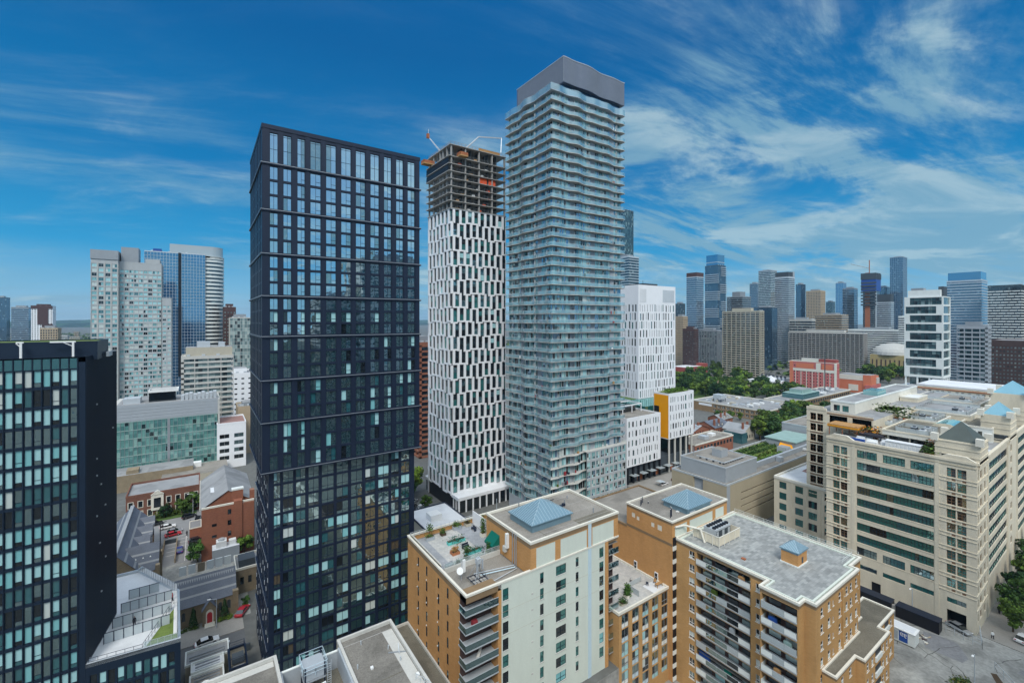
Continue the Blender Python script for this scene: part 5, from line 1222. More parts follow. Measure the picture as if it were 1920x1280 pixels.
# ------------------------------------------------------------------ cream warehouse block on the right
def cream_block():
    t = thing('warehouse_block', 'huge cream warehouse converted to lofts with green glass bands, corner turrets and crowded rooftop terraces', 'building', (145.4, 23.2, 0))
    x0, y0, x1, y1 = 145.4, 23.2, 262, 53.1; zr = 37.6; items = []; W = MB()
    F = faces_of(x0, y0, x1, y1); f = F['W']; L = y1 - y0; holes = []
    def ap(y): return L - y          # y = metres from the near corner
    def gp(): return pick((('glass_green', 9), ('glass_teal', 2), ('glass_low', 2), ('glass_dark', 2)))
    pitch = 3.25
    def add(face, store, a0, a1, z, hh, nc, nr=2, fr='cream_brown', mixg=True):
        store.append((a0, a1, z, z + hh)); n = nc * nr; run = gp(); pan = []
        for i in range(nc):
            if rnd.random() < .4: run = gp()
            pan.append(run)
        panes = tuple(pan) * nr
        items.append((face, a0, z, .30, wproto(a1 - a0, hh, tuple((i + 1) / nc for i in range(nc - 1)), tuple((i + 1) / nr for i in range(nr - 1)), .07, fr, panes, .06)))
    for j in range(11):
        z = 34.95 - j * pitch
        if z < 8: break
        for y in (24.95, 26.75): add(f, holes, ap(y + 1.55), ap(y), z, 2.15, 2, 3)
        for y in (1.7, 3.5): add(f, holes, ap(y + 1.55), ap(y), z, 2.15, 2, 3)
        if j == 0 or j >= 8: spans = ((18.4, 22.8, 6), (12.7, 17.2, 6), (7.3, 11.7, 6))
        else: spans = ((7.3, 22.8, 22),)
        for ya_, yb_, nc in spans: add(f, holes, ap(yb_), ap(ya_), z, 2.1, nc, 2, 'mullion_dark')
    for z, hh in ((5.3, 1.2),):
        for ya_, yb_ in ((18.4, 22.8), (12.7, 17.2), (7.3, 11.7), (1.7, 5.0)): add(f, holes, ap(yb_), ap(ya_), z, hh, 4, 1, 'mullion_dark')
    garage = (ap(5.0), ap(1.7), 0.0, 3.6); door = (ap(19.6), ap(17.6), 0.2, 3.1)
    f.wall(W, L, 0, zr + 1.6, holes + [garage, door], 'cream', .35)
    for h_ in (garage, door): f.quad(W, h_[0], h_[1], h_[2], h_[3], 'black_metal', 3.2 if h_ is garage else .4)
    W.face([f.p(garage[0], .05, 3.2), f.p(garage[1], .05, 3.2), f.p(garage[1], .05, 0), f.p(garage[0], .05, 0)], 'asphalt')
    # string courses and brown inset panels under the bay windows
    for j in range(9):
        z = 34.95 - j * pitch
        for ya_, yb_ in ((24.3, L + .14), (-.14, 6.4)):
            f.slab(W, ap(yb_), ap(ya_), z - .22, z - .06, -.14, .0, 'cream'); f.slab(W, ap(yb_), ap(ya_), z - 1.02, z - .88, -.14, .0, 'cream')
        for ya_, yb_ in ((24.8, 28.4), (1.6, 5.2)):
            for i in range(4):
                w_ = (yb_ - ya_) / 4; f.slab(W, ap(yb_) + i * w_ + .12, ap(yb_) + (i + 1) * w_ - .12, z - .78, z - .32, -.025, .01, 'cream_brown' if i % 2 else 'cream_dark')
        f.slab(W, ap(22.9), ap(7.2), z - .12, z - .02, -.08, 0, 'cream')
    for y in (23.55, 6.75): f.slab(W, ap(y + .4), ap(y - .4), 0, zr + 1.4, -.10, 0, 'cream')
    f.slab(W, 0, L, zr + 1.15, zr + 1.75, -.30, .35, 'cream')
    f.slab(W, 0, L, zr + .2, zr + .4, -.12, .0, 'cream_dark')
    # pediments over the end bays
    for yc in (26.6, 3.3):
        a = ap(yc); W.face([f.p(a - 3.2, zr + 1.75, -.2), f.p(a + 3.2, zr + 1.75, -.2), f.p(a + 1.6, zr + 2.7, -.2), f.p(a - 1.6, zr + 2.7, -.2)], 'cream')
        W.face([f.p(a - 3.2, zr + 1.75, .5), f.p(a + 3.2, zr + 1.75, .5), f.p(a + 1.6, zr + 2.7, .5), f.p(a - 1.6, zr + 2.7, .5)], 'cream')
        P = [(a - 3.2, zr + 1.76), (a - 1.6, zr + 2.7), (a + 1.6, zr + 2.7), (a + 3.2, zr + 1.76)]
        for p, q in zip(P, P[1:]): W.face([f.p(*p, -.2), f.p(*q, -.2), f.p(*q, .5), f.p(*p, .5)], 'coping')
    fs = F['S']; hs = []; Ls = x1 - x0
    bays = [(.9, 2.2), (3.4, 5.6), (7.4, 9.3)]
    for k in range(5):
        b0 = 12.6 + k * 40
        for j in range(11):
            z = 34.95 - j * pitch
            if z < 6: break
            if b0 + 25 < Ls: add(fs, hs, b0, b0 + 24, z, 2.1, 12, 2, 'mullion_dark')
            if b0 + 33 < Ls: add(fs, hs, b0 + 29, b0 + 31.5, z, 2.0, 2, 2)
    for j in range(11):
        z = 34.95 - j * pitch
        if z < 1.8: break
        for a0, a1 in bays: add(fs, hs, a0, a1, z, 2.0, 1, 2)
    fs.wall(W, Ls, 0, zr + 1.6, hs, 'cream', .35)
    for j in range(10): fs.slab(W, -.141, 11.4, 34.95 - j * pitch - .22, 34.95 - j * pitch - .06, -.14, 0, 'cream')
    for a in (11.6, 37.6, 52, 78): fs.slab(W, a - .5, a + .5, 0, zr + 1.4, -.14, 0, 'cream')
    fs.slab(W, 0, Ls, zr + 1.15, zr + 1.75, -.30, .35, 'cream')
    F['N'].quad(W, 0, Ls, 0, zr, 'cream'); F['E'].quad(W, 0, L, 0, zr, 'cream')
    W.build('wall', t)
    r = MB(); r.face([(x0, y0, zr), (x1, y0, zr), (x1, y1, zr), (x0, y1, zr)], 'roof_grey')
    r.box(145.9, 31, zr - .1, 151.5, 52, 38.88, 'cream', top='pavers'); r.box(151.5, 42.4, zr - .1, 156.4, 52, 38.88, 'cream', top='pavers'); r.face([(158.5, 24, zr + .02), (172, 24, zr + .02), (172, 30, zr + .02), (158.5, 30, zr + .02)], 'roof_white'); r.build('roof', t)
    # set-back wing with its own bay, and the long penthouse behind
    w = MB(); wf = Face(156.5, 62.6, 0, -1); hw = []
    for j in range(8):
        for a in (1.0, 2.9): add(wf, hw, a, a + 1.6, 41.0 - j * pitch, 2.2, 2, 2)
    for a in (6.2, 12.0): add(wf, hw, a, a + 4.6, 41.0, 2.3, 5, 2, 'mullion_dark')
    wf.wall(w, 17, 20, 44.3, hw, 'cream', .3)
    for j in range(8): wf.slab(w, -.1, 5.4, 41.0 - j * pitch - .25, 41.0 - j * pitch - .05, -.12, 0, 'cream'); wf.slab(w, 1.0, 4.5, 41.0 - j * pitch - .75, 41.0 - j * pitch - .35, -.02, 0, 'cream_brown')
    wf.slab(w, 0, 5.4, 44.3, 45.0, -.15, .5, 'cream'); wf.slab(w, .8, 4.6, 45.0, 45.5, -.1, .4, 'cream'); wf.slab(w, 5.6, 17, 43.6, 43.9, -.1, .3, 'cream_brown')
    w.box(156.5, 45.6, 20, 156.8, 62.59, 44.2, 'cream', skip='wtb'); w.box(156.85, 45.6, 36, 262, 62.6, 43.4, 'cream', top='roof_grey'); w.build('wing', t)
    p = MB(); hp = []; pf = Face(163, 58.4, 0, -1)
    for a in (.8, 3.1): add(pf, hp, a, a + 1.7, 43.7, 1.9, 2, 1, 'mullion_dark')
    pf.wall(p, 6.4, 43.4, 46.6, hp, 'coping', .25); p.box(163.3, 52.0, 43.4, 225, 58.4, 46.6, 'coping', top='roof_grey', skip='w'); p.face([(163, 52, 43.4), (163.3, 52, 43.4), (163.3, 52, 46.6), (163, 52, 46.6)], 'coping'); p.face([(163, 58.4, 43.4), (163, 58.4, 46.6), (163.3, 58.4, 46.6), (163.3, 58.4, 43.4)], 'coping'); p.face([(163, 52, 46.6), (163.3, 52, 46.6), (163.3, 58.4, 46.6), (163, 58.4, 46.6)], 'roof_grey')
    p.ring(rect(162.9, 51.9, 225.1, 58.5), .4, 46.5, 46.95, 'coping_white'); p.box(186, 53, 46.6, 194, 57, 48.2, 'glass_aqua'); p.build('penthouse', t)
    # flat-roofed rooftop pavilion with deep overhang, glass walls under it
    q = MB(); q.box(153.5, 32.5, zr, 172, 41.2, 41.2, 'glass_dark'); q.box(151.6, 31.6, 41.2, 173.0, 42.2, 42.3, 'coping', top='gravel_dark'); q.ring(rect(151.5, 31.5, 173.1, 42.3), .35, 42.2, 42.6, 'cream')
    for y in (32.6, 36.5, 41.0): q.box(152.2, y, zr, 152.5, y + .3, 41.2, 'cream')
    q.build('pavilion', t)
    # more roof volumes behind
    m = MB()
    for (a, b, c, d, z0, z1, mm, tp) in ((176, 36, 190, 44, zr, 42.0, 'cream', 'gravel_dark'), (192, 32, 214, 46, zr, 42.6, 'cream', 'roof_grey'), (182, 26, 200, 33.2, zr, 41.3, 'coping_white', 'gravel_dark'), (218, 34, 240, 52, zr, 43.0, 'cream', 'gravel'), (176, 45, 188, 51.6, zr, 43.4, 'coping', 'gravel'), (204, 47, 216, 51.8, zr, 44.6, 'cream', 'roof_white')):
        m.box(a, b, z0, c, d, z1, mm, top=tp); m.ring(rect(a - .1, b - .1, c + .1, d + .1), .35, z1 - .05, z1 + .45, 'coping'); m.build('roof_volume', t); m = MB()
    for a in range(3): m.box(183 + a * 5, 33.15, 38.4, 184.2 + a * 5, 33.2, 40.6, 'glass_dark')
    m.box(181.96, 28, 38.2, 181.99, 28.8, 40.4, 'glass_dark'); m.box(181.96, 30.3, 38.2, 181.99, 31.1, 40.4, 'glass_dark'); m.split('door', t)
    # barrel skylight
    d = MB(); n = 10
    for i in range(n):
        a0, a1 = math.pi * i / n, math.pi * (i + 1) / n
        y_, z_ = lambda a: 33.2 - 3.4 * math.cos(a), lambda a: 41.2 + 2.1 * math.sin(a)
        d.face([(169.5, y_(a0), z_(a0)), (178.5, y_(a0), z_(a0)), (178.5, y_(a1), z_(a1)), (169.5, y_(a1), z_(a1))], 'glass_aqua' if 2 < i < 8 else 'coping_white')
    d.face([(169.5, 33.2 - 3.4 * math.cos(math.pi * i / n), 41.2 + 2.1 * math.sin(math.pi * i / n)) for i in range(n + 1)], 'cream'); d.box(169.5, 29.8, zr, 178.5, 36.6, 41.2, 'cream'); d.build('barrel_skylight', t)
    # corner turret with dark roof, and blue-roofed turrets along the street front
    def turret(ax, ay, bx, by, z, ze, za, roofm):
        q = MB(); q.box(ax, ay, z, bx, by, ze, 'cream')
        for k in range(4): q.box(ax - .12, ay - .12, z + .9 + k * 1.5, bx + .12, by + .12, z + 1.1 + k * 1.5, 'cream')
        for cx in (ax, bx):
            for cy in (ay, by): q.box(cx - .65, cy - .65, ze - .4, cx + .65, cy + .65, ze + 1.3, 'coping')
        q.box(ax - .03, by - 5.4, z + .6, ax - .01, by - 1.2, z + 2.3, 'glass_dark')
        q.pyramid(ax, ay, bx, by, ze + .02, za, roofm, -.25); q.build('turret', t)
    turret(146.6, 22.9, 155.6, 30.6, zr, 43.4, 47.6, 'turret_dark'); turret(184, 22.9, 194, 28.6, zr, 45.2, 48.6, 'turret_blue'); turret(214, 22.9, 228, 31, zr, 48.2, 52.0, 'turret_blue')
    # rear range with two rows of small windows
    b = MB(); bf = Face(243, 56, 0, -1); hb = []
    for j in range(2):
        for i in range(13):
            a = 1.4 + i * 1.9 + (i % 3 == 2) * .35; hb.append((a, a + 1.0, 39.6 + j * 2.9, 40.9 + j * 2.9)); items.append((bf, a, 39.6 + j * 2.9, .2, wproto(1.0, 1.3, (), (.5,), .08, 'cream_dark', ('glass_dark', 'glass_dark'), .04)))
    bf.wall(b, 30, 36, 45.2, hb, 'cream', .25); bf.slab(b, 0, 30, 44.2, 44.6, -.2, 0, 'rust'); b.box(242.9, 26, 45.2, 266, 56.1, 45.9, 'roof_white'); b.build('rear_range', t)
    place_windows(t, items)
cream_block()
def roof_thing(name, label, cat, base, fn, group=None):
    mb = MB(); fn(mb); mb.build(name, base=base, label=label, cat=cat, group=group)
zc_ = 38.9
def f_(mb):
    mb.box(146.6, 33.2, zc_, 148.4, 40.2, zc_ + 1.7, 'white_paint')
    for i in range(9): mb.box(146.5, 33.4 + i * .78, zc_ + .2, 146.59, 33.9 + i * .78, zc_ + 1.55, 'roof_white')
    mb.box(146.4, 33.1, zc_ + 1.7, 148.6, 40.3, zc_ + 1.85, 'roof_white')
roof_thing('covered_sofa', 'long white covered furniture bundle along the west terrace edge of the cream block', 'covered furniture', (147.5, 37, zc_), f_)
for k, (y, x, w_, m_) in enumerate(((43.2, 147.3, 2.2, 'white_paint'), (46.2, 148.6, 1.8, 'roof_white'), (41.0, 149.4, 1.6, 'roof_white'), (45.0, 150.6, 1.7, 'white_paint'), (35.2, 150.4, 1.5, 'white_paint'))):
    def f_(mb):
        mb.box(x - .7, y - w_ / 2, zc_, x + .7, y + w_ / 2, zc_ + .75, m_); mb.box(x + .35, y - w_ / 2, zc_ + .75, x + .7, y + w_ / 2, zc_ + 1.15, m_); mb.pyramid(x - .66, y - w_ / 2 + .05, x + .3, y + w_ / 2 - .05, zc_ + .751, zc_ + .95, m_)
    roof_thing('covered_sofa', ('white covered sofa left of the long white bundle on the cream block terrace', 'pale covered seat at the blue end of the cream block terrace', 'pale covered seat behind the long white bundle', 'white covered chair in front of the pavilion on the cream block', 'white covered seat under the pavilion eave')[k], 'covered furniture', (x, y, zc_), f_, 'covered furniture on the west terrace')
def f_(mb):
    mb.box(149.6, 41.8, zc_ + 1.4, 152.6, 46.9, zc_ + 1.9, 'cloth_dark')
    for x in (149.7, 152.4):
        for y in (42, 46.7): mb.bar((x, y, zc_), (x, y, zc_ + 1.4), .12, .12, 'dark_metal')
roof_thing('canopy', 'black flat canopy on the west terrace of the cream block', 'canopy', (151, 44.4, zc_), f_)
def f_(mb):
    mb.box(146.2, 44.6, zc_, 147.0, 48.6, zc_ + .9, 'sign_blue'); mb.box(146.2, 48.7, zc_, 146.9, 50.2, zc_ + 1.2, 'school_grey'); mb.bar((146.3, 44.6, zc_ + 1.3), (146.3, 50.2, zc_ + 1.3), .08, .08, 'light_metal')
roof_thing('covered_grill', 'blue covered storage box on the terrace of the cream block', 'storage box', (146.6, 47, zc_), f_)
def f_(mb):
    for z in (zc_ + 2.2, zc_ + 2.8): mb.box(150.2, 47.2, z, 155.8, 54.6, z + .3, 'timber')
    mb.box(150.1, 47.1, zc_ + 2.5, 155.9, 54.7, zc_ + 2.75, 'yellow_panel')
    for x in (150.4, 155.4):
        for y in (47.5, 51, 54.2): mb.bar((x, y, zc_), (x, y, zc_ + 2.3), .16, .16, 'rust')
roof_thing('pergola', 'yellow timber pergola between the cream block terrace and its setback wing', 'pergola', (153, 51, zc_), f_)
def tubs(label, pts, z, mats, r_, h_, seed, group):
    p0 = pts[0]; t = thing('planting', label, 'planting', (*p0, z), group)
    b = MB()
    for x, y in pts: b.box(x - .5, y - .5, z, x + .5, y + .5, z + .5, 'terracotta')
    b.split('box', t)
    for i, (x, y) in enumerate(pts): p = MB(); shrub(p, x, y, z + .5, r_, h_, mats, 120, .3, seed + i); p.build('plant', t)
tubs('green shrubs at the near right end of the cream block terrace', [(146.7, 32), (147.2, 31), (147.9, 31.8), (148.6, 30.9)], zc_, ('leaf_mid', 'leaf_dark'), 1.4, 1.5, 41, 'roof plantings of the cream block')
tubs('brown and red shrubs beside the turret of the cream block', [(149.6, 32.2), (151.4, 31.4), (152.6, 31.3)], zc_, ('rust', 'leaf_dark', 'leaf_olive'), 1.4, 2.6, 51, 'roof plantings of the cream block')
tubs('mixed yellow and dry shrubs under the diagonal parapet of the cream block', [(151.5, 47), (153, 46.2), (154.6, 46), (156.2, 45.4), (153.8, 44.4)], zc_, ('leaf_olive', 'rust', 'leaf_dark', 'yellow_panel'), 1.7, 2.4, 61, 'roof plantings of the cream block')
tubs('tall green shrubs in the sunken court on the cream block roof', [(174.4, 43), (174.8, 45.2), (174.3, 47.4), (175, 49.4)], zc_ + 3.0, ('leaf_dark', 'leaf_mid'), 2.4, 3.4, 71, 'roof plantings of the cream block')
for k, (x0_, y0_, x1_, y1_, z_) in enumerate(((153.0, 33.0, 161, 39.8, 42.32), (166, 43.5, 174.6, 48.4, 41.0), (177, 37, 189, 43, 42.02), (193, 33, 212, 45, 42.62), (219, 36, 238, 50, 43.02))):
    s = MB(); railing(s, rect(x0_, y0_, x1_, y1_), z_, 1.15, 'light_metal', 2.2, 'guard_frost', close=True)
    if k == 1: s.box(x0_, y0_, zc_, x1_, y1_, z_, 'cream', top='gravel_dark')
    s.build('railing', base=(x0_, y0_, z_ if k != 1 else zc_), label=('frosted glass railing round the nearest pavilion roof of the cream block', 'frosted glass railing round the small deck left of the pavilion', 'frosted glass railing round the second roof deck of the cream block', 'frosted glass railing round the broad middle deck of the cream block', 'frosted glass railing round the farthest deck of the cream block')[k], cat='railing', group='glass railings on the cream block roof')
    for i in range(3):
        bx = x0_ + 1.5 + i * (x1_ - x0_) * .28; by = y0_ + 1.2 + (i % 2) * 2.2
        def f_(mb): mb.box(bx, by, z_, bx + 1.9, by + 1.2, z_ + .9, ('white_paint', 'grey_dark', 'light_metal')[i]); mb.box(bx + .1, by + .1, z_ + .9, bx + 1.8, by + 1.1, z_ + 1.0, 'light_metal'); mb.tube((bx + .95, by + .6, z_ + 1), (bx + .95, by + .6, z_ + 1.15), .38, 'dark_metal', 10)
        roof_thing('roof_unit', ('white', 'dark grey', 'pale metal')[i] + ' box unit on ' + ('the nearest pavilion roof', 'the small deck left of the pavilion', 'the second roof deck', 'the broad middle deck', 'the farthest deck')[k] + ' of the cream block', 'roof unit', (bx, by, z_), f_, 'box units on the cream block roof')

# lower cream annex with a pale roof
def cream_annex():
    t = thing('annex_building', 'five storey cream annex with square green windows and a pale and pink roof', 'building', (157, 53.2, 0))
    W = MB(); items = []; x0, y0, x1, y1 = 156.2, 51.2, 212, 72.2; z = 20.2
    f = Face(x0, y1, 0, -1); hs = []
    for j in range(5):
        for a, w_ in ((1.6, 2.2), (6.4, 2.3), (10.2, 2.4), (14.6, 1.1), (17.2, 1.5)):
            zz_ = z - 3.3 - j * 3.5; hs.append((a, a + w_, zz_, zz_ + 2.2)); g = pick((('glass_green', 5), ('glass_teal', 2), ('glass_dark', 3)))
            items.append((f, a, zz_, .22, wproto(w_, 2.2, (.33, .66) if w_ > 2 else (), (.5,), .07, 'mullion_dark', (g, 'glass_green', g), .05)))
    f.wall(W, y1 - y0, 0, z, hs, 'cream', .28)
    for a in (5.4, 9.6, 13.4): f.slab(W, a - .25, a + .25, 0, z - .5, -.12, 0, 'cream')
    f.slab(W, 0, y1 - y0, z - .4, z + .35, -.2, .3, 'coping'); fn = Face(x1, y1, -1, 0); fn.quad(W, 0, x1 - x0, 0, z, 'cream'); W.build('wall', t)
    r = MB(); r.face([(x0, y0, z - .2), (x1, y0, z - .2), (x1, y1, z - .2), (x0, y1, z - .2)], 'roof_white'); r.face([(164, 53.5, z - .18), (206, 53.5, z - .18), (204, 71, z - .18), (170, 69.5, z - .18)], 'roof_pink')
    n = 20; r.face([(180 + 6 * math.cos(i * 2 * math.pi / n), 56 + 3.4 * math.sin(i * 2 * math.pi / n), z - .165) for i in range(n)], 'roof_white'); r.ring(rect(x0, y0, x1, y1), .4, z - .25, z + .4, 'coping'); r.build('roof', t)
    place_windows(t, items)
cream_annex()

# ------------------------------------------------------------------ beige and grey school block with green roof
def green_roof_block():
    t = thing('school_block', 'beige and grey school block with grey metal penthouse and a planted green roof', 'school', (141.9, 80.4, 0))
    W = MB(); x0, y0, x1, y1 = 141.9, 80.4, 262, 101.3; z = 17.6
    f = Face(x0, y1, 0, -1)
    f.wall(W, 20.9, 0, z, [(8.7, 12.4, 0, z + .1)], 'school_beige', .8, back='school_grey')
    fs = Face(x0, y0, 1, 0); hs = []
    for j in range(4): hs.append((9, 110, z - 4.6 - j * 2.3, z - 4.1 - j * 2.3))
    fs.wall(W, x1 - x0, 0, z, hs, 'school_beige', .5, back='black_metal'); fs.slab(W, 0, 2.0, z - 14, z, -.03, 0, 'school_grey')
    Face(x1, y1, -1, 0).quad(W, 0, x1 - x0, 0, z, 'school_beige'); W.build('wall', t)
    r = MB(); r.face([(x0, y0, z - .3), (x1, y0, z - .3), (x1, y1, z - .3), (x0, y1, z - .3)], 'gravel'); r.ring(rect(x0 - .05, y0 - .05, x1, y1 + .05), .3, z - .35, z + .25, 'light_metal')
    r.box(165, 84.3, z - .3, 262, 85.3, z + 1.5, 'school_grey'); r.build('roof', t)
    p = MB(); p.box(144.4, 82.2, z - .3, 165, 99.3, 22.2, 'school_grey', top='gravel'); p.ring(rect(144.3, 82.1, 165.1, 99.4), .3, 22.1, 22.5, 'light_metal')
    p.box(154.5, 89.5, 22.2, 158.6, 93.2, 25.0, 'school_grey', top='gravel'); p.bar((147.5, 84.5, 23.0), (147.5, 95, 23.0), .3, .3, 'light_metal'); p.bar((147.5, 84.5, 23), (161.5, 84.5, 23), .3, .3, 'light_metal')
    for i in range(9): p.box(148 + i * 1.5, 84.9, 22.2, 148.5 + i * 1.5, 85.4, 22.7, 'dark_metal')
    for y in (86, 88.5, 91, 93.5): p.box(147.8, y, 22.2, 148.3, y + .5, 22.7, 'dark_metal')
    p.tube((149, 97, 22.2), (149, 97, 25.5), .12, 'grey_metal', 6); p.build('penthouse', t)
    g = MB(); rr = random.Random(5)
    g.face([(172, 86.5, z - .27), (214, 86.5, z - .27), (214, 100.4, z - .27), (172, 100.4, z - .27)], 'sedum')
    for k, (y, hh, mm) in enumerate(((87.4, .9, ('leaf_mid', 'leaf_bright')), (90.6, .8, ('leaf_bright', 'leaf_olive')), (94.0, 1.0, ('leaf_mid', 'leaf_dark')), (97.6, 1.1, ('leaf_dark', 'leaf_mid')))):
        for i in range(26): shrub(g, 173.5 + i * 1.55, y, z - .3, 1.4, hh, mm, 46, .34, k * 50 + i)
    g.build('roof_garden', t, kind='stuff')
    s = MB(); s.box(205, 86.2, z - .3, 224, 98.4, 20.2, 'school_grey'); s.box(204.6, 85.8, 20.2, 224.4, 98.8, 20.6, 'copper_green'); s.build('roof_volume', t); s = MB(); s.box(226, 86, z - .3, 262, 101, 23.4, 'school_grey', top='gravel'); s.ring(rect(225.9, 85.9, 262, 101.1), .3, 23.3, 23.8, 'light_metal'); s.build('roof_volume', t); s = MB()
    s.box(196, 86.0, z - .3, 200, 89.5, z + 2.2, 'light_metal', top='roof_grey'); s.build('roof_hatch', t); s = MB(); s.box(183, 82.2, z - .3, 185.5, 84, z + 1.5, 'school_grey'); s.build('roof_hatch', t); s = MB()
    s.face([(203, 86.0, z), (206, 88.5, z + 2.4), (206, 92.5, z + 2.4), (201, 91.5, z)], 'yellow_panel')
    s.build('yellow_canopy', t); s = MB()
    for i in range(4): s.box(207 + i * 4, 83.2, z, 208 + i * 4, 86.0, z + .8, 'white_paint')
    s.split('roof_light', t)
    q = MB()
    for i in range(6): q.bar((166.5 + i * .9, 85.6, z + .6), (166.5 + i * .9, 88.0, z + .6), .12, .2, 'white_paint')
    q.build('trellis', t)
green_roof_block()

# ------------------------------------------------------------------ wavy glass tower
def wavy_tower():
    t = thing('condo_tower', 'tallest tower, pale aqua glass with rippling balconies on every floor and a dark crown', 'tower', (96.6, 115.5, 0))
    x0, y0, X, Y = 96.6, 115.5, 37.1, 29.4; items = []
    n = 44; fl = 3.3; z0 = 150.2 - n * fl
    cx0, cy0, cx1, cy1 = x0 + 1.9, y0 + 1.95, x0 + X - 1.2, y0 + Y - 1.2
    W = MB(); W.box(cx0, cy0, 0, cx1, cy1, 150.0, 'school_grey', skip='b'); W.build('wall', t)
    F = faces_of(cx0, cy0, cx1, cy1)
    opts = (('glass_aqua', 7), ('glass_teal', 2.5), ('glass_blue', 2.5), ('glass_dark', 1.8), ('glass_blind', 2.5), ('glass_blind_white', 1))
    for key, L in (('S', cx1 - cx0), ('W', cy1 - cy0)):
        f = F[key]; nb = round(L / 2.05); w_ = L / nb
        for j in range(n):
            z = z0 + j * fl + .12; i = 0
            for i in range(nb):
                if (i * 7 + (j // 3) * 0) % 5 == 3: continue      # pale wall panel between the windows
                items.append((f, i * w_ + .06, z, -.03, wproto(w_ - .12, fl - .42, (.5,), (), .05, 'mullion_light', (pick(opts), pick(opts)), .04)))
    place_windows(t, items, limit=96)
    def outline(k):
        """slab edge: rippled along the two street sides"""
        amp = .74 - .004 * k
        ph = .10 * k
        def wv(s, p): return amp * (.55 * math.sin(2 * math.pi * s / 13.2 + p) + .45 * math.sin(2 * math.pi * s / 7.9 + 1.7 * p + .8)) + .15
        pts = []
        m = 44
        for i in range(m + 1):           # south, left to right
            s = X * i / m; e = min(1, s / 3.0) * min(1, (X - s) / 2.0); pts.append((x0 + s, y0 + .75 + wv(s, 2.4 + .30 * math.sin(ph)) * -1 * e - .0))
        pts += [(x0 + X, y0 + Y)]
        for i in range(m + 1):           # west, far to near
            s = Y * (1 - i / m); e = min(1, s / 3.0) * min(1, (Y - s) / 2.0)
            if s < .9: continue
            pts.append((x0 + .75 - wv(s, 0.6 + .30 * math.cos(ph)) * e, y0 + s))
        return pts
    for j in range(1, n + 1):
        z = z0 + j * fl; pts = outline(j)
        last = j == n
        b = MB(); b.prism(pts, z - .17, z, 'concrete_light' if not last else 'light_metal', bottom=True)
        k = 46
        o = b.build('balcony', t)
        g = MB(); gp = inset(pts, .06); ns = 45
        if j <= 6: rng = range(46, len(gp) - 1)
        else: rng = [i for i in range(len(gp)) if i not in (44, 45)]
        for i in rng:
            a, c = gp[i], gp[(i + 1) % len(gp)]
            g.face([(*a, z + .05), (*c, z + .05), (*c, z + (1.15 if not last else 2.2)), (*a, z + (1.15 if not last else 2.2))], 'guard_glass')
            g.face([(*a, z + (1.15 if not last else 2.2)), (*c, z + (1.15 if not last else 2.2)), (c[0] + .03, c[1] + .05, z + (1.19 if not last else 2.24)), (a[0] + .03, a[1] + .05, z + (1.19 if not last else 2.24))], 'light_metal')
        g.build('guard', o)
    # balcony dividers and furniture specks give the floors some life
    dv = MB()
    for j in range(2, n):
        z = z0 + j * fl
        for i in range(5): dv.box(x0 + 4 + i * 7.2, y0 + .9, z + .01, x0 + 4.06 + i * 7.2, cy0 - .01, z + 2.1, 'guard_frost')
        for i in range(4): dv.box(x0 + .9, y0 + 4 + i * 7, z + .01, cx0 - .01, y0 + 4.06 + i * 7, z + 2.1, 'guard_frost')
    dv.build('divider', t, kind='stuff')
    fu = MB(); fr = random.Random(4)
    for _ in range(260):
        j = fr.randint(2, n - 1); z = z0 + j * fl + .01; h_ = fr.uniform(.5, 1.3); w_ = fr.uniform(.3, .9); m_ = fr.choice(('grey_dark', 'timber', 'white_paint', 'dark_metal', 'leaf_dark', 'grey_metal', 'cloth_red'))
        if fr.random() < .55: a = x0 + fr.uniform(2, X - 2); fu.box(a, y0 + 1.1, z, a + w_, y0 + 1.6, z + h_, m_)
        else: a = y0 + fr.uniform(2, Y - 2); fu.box(x0 + 1.1, a, z, x0 + 1.6, a + w_, z + h_, m_)
    fu.build('balcony_furniture', t, kind='stuff')
    # flat gridded corner at the bottom of the street side
    lp = MB(); fp = Face(x0 + 16, y0 - .1, 1, 0); hp = []; pi = []
    for j in range(6):
        for i in range(9):
            a = .2 + i * 2.32; z = z0 + j * fl + .55; hp.append((a, a + 1.75, z, z + fl - .85)); pi.append((fp, a, z, .2, wproto(1.75, fl - .85, (.5,), (.38,), .06, 'mullion_light', tuple(pick(opts) for _ in range(4)), .05)))
    fp.wall(lp, X - 16, 0, z0 + 6 * fl + .1, hp, 'condo_grey', .25)
    lp.box(x0 + 16, y0 - .09, z0 + 6 * fl + .1, x0 + X, y0 + 2.4, z0 + 6 * fl + .25, 'concrete_light'); lp.face([(x0 + X, y0 - .1, 0), (x0 + X, y0 + 2.4, 0), (x0 + X, y0 + 2.4, 26), (x0 + X, y0 - .1, 26)], 'coping_white'); lp.build('base', t)
    place_windows(t, pi, name='base_window', limit=66)
    # crown screen
    c = MB(); cp = []
    for i in range(31):
        s = 31.0 * i / 30; cp.append((x0 + 5.9 + s, y0 + .9 - (.28 * math.sin(2 * math.pi * s / 13.2 + 2.2) + .25 * math.sin(2 * math.pi * s / 30)) * min(1, s / 3) * min(1, max(0, (31 - s)) / 2)))
    cp += [(x0 + 36.9, y0 + 28.6), (x0 + 5.9, y0 + 28.6)]
    c.prism(cp, 154.2, 162.9, 'crown_metal', 'roof_grey', bottom=True)
    c.build('crown', t)
    fi = MB()
    for i in range(54): fi.box(x0 + 5.82, y0 + 1.0 + i * .5, 154.3, x0 + 5.88, y0 + 1.12 + i * .5, 162.85, 'grey_metal')
    for a, b in zip(cp[:30], cp[1:31]):
        for u in (.0, .5): px, py = a[0] + (b[0] - a[0]) * u, a[1] + (b[1] - a[1]) * u; fi.box(px, py - .08, 154.3, px + .12, py - .02, 162.85, 'grey_metal')
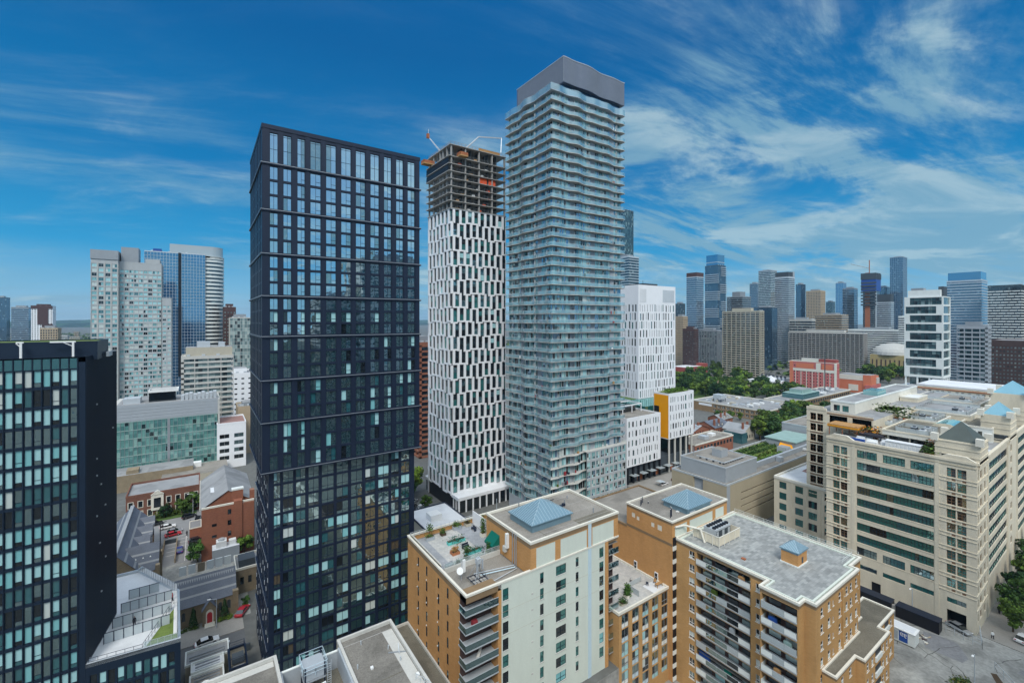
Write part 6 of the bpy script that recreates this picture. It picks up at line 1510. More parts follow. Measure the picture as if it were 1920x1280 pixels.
    fi.prism(inset(cp, -.12), 162.9, 163.1, 'light_metal', bottom=True); fi.build('crown_fin', t, kind='stuff')
    k = MB(); k.box(x0 + 6.6, y0 + 2.2, 150.2, x0 + X - 1.5, y0 + 28, 154.2, 'glass_blue'); k.build('plant_room', t)
wavy_tower()

# ------------------------------------------------------------------ black and white tower still under construction
def unfinished_tower():
    t = thing('unfinished_tower', 'white and black gridded tower under construction, bare concrete floors and cranes on top', 'tower', (77.9, 152.9, 0))
    x0, y0, X, Y = 77.9, 152.9, 25.2, 20.6; zc = 114.6; items = []
    W = MB(); W.box(x0 + .35, y0 + .35, 0, x0 + X - .35, y0 + Y - .35, zc, 'black_metal', skip='b'); W.build('core', t)
    F = faces_of(x0, y0, x0 + X, y0 + Y)
    P = MB(); lv = 5.45; nl = 20; zb = zc - nl * lv
    for key, L, n in (('S', X, 9), ('W', Y, 6)):
        f = F[key]; p = L / n
        for j in range(nl):
            z = zb + j * lv
            for i in range(n):
                sh = (.0, .30)[j % 2] * p; up = .55 if (i + j) % 4 in (1, 2) else 0.0
                a0 = i * p + sh; a1 = min(L, a0 + .36 * p)
                f.slab(P, a0, a1, z + up + .001 * i, min(zc, z + lv + up), -.12, .36, 'white_panel')        # pier
                if (i + j) % 4 != 3: f.slab(P, a0 + .003, min(L, a0 + p + (.12 if (i + j) % 4 == 0 else 0)), z + up - .32, z + up + .30, -.115, .36, 'white_panel')
                ga, gb = a1, min(L, a0 + p)
                if gb - ga > .4:
                    for q in range(2):
                        g = pick((('glass_dark', 5), ('glass_green', 2.5), ('glass_low', 2), ('glass_blind', .25)))
                        items.append((f, ga, z + up + .32 + q * (lv - .7) / 2, .30, wproto(gb - ga, (lv - .7) / 2, (), (.8,) if q else (), .05, 'mullion_dark', (g, 'glass_dark'), .04)))
        f.slab(P, 0, L, zc - .25, zc, -.14, .36, 'white_panel')
    F['N'].slab(P, 0, X, 0, zc, -.1, .3, 'white_panel'); F['E'].slab(P, 0, Y, 0, zc, -.1, .3, 'white_panel')
    P.build('facade_panel', t); place_windows(t, items)
    # podium with tall white fins
    b = MB(); px0, py0, px1, py1 = x0 + .6, y0 - 5.2, x0 + 25, y0 + Y + 4; pz = zb
    b.box(px0 + .3, py0 + .3, 0, px1, py1, pz, 'glass_dark', top='roof_white', skip='b')
    for i in range(9): b.box(px0 + i * 3.0, py0, 0, px0 + i * 3.0 + .55, py0 + .6, pz - .5, 'white_panel')
    for i in range(1, 14): b.box(px0, py0 + i * 2.1, 0, px0 + .55, py0 + i * 2.1 + .4, pz - .5, 'white_panel')
    b.box(px0 - .2, py0 - .2, pz - .9, px1, py1, pz + .25, 'white_panel'); b.build('podium', t)
    # open concrete storeys
    fh = 2.83; nf = 9; cx0, cy0, cx1, cy1 = x0 - .1, y0 - .1, x0 + X + .1, y0 + Y + .1
    for k in range(nf):
        z = zc + k * fh + (1.6 if k == nf - 1 else 0) ; s = MB(); o_ = .9 if 1 <= k <= nf - 2 else .3
        s.prism(rect(cx0 - o_, cy0 - .2, cx1, cy1), z, z + .25, 'concrete', bottom=True); s.build('floor_slab', t)
        h2 = fh - .25 + (1.6 if k == nf - 2 else 0)
        if k == nf - 1: break
        s = MB()
        for i in range(5):
            xx = cx0 + .3 + i * (cx1 - cx0 - 1.0) / 4
            for yy in (cy0 + .2, cy0 + 7, cy1 - .8): s.box(xx, yy, z + .25, xx + .45, yy + .8, z + .25 + h2, 'concrete')
        for i in range(3): s.box(cx0 + .2, cy0 + 3.5 + i * 6, z + .25, cx0 + .8, cy0 + 4.1 + i * 6, z + .25 + h2, 'concrete')
        s.split('column', t); s = MB()
        for i in range(14): xx = cx0 + 1 + i * 1.72; s.box(xx, cy0 + 2.2 + (i * 5 % 3), z + .25, xx + .09, cy0 + 2.3 + (i * 5 % 3), z + .25 + h2 * .99, 'light_metal'); s.box(cx0 + .9 + (i % 3), cy0 + 1.4 + i * 1.36, z + .25, cx0 + 1.0 + (i % 3), cy0 + 1.5 + i * 1.36, z + .25 + h2 * .99, 'rust' if i % 4 == 0 else 'light_metal')
        for i in range(3): xx = cx0 + 3 + ((k * 7 + i * 5) % 17); s.box(xx, cy0 + 1.2, z + .25, xx + 1.3, cy0 + 2.0, z + .25 + .5 + .3 * i, ('timber', 'white_paint', 'orange_tarp')[(i + k) % 3])
        s.build('prop', t, kind='stuff'); s = MB()
        if k in (5, 6): s.box(cx0 - o_ + .02, cy0 + .1, z + .25, cx0 - o_ + .06, cy1 - .5, z + .25 + h2 * .8, 'black_metal'); s.build('safety_net', t); s = MB()
        s.box(cx0 + 7, cy0 + 7, z + .26, cx1 - 6, cy1 - 5, z + .25 + h2, 'concrete')
        for i in range(6):
            xx = cx0 + 1.5 + i * 3.9; s.box(xx, cy0 + .9, z + .25, xx + .1, cy0 + 5, z + .25 + h2 * .98, 'grey_dark')
        s.split('partition', t)
        r = MB(); railing(r, [(cx0 - o_ + .1, cy1 - .2), (cx0 - o_ + .1, cy0 - .1), (cx1 - .2, cy0 - .1)], z + .25, 1.0, 'grey_metal', 2.2, r=.02); r.build('guard_rail', t)
    zt = zc + (nf - 1) * fh + 1.6
    s = MB(); railing(s, rect(cx0 + .2, cy0 + .2, cx1 - .2, cy1 - .2), zt + .25, 1.1, 'timber', 1.6, close=True)
    s.box(cx0 + 9, cy0 + 6, zt + .25, cx0 + 21, cy0 + 13, zt + 2.2, 'concrete'); s.box(cx0 + 13, cy0 + 1, zt + .25, cx0 + 23, cy0 + 1.2, zt + 1.7, 'timber'); s.build('formwork', t)
    for k, (xx, yy) in enumerate(((cx0 + 13.2, 0), (cx0 + 17.3, 0))):
        s = MB(); s.box(xx, cy0 + .6, zc + 4 * fh + .3, xx + 3.3, cy0 + .75, zc + 5 * fh - .1, 'orange_tarp'); s.build('tarpaulin', t)
    for (a, b_, z, w_) in ((cx0 - 4.2, cy0 + 15.2, zt - 3.6, 4.6), (cx0 + 3.0, cy0 - 2.2, zt - 4.2, 3.4)):
        s = MB(); s.box(a, b_, z, a + w_, b_ + 3.0, z + .5, 'timber'); s.box(a, b_, z + .5, a + .1, b_ + 3, z + 1.6, 'rust'); s.box(a, b_, z + .5, a + w_, b_ + .1, z + 1.6, 'rust'); s.build('loading_platform', t)
    c = thing('placing_boom', 'grey folded concrete placing boom on top of the unfinished tower', 'boom', (cx0 + 12, cy0 + 9, zt + 2.2))
    q = MB(); q.tube((cx0 + 12, cy0 + 9, zt + 2.2), (cx0 + 12, cy0 + 9, zt + 4.4), .35, 'light_metal', 8); q.build('mast', c)
    q = MB(); A_, B_, C_, D_ = (cx0 + 12, cy0 + 9, zt + 4.2), (cx0 + 15.5, cy0 + 5.4, zt + 8.2), (cx0 + 26.5, cy0 + 5.0, zt + 10.0), (cx0 + 24.5, cy0 + 2.5, zt + 2.6)
    q.bar((cx0 + 4, cy0 + 9, zt + 2.4), A_, .3, .35, 'light_metal')
    for p_, r_ in ((A_, B_), (B_, C_), (C_, D_)): q.bar(p_, r_, .32, .42, 'light_metal')
    q.build('arm', c)
    c = thing('mobile_crane', 'small pale lattice crane with a red tip on the unfinished tower roof', 'crane', (cx0 + 4.5, cy0 + 15, zt + .25))
    q = MB(); base = Vector((cx0 + 4.5, cy0 + 15, zt + 1)); tip = Vector((cx0 - 1.0, cy0 + 18.5, zt + 9.0))
    q.box(cx0 + 3.6, cy0 + 14, zt + .25, cx0 + 5.8, cy0 + 16, zt + 2, 'white_paint'); q.build('cab', c)
    q = MB()
    for d_ in (Vector((.35, 0, 0)), Vector((-.35, 0, 0)), Vector((0, 0, .6))): q.bar(base + d_, tip + d_ * .3, .12, .12, 'light_metal')
    for i in range(8):
        u = i / 8; p_ = base.lerp(tip, u); r_ = base.lerp(tip, u + .12); q.bar(p_ + Vector((.35, 0, 0)), r_ + Vector((-.3, 0, 0)), .08, .08, 'light_metal')
    q.build('jib', c)
    q = MB(); q.box(tip.x - .5, tip.y - .5, tip.z - .8, tip.x + .5, tip.y + .5, tip.z + 1.0, 'rust'); q.bar(tip, tip + Vector((.3, 0, 3.0)), .15, .15, 'light_metal'); q.build('tip', c)
unfinished_tower()

# ------------------------------------------------------------------ white campus building with yellow recess
def campus_building():
    t = thing('campus_building', 'white panelled campus building of stacked boxes with slit windows and a bright yellow wall', 'building', (152.1, 131.3, 0))
    items = []
    def white_box(mb, x0, y0, x1, y1, z0, z1, rows, seed, zt=None, sw=(.55, 1.15), step=1.95, west=True, hf=.64):
        r = random.Random(seed); fh = ((zt or z1) - z0) / rows
        for f, L in ((Face(x0, y0, 1, 0), x1 - x0), (Face(x0, y1, 0, -1), y1 - y0)):
            hs = []
            if west or f.u[0] == 1:
                for j in range(rows):
                    a = .8 + r.random() * .8
                    while a < L - 1.5:
                        w_ = r.choice((sw[0], sw[0], .8, sw[1])); h_ = fh * hf * r.choice((1, 1, .92)); z = z0 + j * fh + fh * .12 + r.choice((0, .15))
                        hs.append((a, a + w_, z, z + h_))
                        items.append((f, a, z, .2, wproto(w_, h_, (), (.72,) if w_ > 1 else (), .05, 'mullion_dark', (r.choice(('glass_dark', 'glass_dark', 'glass_low', 'glass_green')),) * 2, .04)))
                        a += w_ + r.choice((step * .5, step * .8, step))
            f.wall(mb, L, z0, z1, hs, 'white_panel', .25)
        mb.face([(x1, y0, z0), (x1, y1, z0), (x1, y1, z1), (x1, y0, z1)], 'white_panel'); mb.face([(x1, y1, z0), (x0, y1, z0), (x0, y1, z1), (x1, y1, z1)], 'white_panel')
        mb.face([(x0, y0, z0), (x0, y1, z0), (x1, y1, z0), (x1, y0, z0)], 'white_panel')
        mb.ring(rect(x0, y0, x1, y1), .35, z1, z1 + .7, 'white_panel'); mb.face([(x0, y0, z1 - .02), (x1, y0, z1 - .02), (x1, y1, z1 - .02), (x0, y1, z1 - .02)], 'gravel')
    b = MB(); white_box(b, 152.1, 131.3, 175.4, 150, 7.6, 28.4, 5, 3); b.build('lower_box', t)
    b = MB(); white_box(b, 188.7, 155.0, 220.4, 186, 30.5, 90.0, 11, 5, 80.5, (.38, 1.0), 1.9, hf=.84)
    fm = Face(188.7, 155, 1, 0)
    for i in range(10): fm.slab(b, 1.0 + i * .55, 1.4 + i * .55, 81.5, 88.6, -.1, 0, 'roof_white'); fm.slab(b, 20.4 + i * 1.05, 21.1 + i * 1.05, 81.8, 88.6, -.1, 0, 'light_metal')
    b.box(199, 160, 90.7, 211, 170, 92.2, 'grey_dark'); b.tube((196, 158, 90), (196, 158, 93.5), .1, 'dark_metal', 5); b.build('tower_box', t)
    b = MB(); white_box(b, 181.6, 131.3, 201.6, 139.9, 15.5, 36.4, 5, 9, west=False); b.face([(183, 132.5, 37.15), (200.5, 132.5, 37.15), (200.5, 139, 37.15), (183, 139, 37.15)], 'sedum')
    fy = Face(181.6, 139.9, 0, -1); fy.slab(b, .25, 8.35, 15.9, 36.3, -.04, 0, 'yellow_panel'); fy.slab(b, .3, 3.2, 27.2, 30.6, -.06, 0, 'black_metal')
    rr = random.Random(2)
    o = b.build('yellow_box', t)
    g = MB()
    for i in range(34): shrub(g, rr.uniform(183.5, 200), rr.uniform(133, 138.6), 37.15, 1.5, .8, ('leaf_mid', 'leaf_bright'), 26, .4, i)
    g.build('roof_grass', t, kind='stuff')
    b = MB(); b.box(175.4, 140, 8, 200, 156, 30.4, 'glass_green', skip='b'); b.box(153, 150.2, 0, 186, 175, 30.0, 'glass_low'); b.build('glass_link', t)
    b = MB()   # dark glazed ground storeys and columns
    b.box(153.6, 132.6, 0, 200, 156, 7.6, 'grey_dark'); b.box(186, 133.5, 7.6, 200.6, 145, 15.5, 'glass_dark')
    for i in range(5): b.tube((182.6 + i * 4.5, 131.9, 0), (182.6 + i * 4.5, 131.9, 15.5), .5, 'concrete_light', 10)
    for i in range(7): b.box(153.2 + i * 3.7, 131.6, 0, 153.9 + i * 3.7, 132.4, 7.6, 'black_metal')
    for i in range(6): b.box(155 + i * 6, 129.6, 3.6, 158.6 + i * 6, 132.5, 3.8, 'guard_frost'); b.box(154.6 + i * 6, 132.5, .3, 158 + i * 6, 132.6, 3.2, 'rust' if i % 2 else 'glass_dark')
    b.build('ground_storey', t)
    b = MB(); b.ring(rect(154, 141, 174, 149), .25, 31.8, 32.2, 'white_panel')
    for x in (154.2, 160.6, 167, 173.6): b.box(x, 141, 28.4, x + .3, 141.3, 31.8, 'white_panel')
    b.box(160, 143, 28.4, 172, 148, 30.8, 'glass_dark'); b.build('roof_pergola', t)
    place_windows(t, items)
campus_building()
# ------------------------------------------------------------------ far towers
K = lambda *c: tuple(c)
glazing('gz_dark', 1.6, 3.0, ((0, (.012, .02, .028)), (.55, (.03, .05, .065)), (.80, (.006, .01, .014)), (.92, (.14, .19, .2))), .10)
glazing('gz_blue', 1.8, 3.2, ((0, (.015, .05, .10)), (.5, (.03, .075, .13)), (.82, (.01, .03, .06)), (.94, (.14, .22, .28))), .20, (.62, .85, 1.0))
glazing('gz_teal', 1.7, 3.0, ((0, (.03, .075, .085)), (.45, (.07, .14, .15)), (.75, (.015, .03, .035)), (.88, (.24, .34, .34))), .12)
glazing('gz_pale', 1.9, 3.1, ((0, (.16, .24, .25)), (.4, (.30, .40, .40)), (.70, (.04, .06, .07)), (.86, (.42, .52, .50))), .08)
glazing('gz_mirror', 2.2, 3.4, ((0, (.008, .05, .13)), (.6, (.012, .06, .15)), (.93, (.006, .03, .08))), .42, (.45, .78, 1.0))
glazing('gz_hosp', 1.45, 1.9, ((0, (.10, .26, .25)), (.35, (.15, .34, .32)), (.62, (.07, .19, .19)), (.85, (.24, .42, .39)), (.955, (.012, .03, .035))), .14, (.75, 1, .97))
def far(name, label, x, y, X, Y, h_, style, wall='concrete', gz='gz_dark', fl=3.1, z0=0, cat='tower', bay=3.2, pent=None, e_face=False, cap=None, sill=None, frac=.5, group=None, wframe=.8, n_face=False):
    t = thing(name, label, cat, (x, y, z0), group)
    x1, y1 = x + X, y + Y; n = max(1, int((h_ - z0 - 1.2) / fl))
    core = MB(); F = faces_of(x, y, x1, y1); W = MB()
    if style in ('bands', 'balconies'):
        i_ = .25 if style == 'bands' else 1.2
        core.box(x + i_, y + i_, z0, x1 - i_, y1 - i_, h_ - .3, gz, skip='b')
        for j in range(n + 1):
            z = z0 + j * fl; th = fl * frac if style == 'bands' else .95
            W.prism(rect(x, y, x1, y1), z, min(h_, z + th), wall, bottom=True)
        if style == 'balconies':
            for f, L in ((F['S'], X), (F['W'], Y)):
                k = max(1, round(L / (bay * 2)))
                for i in range(k + 1): f.slab(W, max(0, L * i / k - .2), min(L, L * i / k + .2), z0, h_ - .3, .05, 1.25, wall)
        W.prism(rect(x - .003, y - .003, x1 + .003, y1 + .003), h_ - 1.2, h_, wall)
    elif style == 'grid':
        core.box(x + .35, y + .35, z0, x1 - .35, y1 - .35, h_ - .4, gz, skip='b')
        for key, L in (('S', X), ('W', Y)) + ((('E', Y),) if e_face else ()) + ((('N', X),) if n_face else ()):
            f = F[key]; nb = max(1, round(L / bay)); b = L / nb; hs = []
            for j in range(n):
                for i in range(nb): hs.append((i * b + b * (1 - wframe) / 2, (i + 1) * b - b * (1 - wframe) / 2, z0 + j * fl + fl * (1 - frac) * .6, z0 + j * fl + fl * (1 - frac) * .6 + fl * frac))
            f.wall(W, L, z0, h_, hs, wall, .3)
        for key, L in (('N', X), ('E', Y)):
            if (key == 'E' and e_face) or (key == 'N' and n_face): continue
            F[key].quad(W, 0, L, z0, h_, wall)
    elif style == 'curtain':
        core.box(x + .1, y + .1, z0, x1 - .1, y1 - .1, h_ - .3, gz, skip='b')
        for f, L in ((F['S'], X), (F['W'], Y), (F['E'], Y)):
            nb = max(1, round(L / bay))
            for i in range(nb + 1): f.slab(W, max(0, L * i / nb - .09), min(L, L * i / nb + .09), z0, h_, -.05, .12, wall)
            for j in range(n + 1): f.slab(W, 0, L, z0 + j * fl - .08, z0 + j * fl + .12, -.03, .12, wall)
    elif style == 'piers':
        core.box(x + .4, y + .4, z0, x1 - .4, y1 - .4, h_ - .3, gz, skip='b')
        for f, L in ((F['S'], X), (F['W'], Y), (F['E'], Y)):
            nb = max(1, round(L / bay))
            for i in range(nb + 1): f.slab(W, max(0, L * i / nb - .5), min(L, L * i / nb + .5), z0, h_, -.1, .42, wall)
            for j in range(n + 1): f.slab(W, 0, L, z0 + j * fl - .5, z0 + j * fl + fl * (1 - frac) * .5, 0, .42, wall)
        W.prism(rect(x - .003, y - .003, x1 + .003, y1 + .003), h_ - 1.4, h_, wall)
    core.build('glazing', t); W.build('wall', t)
    r = MB(); r.face([(x + .3, y + .3, h_ - .25), (x1 - .3, y + .3, h_ - .25), (x1 - .3, y1 - .3, h_ - .25), (x + .3, y1 - .3, h_ - .25)], 'roof_grey'); r.ring(rect(x + .02, y + .02, x1 - .02, y1 - .02), .35, h_ - .4, h_ + .5, cap or wall)
    ax, ay = max(1.5, X * .2), max(1.5, Y * .25)
    if pent != 0: r.box(x + ax, y + ay, h_ - .2, x1 - ax, y1 - ay, h_ + (pent or 3.5), cap or 'grey_metal', top='roof_grey')
    for i in range(3): r.box(x + X * (.1 + .28 * i), y + .8, h_ - .2, x + X * (.1 + .28 * i) + 1.6, y + 2.2, h_ + 1.3, 'light_metal')
    r.build('roof', t)
    return t
T = 'tower'
far(T, 'dark slab sided tower peeking out behind the right edge of the wavy aqua tower', 467, 406, 17, 21, 220, 'curtain', 'grey_dark', 'gz_teal', 3.4, bay=2.0, pent=0)
far(T, 'lower banded dark tower tucked between the wavy tower and the white campus tower', 424, 363, 19, 24, 149, 'bands', 'light_metal', 'gz_dark', 3.3, frac=.28)
t = far(T, 'dark blue glass tower with pale floor bands and a maroon screen on its roof', 637, 410, 20, 18, 140, 'bands', 'light_metal', 'gz_blue', 3.4, frac=.22, pent=0)
s = MB(); s.ring(rect(637.2, 410.2, 656.8, 427.8), .5, 140.2, 147, 'brown_far'); s.build('roof_screen', t)
t = far(T, 'tall dark glass tower with stepped white balcony blocks and a light blue glazed crown', 702, 413, 24, 23, 163, 'curtain', 'grey_dark', 'gz_blue', 3.3, bay=1.9, pent=0)
s = MB()
for k in range(5):
    zb = 20 + k * 28.5
    for j in range(5): s.box(700.8, 412.4, zb + j * 3.3, 703.8 + (k % 2) * 4, 436.6, zb + j * 3.3 + 1.1, 'light_metal'); s.box(711 - (k % 2) * 3, 411.8, zb + 12 + j * 3.3, 727.2, 413.1, zb + 12.9 + j * 3.3, 'light_metal')
for j in range(42): s.box(725.5, 411.6, 24 + j * 3.3, 727.8, 436, 24.5 + j * 3.3, 'grey_metal')
s.build('balcony', t, kind='stuff'); s = MB(); s.box(703.5, 414.5, 163.2, 724.5, 434.5, 181, 'gz_mirror'); s.ring(rect(703.3, 414.3, 724.7, 434.7), .5, 168, 169, 'light_metal'); s.build('crown', t)
far(T, 'squat dark stepped office block between the two skyline clusters', 755, 400, 28, 28, 112, 'bands', 'grey_metal', 'gz_dark', 3.6, frac=.35, pent=9, cap='grey_metal')
far(T, 'slim pale blue tower at the left of the broad grey glass tower', 969, 483, 16, 15, 150, 'curtain', 'school_grey', 'gz_blue', 3.4, bay=2.2)
far(T, 'broad grey green glass tower with a flat top in the right skyline', 889, 417, 25, 23, 167, 'bands', 'school_grey', 'gz_teal', 3.2, frac=.4, pent=2)
t = far(T, 'white striped tower with a dark louvred crown in front of the grey green glass tower', 777, 337, 22, 21, 142, 'bands', 'light_metal', 'gz_dark', 3.1, frac=.42, pent=0)
s = MB(); s.box(777.5, 337.5, 142.2, 798.5, 357.5, 150, 'grey_dark', top='roof_grey'); s.box(793, 337.3, 142.2, 798.8, 358, 151, 'school_grey'); s.build('crown', t)
far(T, 'narrow dark blue tower just right of the white striped tower', 993, 406, 17, 11, 144, 'curtain', 'grey_dark', 'gz_blue', 3.3, bay=2.4)
far(T, 'plain grey beige apartment slab with a dense grid of windows in the skyline', 967, 363, 22, 25, 128, 'grid', 'tan_far', 'gz_dark', 3.0, bay=2.8, frac=.5, wframe=.6)
far(T, 'small dark tower peeking above the rooftops beside the grey beige slab', 1332, 474, 20, 14, 119, 'curtain', 'grey_dark', 'gz_teal', 3.4)
far(T, 'dark blue green office tower behind the beige concrete slab', 671, 313, 16, 26, 90, 'curtain', 'grey_dark', 'gz_blue', 3.3, bay=1.8)
far('apartment_slab', 'beige concrete apartment slab with deep ribbed balcony grid standing among trees', 554, 272, 10, 48, 83, 'balconies', 'beige_panel', 'gz_dark', 2.85, cat='apartment block', bay=2.9, cap='beige_panel', pent=4)
far(T, 'dark rooftop block above the art deco tower', 724, 496, 11, 15, 102, 'curtain', 'grey_dark', 'gz_dark', 3.4)
far('office_building', 'slim tan stone office building with tall vertical piers', 575, 392, 12, 13, 77, 'piers', 'tan_far', 'gz_dark', 3.2, bay=2.2, cat='office')
far('apartment_block', 'maroon brick apartment block beside the tan stone office', 544, 353, 9, 18, 60, 'grid', 'brown_far', 'gz_teal', 3.0, cat='apartment block', bay=2.4, frac=.4, wframe=.6, cap='brown_far')
far('apartment_block', 'mottled grey apartment block left of the beige concrete slab', 607, 358, 12, 29, 57, 'balconies', 'grey_metal', 'gz_pale', 2.9, cat='apartment block', bay=2.2)
far('apartment_slab', 'long low grey green apartment slab with continuous balcony rows', 730, 223, 14, 94, 54, 'balconies', 'concrete', 'gz_dark', 2.75, cat='apartment block', bay=2.6, cap='concrete_light', pent=4)
far('office_building', 'tan office block with vertical ribs above the long apartment slab', 823, 280, 28, 37, 80, 'bands', 'tan_far', 'gz_dark', 3.6, cat='office', frac=.45)
far('office_building', 'low grey office with dark ribbon windows behind the long apartment slab', 763, 298, 13, 32, 73, 'bands', 'concrete_light', 'gz_dark', 3.9, cat='office', frac=.3)
far(T, 'bright blue glass tower left of the tower under construction on the skyline', 1297, 438, 20, 16, 164, 'curtain', 'school_grey', 'gz_mirror', 3.6, bay=3)
far(T, 'dark blue stepped tower in front of the bright blue glass tower', 1080, 346, 20, 20, 136, 'bands', 'grey_metal', 'gz_blue', 3.4, frac=.25)
t = far(T, 'distant tower under construction with rust coloured hoist mast and dark blue wrapping', 1052, 304, 24, 19, 150, 'bands', 'grey_metal', 'gz_dark', 3.8, frac=.2, pent=0)
s = MB(); s.box(1050, 302, 128, 1077, 325, 152, 'sign_blue')
for i in range(8): s.box(1049.4 + i * 3.6, 301.2, 150, 1051.4 + i * 3.6, 325.6, 162 - (i % 3) * 2, 'grey_dark'); s.box(1048.8 + (i % 2), 301.4, 100 + i * 6, 1051, 325.4, 103 + i * 6, 'grey_dark')
s.build('wrapping', t); s = MB(); s.box(1051.4, 311.5, 20, 1052.6, 319.5, 163, 'rust'); s.box(1054.5, 302.6, 40, 1056, 304, 140, 'light_metal'); s.build('hoist', t)
s = MB(); s.bar((1060, 315, 150), (1060, 315, 188), 1.2, 1.2, 'rust'); s.bar((1060, 315, 172), (1050, 342, 182), .9, .9, 'grey_metal'); s.build('crane_mast', t)
far(T, 'tallest pale blue glass tower of the far right skyline', 1225, 306, 29, 22, 207, 'curtain', 'school_grey', 'gz_blue', 3.8, bay=3.2, pent=2)
far(T, 'blue glass block between the distant construction tower and the tallest pale blue tower', 1260, 342, 18, 17, 146, 'curtain', 'grey_metal', 'gz_blue', 3.8)
t = far(T, 'white striped slab with a dark top below the distant construction tower', 887, 236, 15, 18, 100, 'bands', 'light_metal', 'gz_dark', 3.2, frac=.42, pent=0)
s = MB(); s.box(887.4, 236.4, 100.2, 901.5, 253.5, 113, 'grey_dark'); s.build('crown', t)
# white condo of stacked frames
def frame_condo():
    t = thing('condo_tower', 'white condo of stacked offset frames with dark glazed two storey panels on stilts', 'tower', (368, 73, 27))
    x, y, X, Y, h_ = 368, 73, 17, 18.2, 86; items = []
    c = MB(); c.box(x + .5, y + .5, 36, x + X - .5, y + Y - .5, h_, 'gz_teal'); c.build('glazing', t)
    W = MB(); lv = 5.45; f, fs = Face(x, y + Y, 0, -1), Face(x, y, 1, 0); hw = []; hs = []
    for j in range(9):
        z = 37.2 + j * lv; a0, a1 = (.6, Y - 3.2) if j % 2 else (2.6, Y - .7)
        hw.append((a0, a1, z + .75, z + lv - .35)); hs.append((.9, X - 1.2, z + .75, z + lv - .35))
    f.wall(W, Y, 36.5, h_ + .2, hw, 'coping_white', .5); fs.wall(W, X, 36.5, h_ + .2, hs, 'coping_white', .5)
    for h2 in hw:
        for i in range(1, 6): f.slab(W, h2[0] + (h2[1] - h2[0]) * i / 6 - .06, h2[0] + (h2[1] - h2[0]) * i / 6 + .06, h2[2], h2[3], .2, .45, 'grey_dark')
        f.slab(W, h2[0], h2[1], (h2[2] + h2[3]) / 2 - .1, (h2[2] + h2[3]) / 2 + .1, .18, .46, 'grey_dark')
    W.face([(x + X, y, 36.5), (x + X, y + Y, 36.5), (x + X, y + Y, h_), (x + X, y, h_)], 'coping_white'); W.face([(x, y, 36.5), (x, y + Y, 36.5), (x + X, y + Y, 36.5), (x + X, y, 36.5)], 'coping_white'); W.build('wall', t)
    r = MB(); r.box(x, y, h_ + .2, x + X, y + Y, h_ + .5, 'coping_white', top='roof_white'); r.box(x + .8, y + 1.5, h_ + .5, x + X - 1, y + Y - 1.6, h_ + 4.6, 'coping_white'); r.box(x + 1, y + Y - 9, h_ + 4.6, x + 6, y + Y - 3, h_ + 6, 'grey_metal'); r.box(x + 4, y + .6, h_ + .5, x + 12, y + 3, h_ + 6.6, 'grey_dark'); r.build('roof', t)
    s = MB()
    for i in range(4): s.box(x + .4, y + .4 + i * 5.6, 30, x + 1.2, y + 1.2 + i * 5.6, 36.5, 'coping_white'); s.box(x + .4 + i * 5, y + .2, 30, x + 1.2 + i * 5, y + 1.0, 36.5, 'coping_white')
    s.box(x + 3, y + 3, 30, x + X - 2, y + Y - 2, 36.5, 'gz_teal'); s.build('pilotis', t)
    p = MB(); p.box(x - 6, y - 8, 0, x + X + 4, y + Y + 4, 30, 'coping_white', top='roof_white'); p.box(x - 6.1, y - 7, 25.4, x - 5.99, y + Y + 3, 27.8, 'glass_dark'); p.build('podium', t)
    b = MB()
    for j in range(15): b.box(x + X, y + .8, 38 + j * 3.2, x + X + 2.8, y + Y - .8, 38.9 + j * 3.2, 'guard_frost'); b.box(x + X, y + 1.2, 38.9 + j * 3.2, x + X + 1.4, y + Y - 1, 41.1 + j * 3.2, 'gz_dark')
    b.build('side_balcony', t)
frame_condo()
t = far('condo_tower', 'curved corner blue glass condo with bright white floor stripes on the right', 746, 115, 32, 30, 119, 'bands', 'light_metal', 'gz_blue', 3.3, frac=.34, pent=0)
s = MB(); s.box(747, 116, 119.2, 777, 144, 129, 'gz_mirror', top='roof_grey'); s.build('crown', t)
t = far('condo_tower', 'dark condo with a brick-like pattern of white balcony bars at the right edge', 723, 82, 24, 25, 110, 'curtain', 'grey_dark', 'gz_dark', 3.0, bay=2.2, pent=0)
s = MB(); fq = Face(723, 107, 0, -1); fr_ = Face(723, 82, 1, 0)
for j in range(34):
    z = 4 + j * 3.0
    for i in range(-1, 5):
        a = max(0, i * 6.2 + (j % 3) * 2.05); b_ = min(25, i * 6.2 + (j % 3) * 2.05 + 5.6)
        if b_ > a: fq.slab(s, a, b_, z, z + 1.0, -.9, .05, 'coping_white'); fr_.slab(s, min(a, 23), min(b_, 24), z, z + 1.0, -.9, .05, 'coping_white')
s.build('balcony', t, kind='stuff')
far('condo_tower', 'grey glass balcony block between the white frame condo and the brown brick tower', 433, 64, 12, 15, 68, 'balconies', 'school_grey', 'gz_teal', 3.0, bay=2.0, cat='apartment block', pent=3, cap='grey_metal')
far('apartment_block', 'dark brown brick apartment tower at the right edge with scattered pale windows', 508, 48, 60, 27, 56, 'grid', 'brown_mid', 'gz_pale', 2.9, cat='apartment block', bay=2.0, frac=.42, wframe=.5, cap='brown_mid', pent=0)
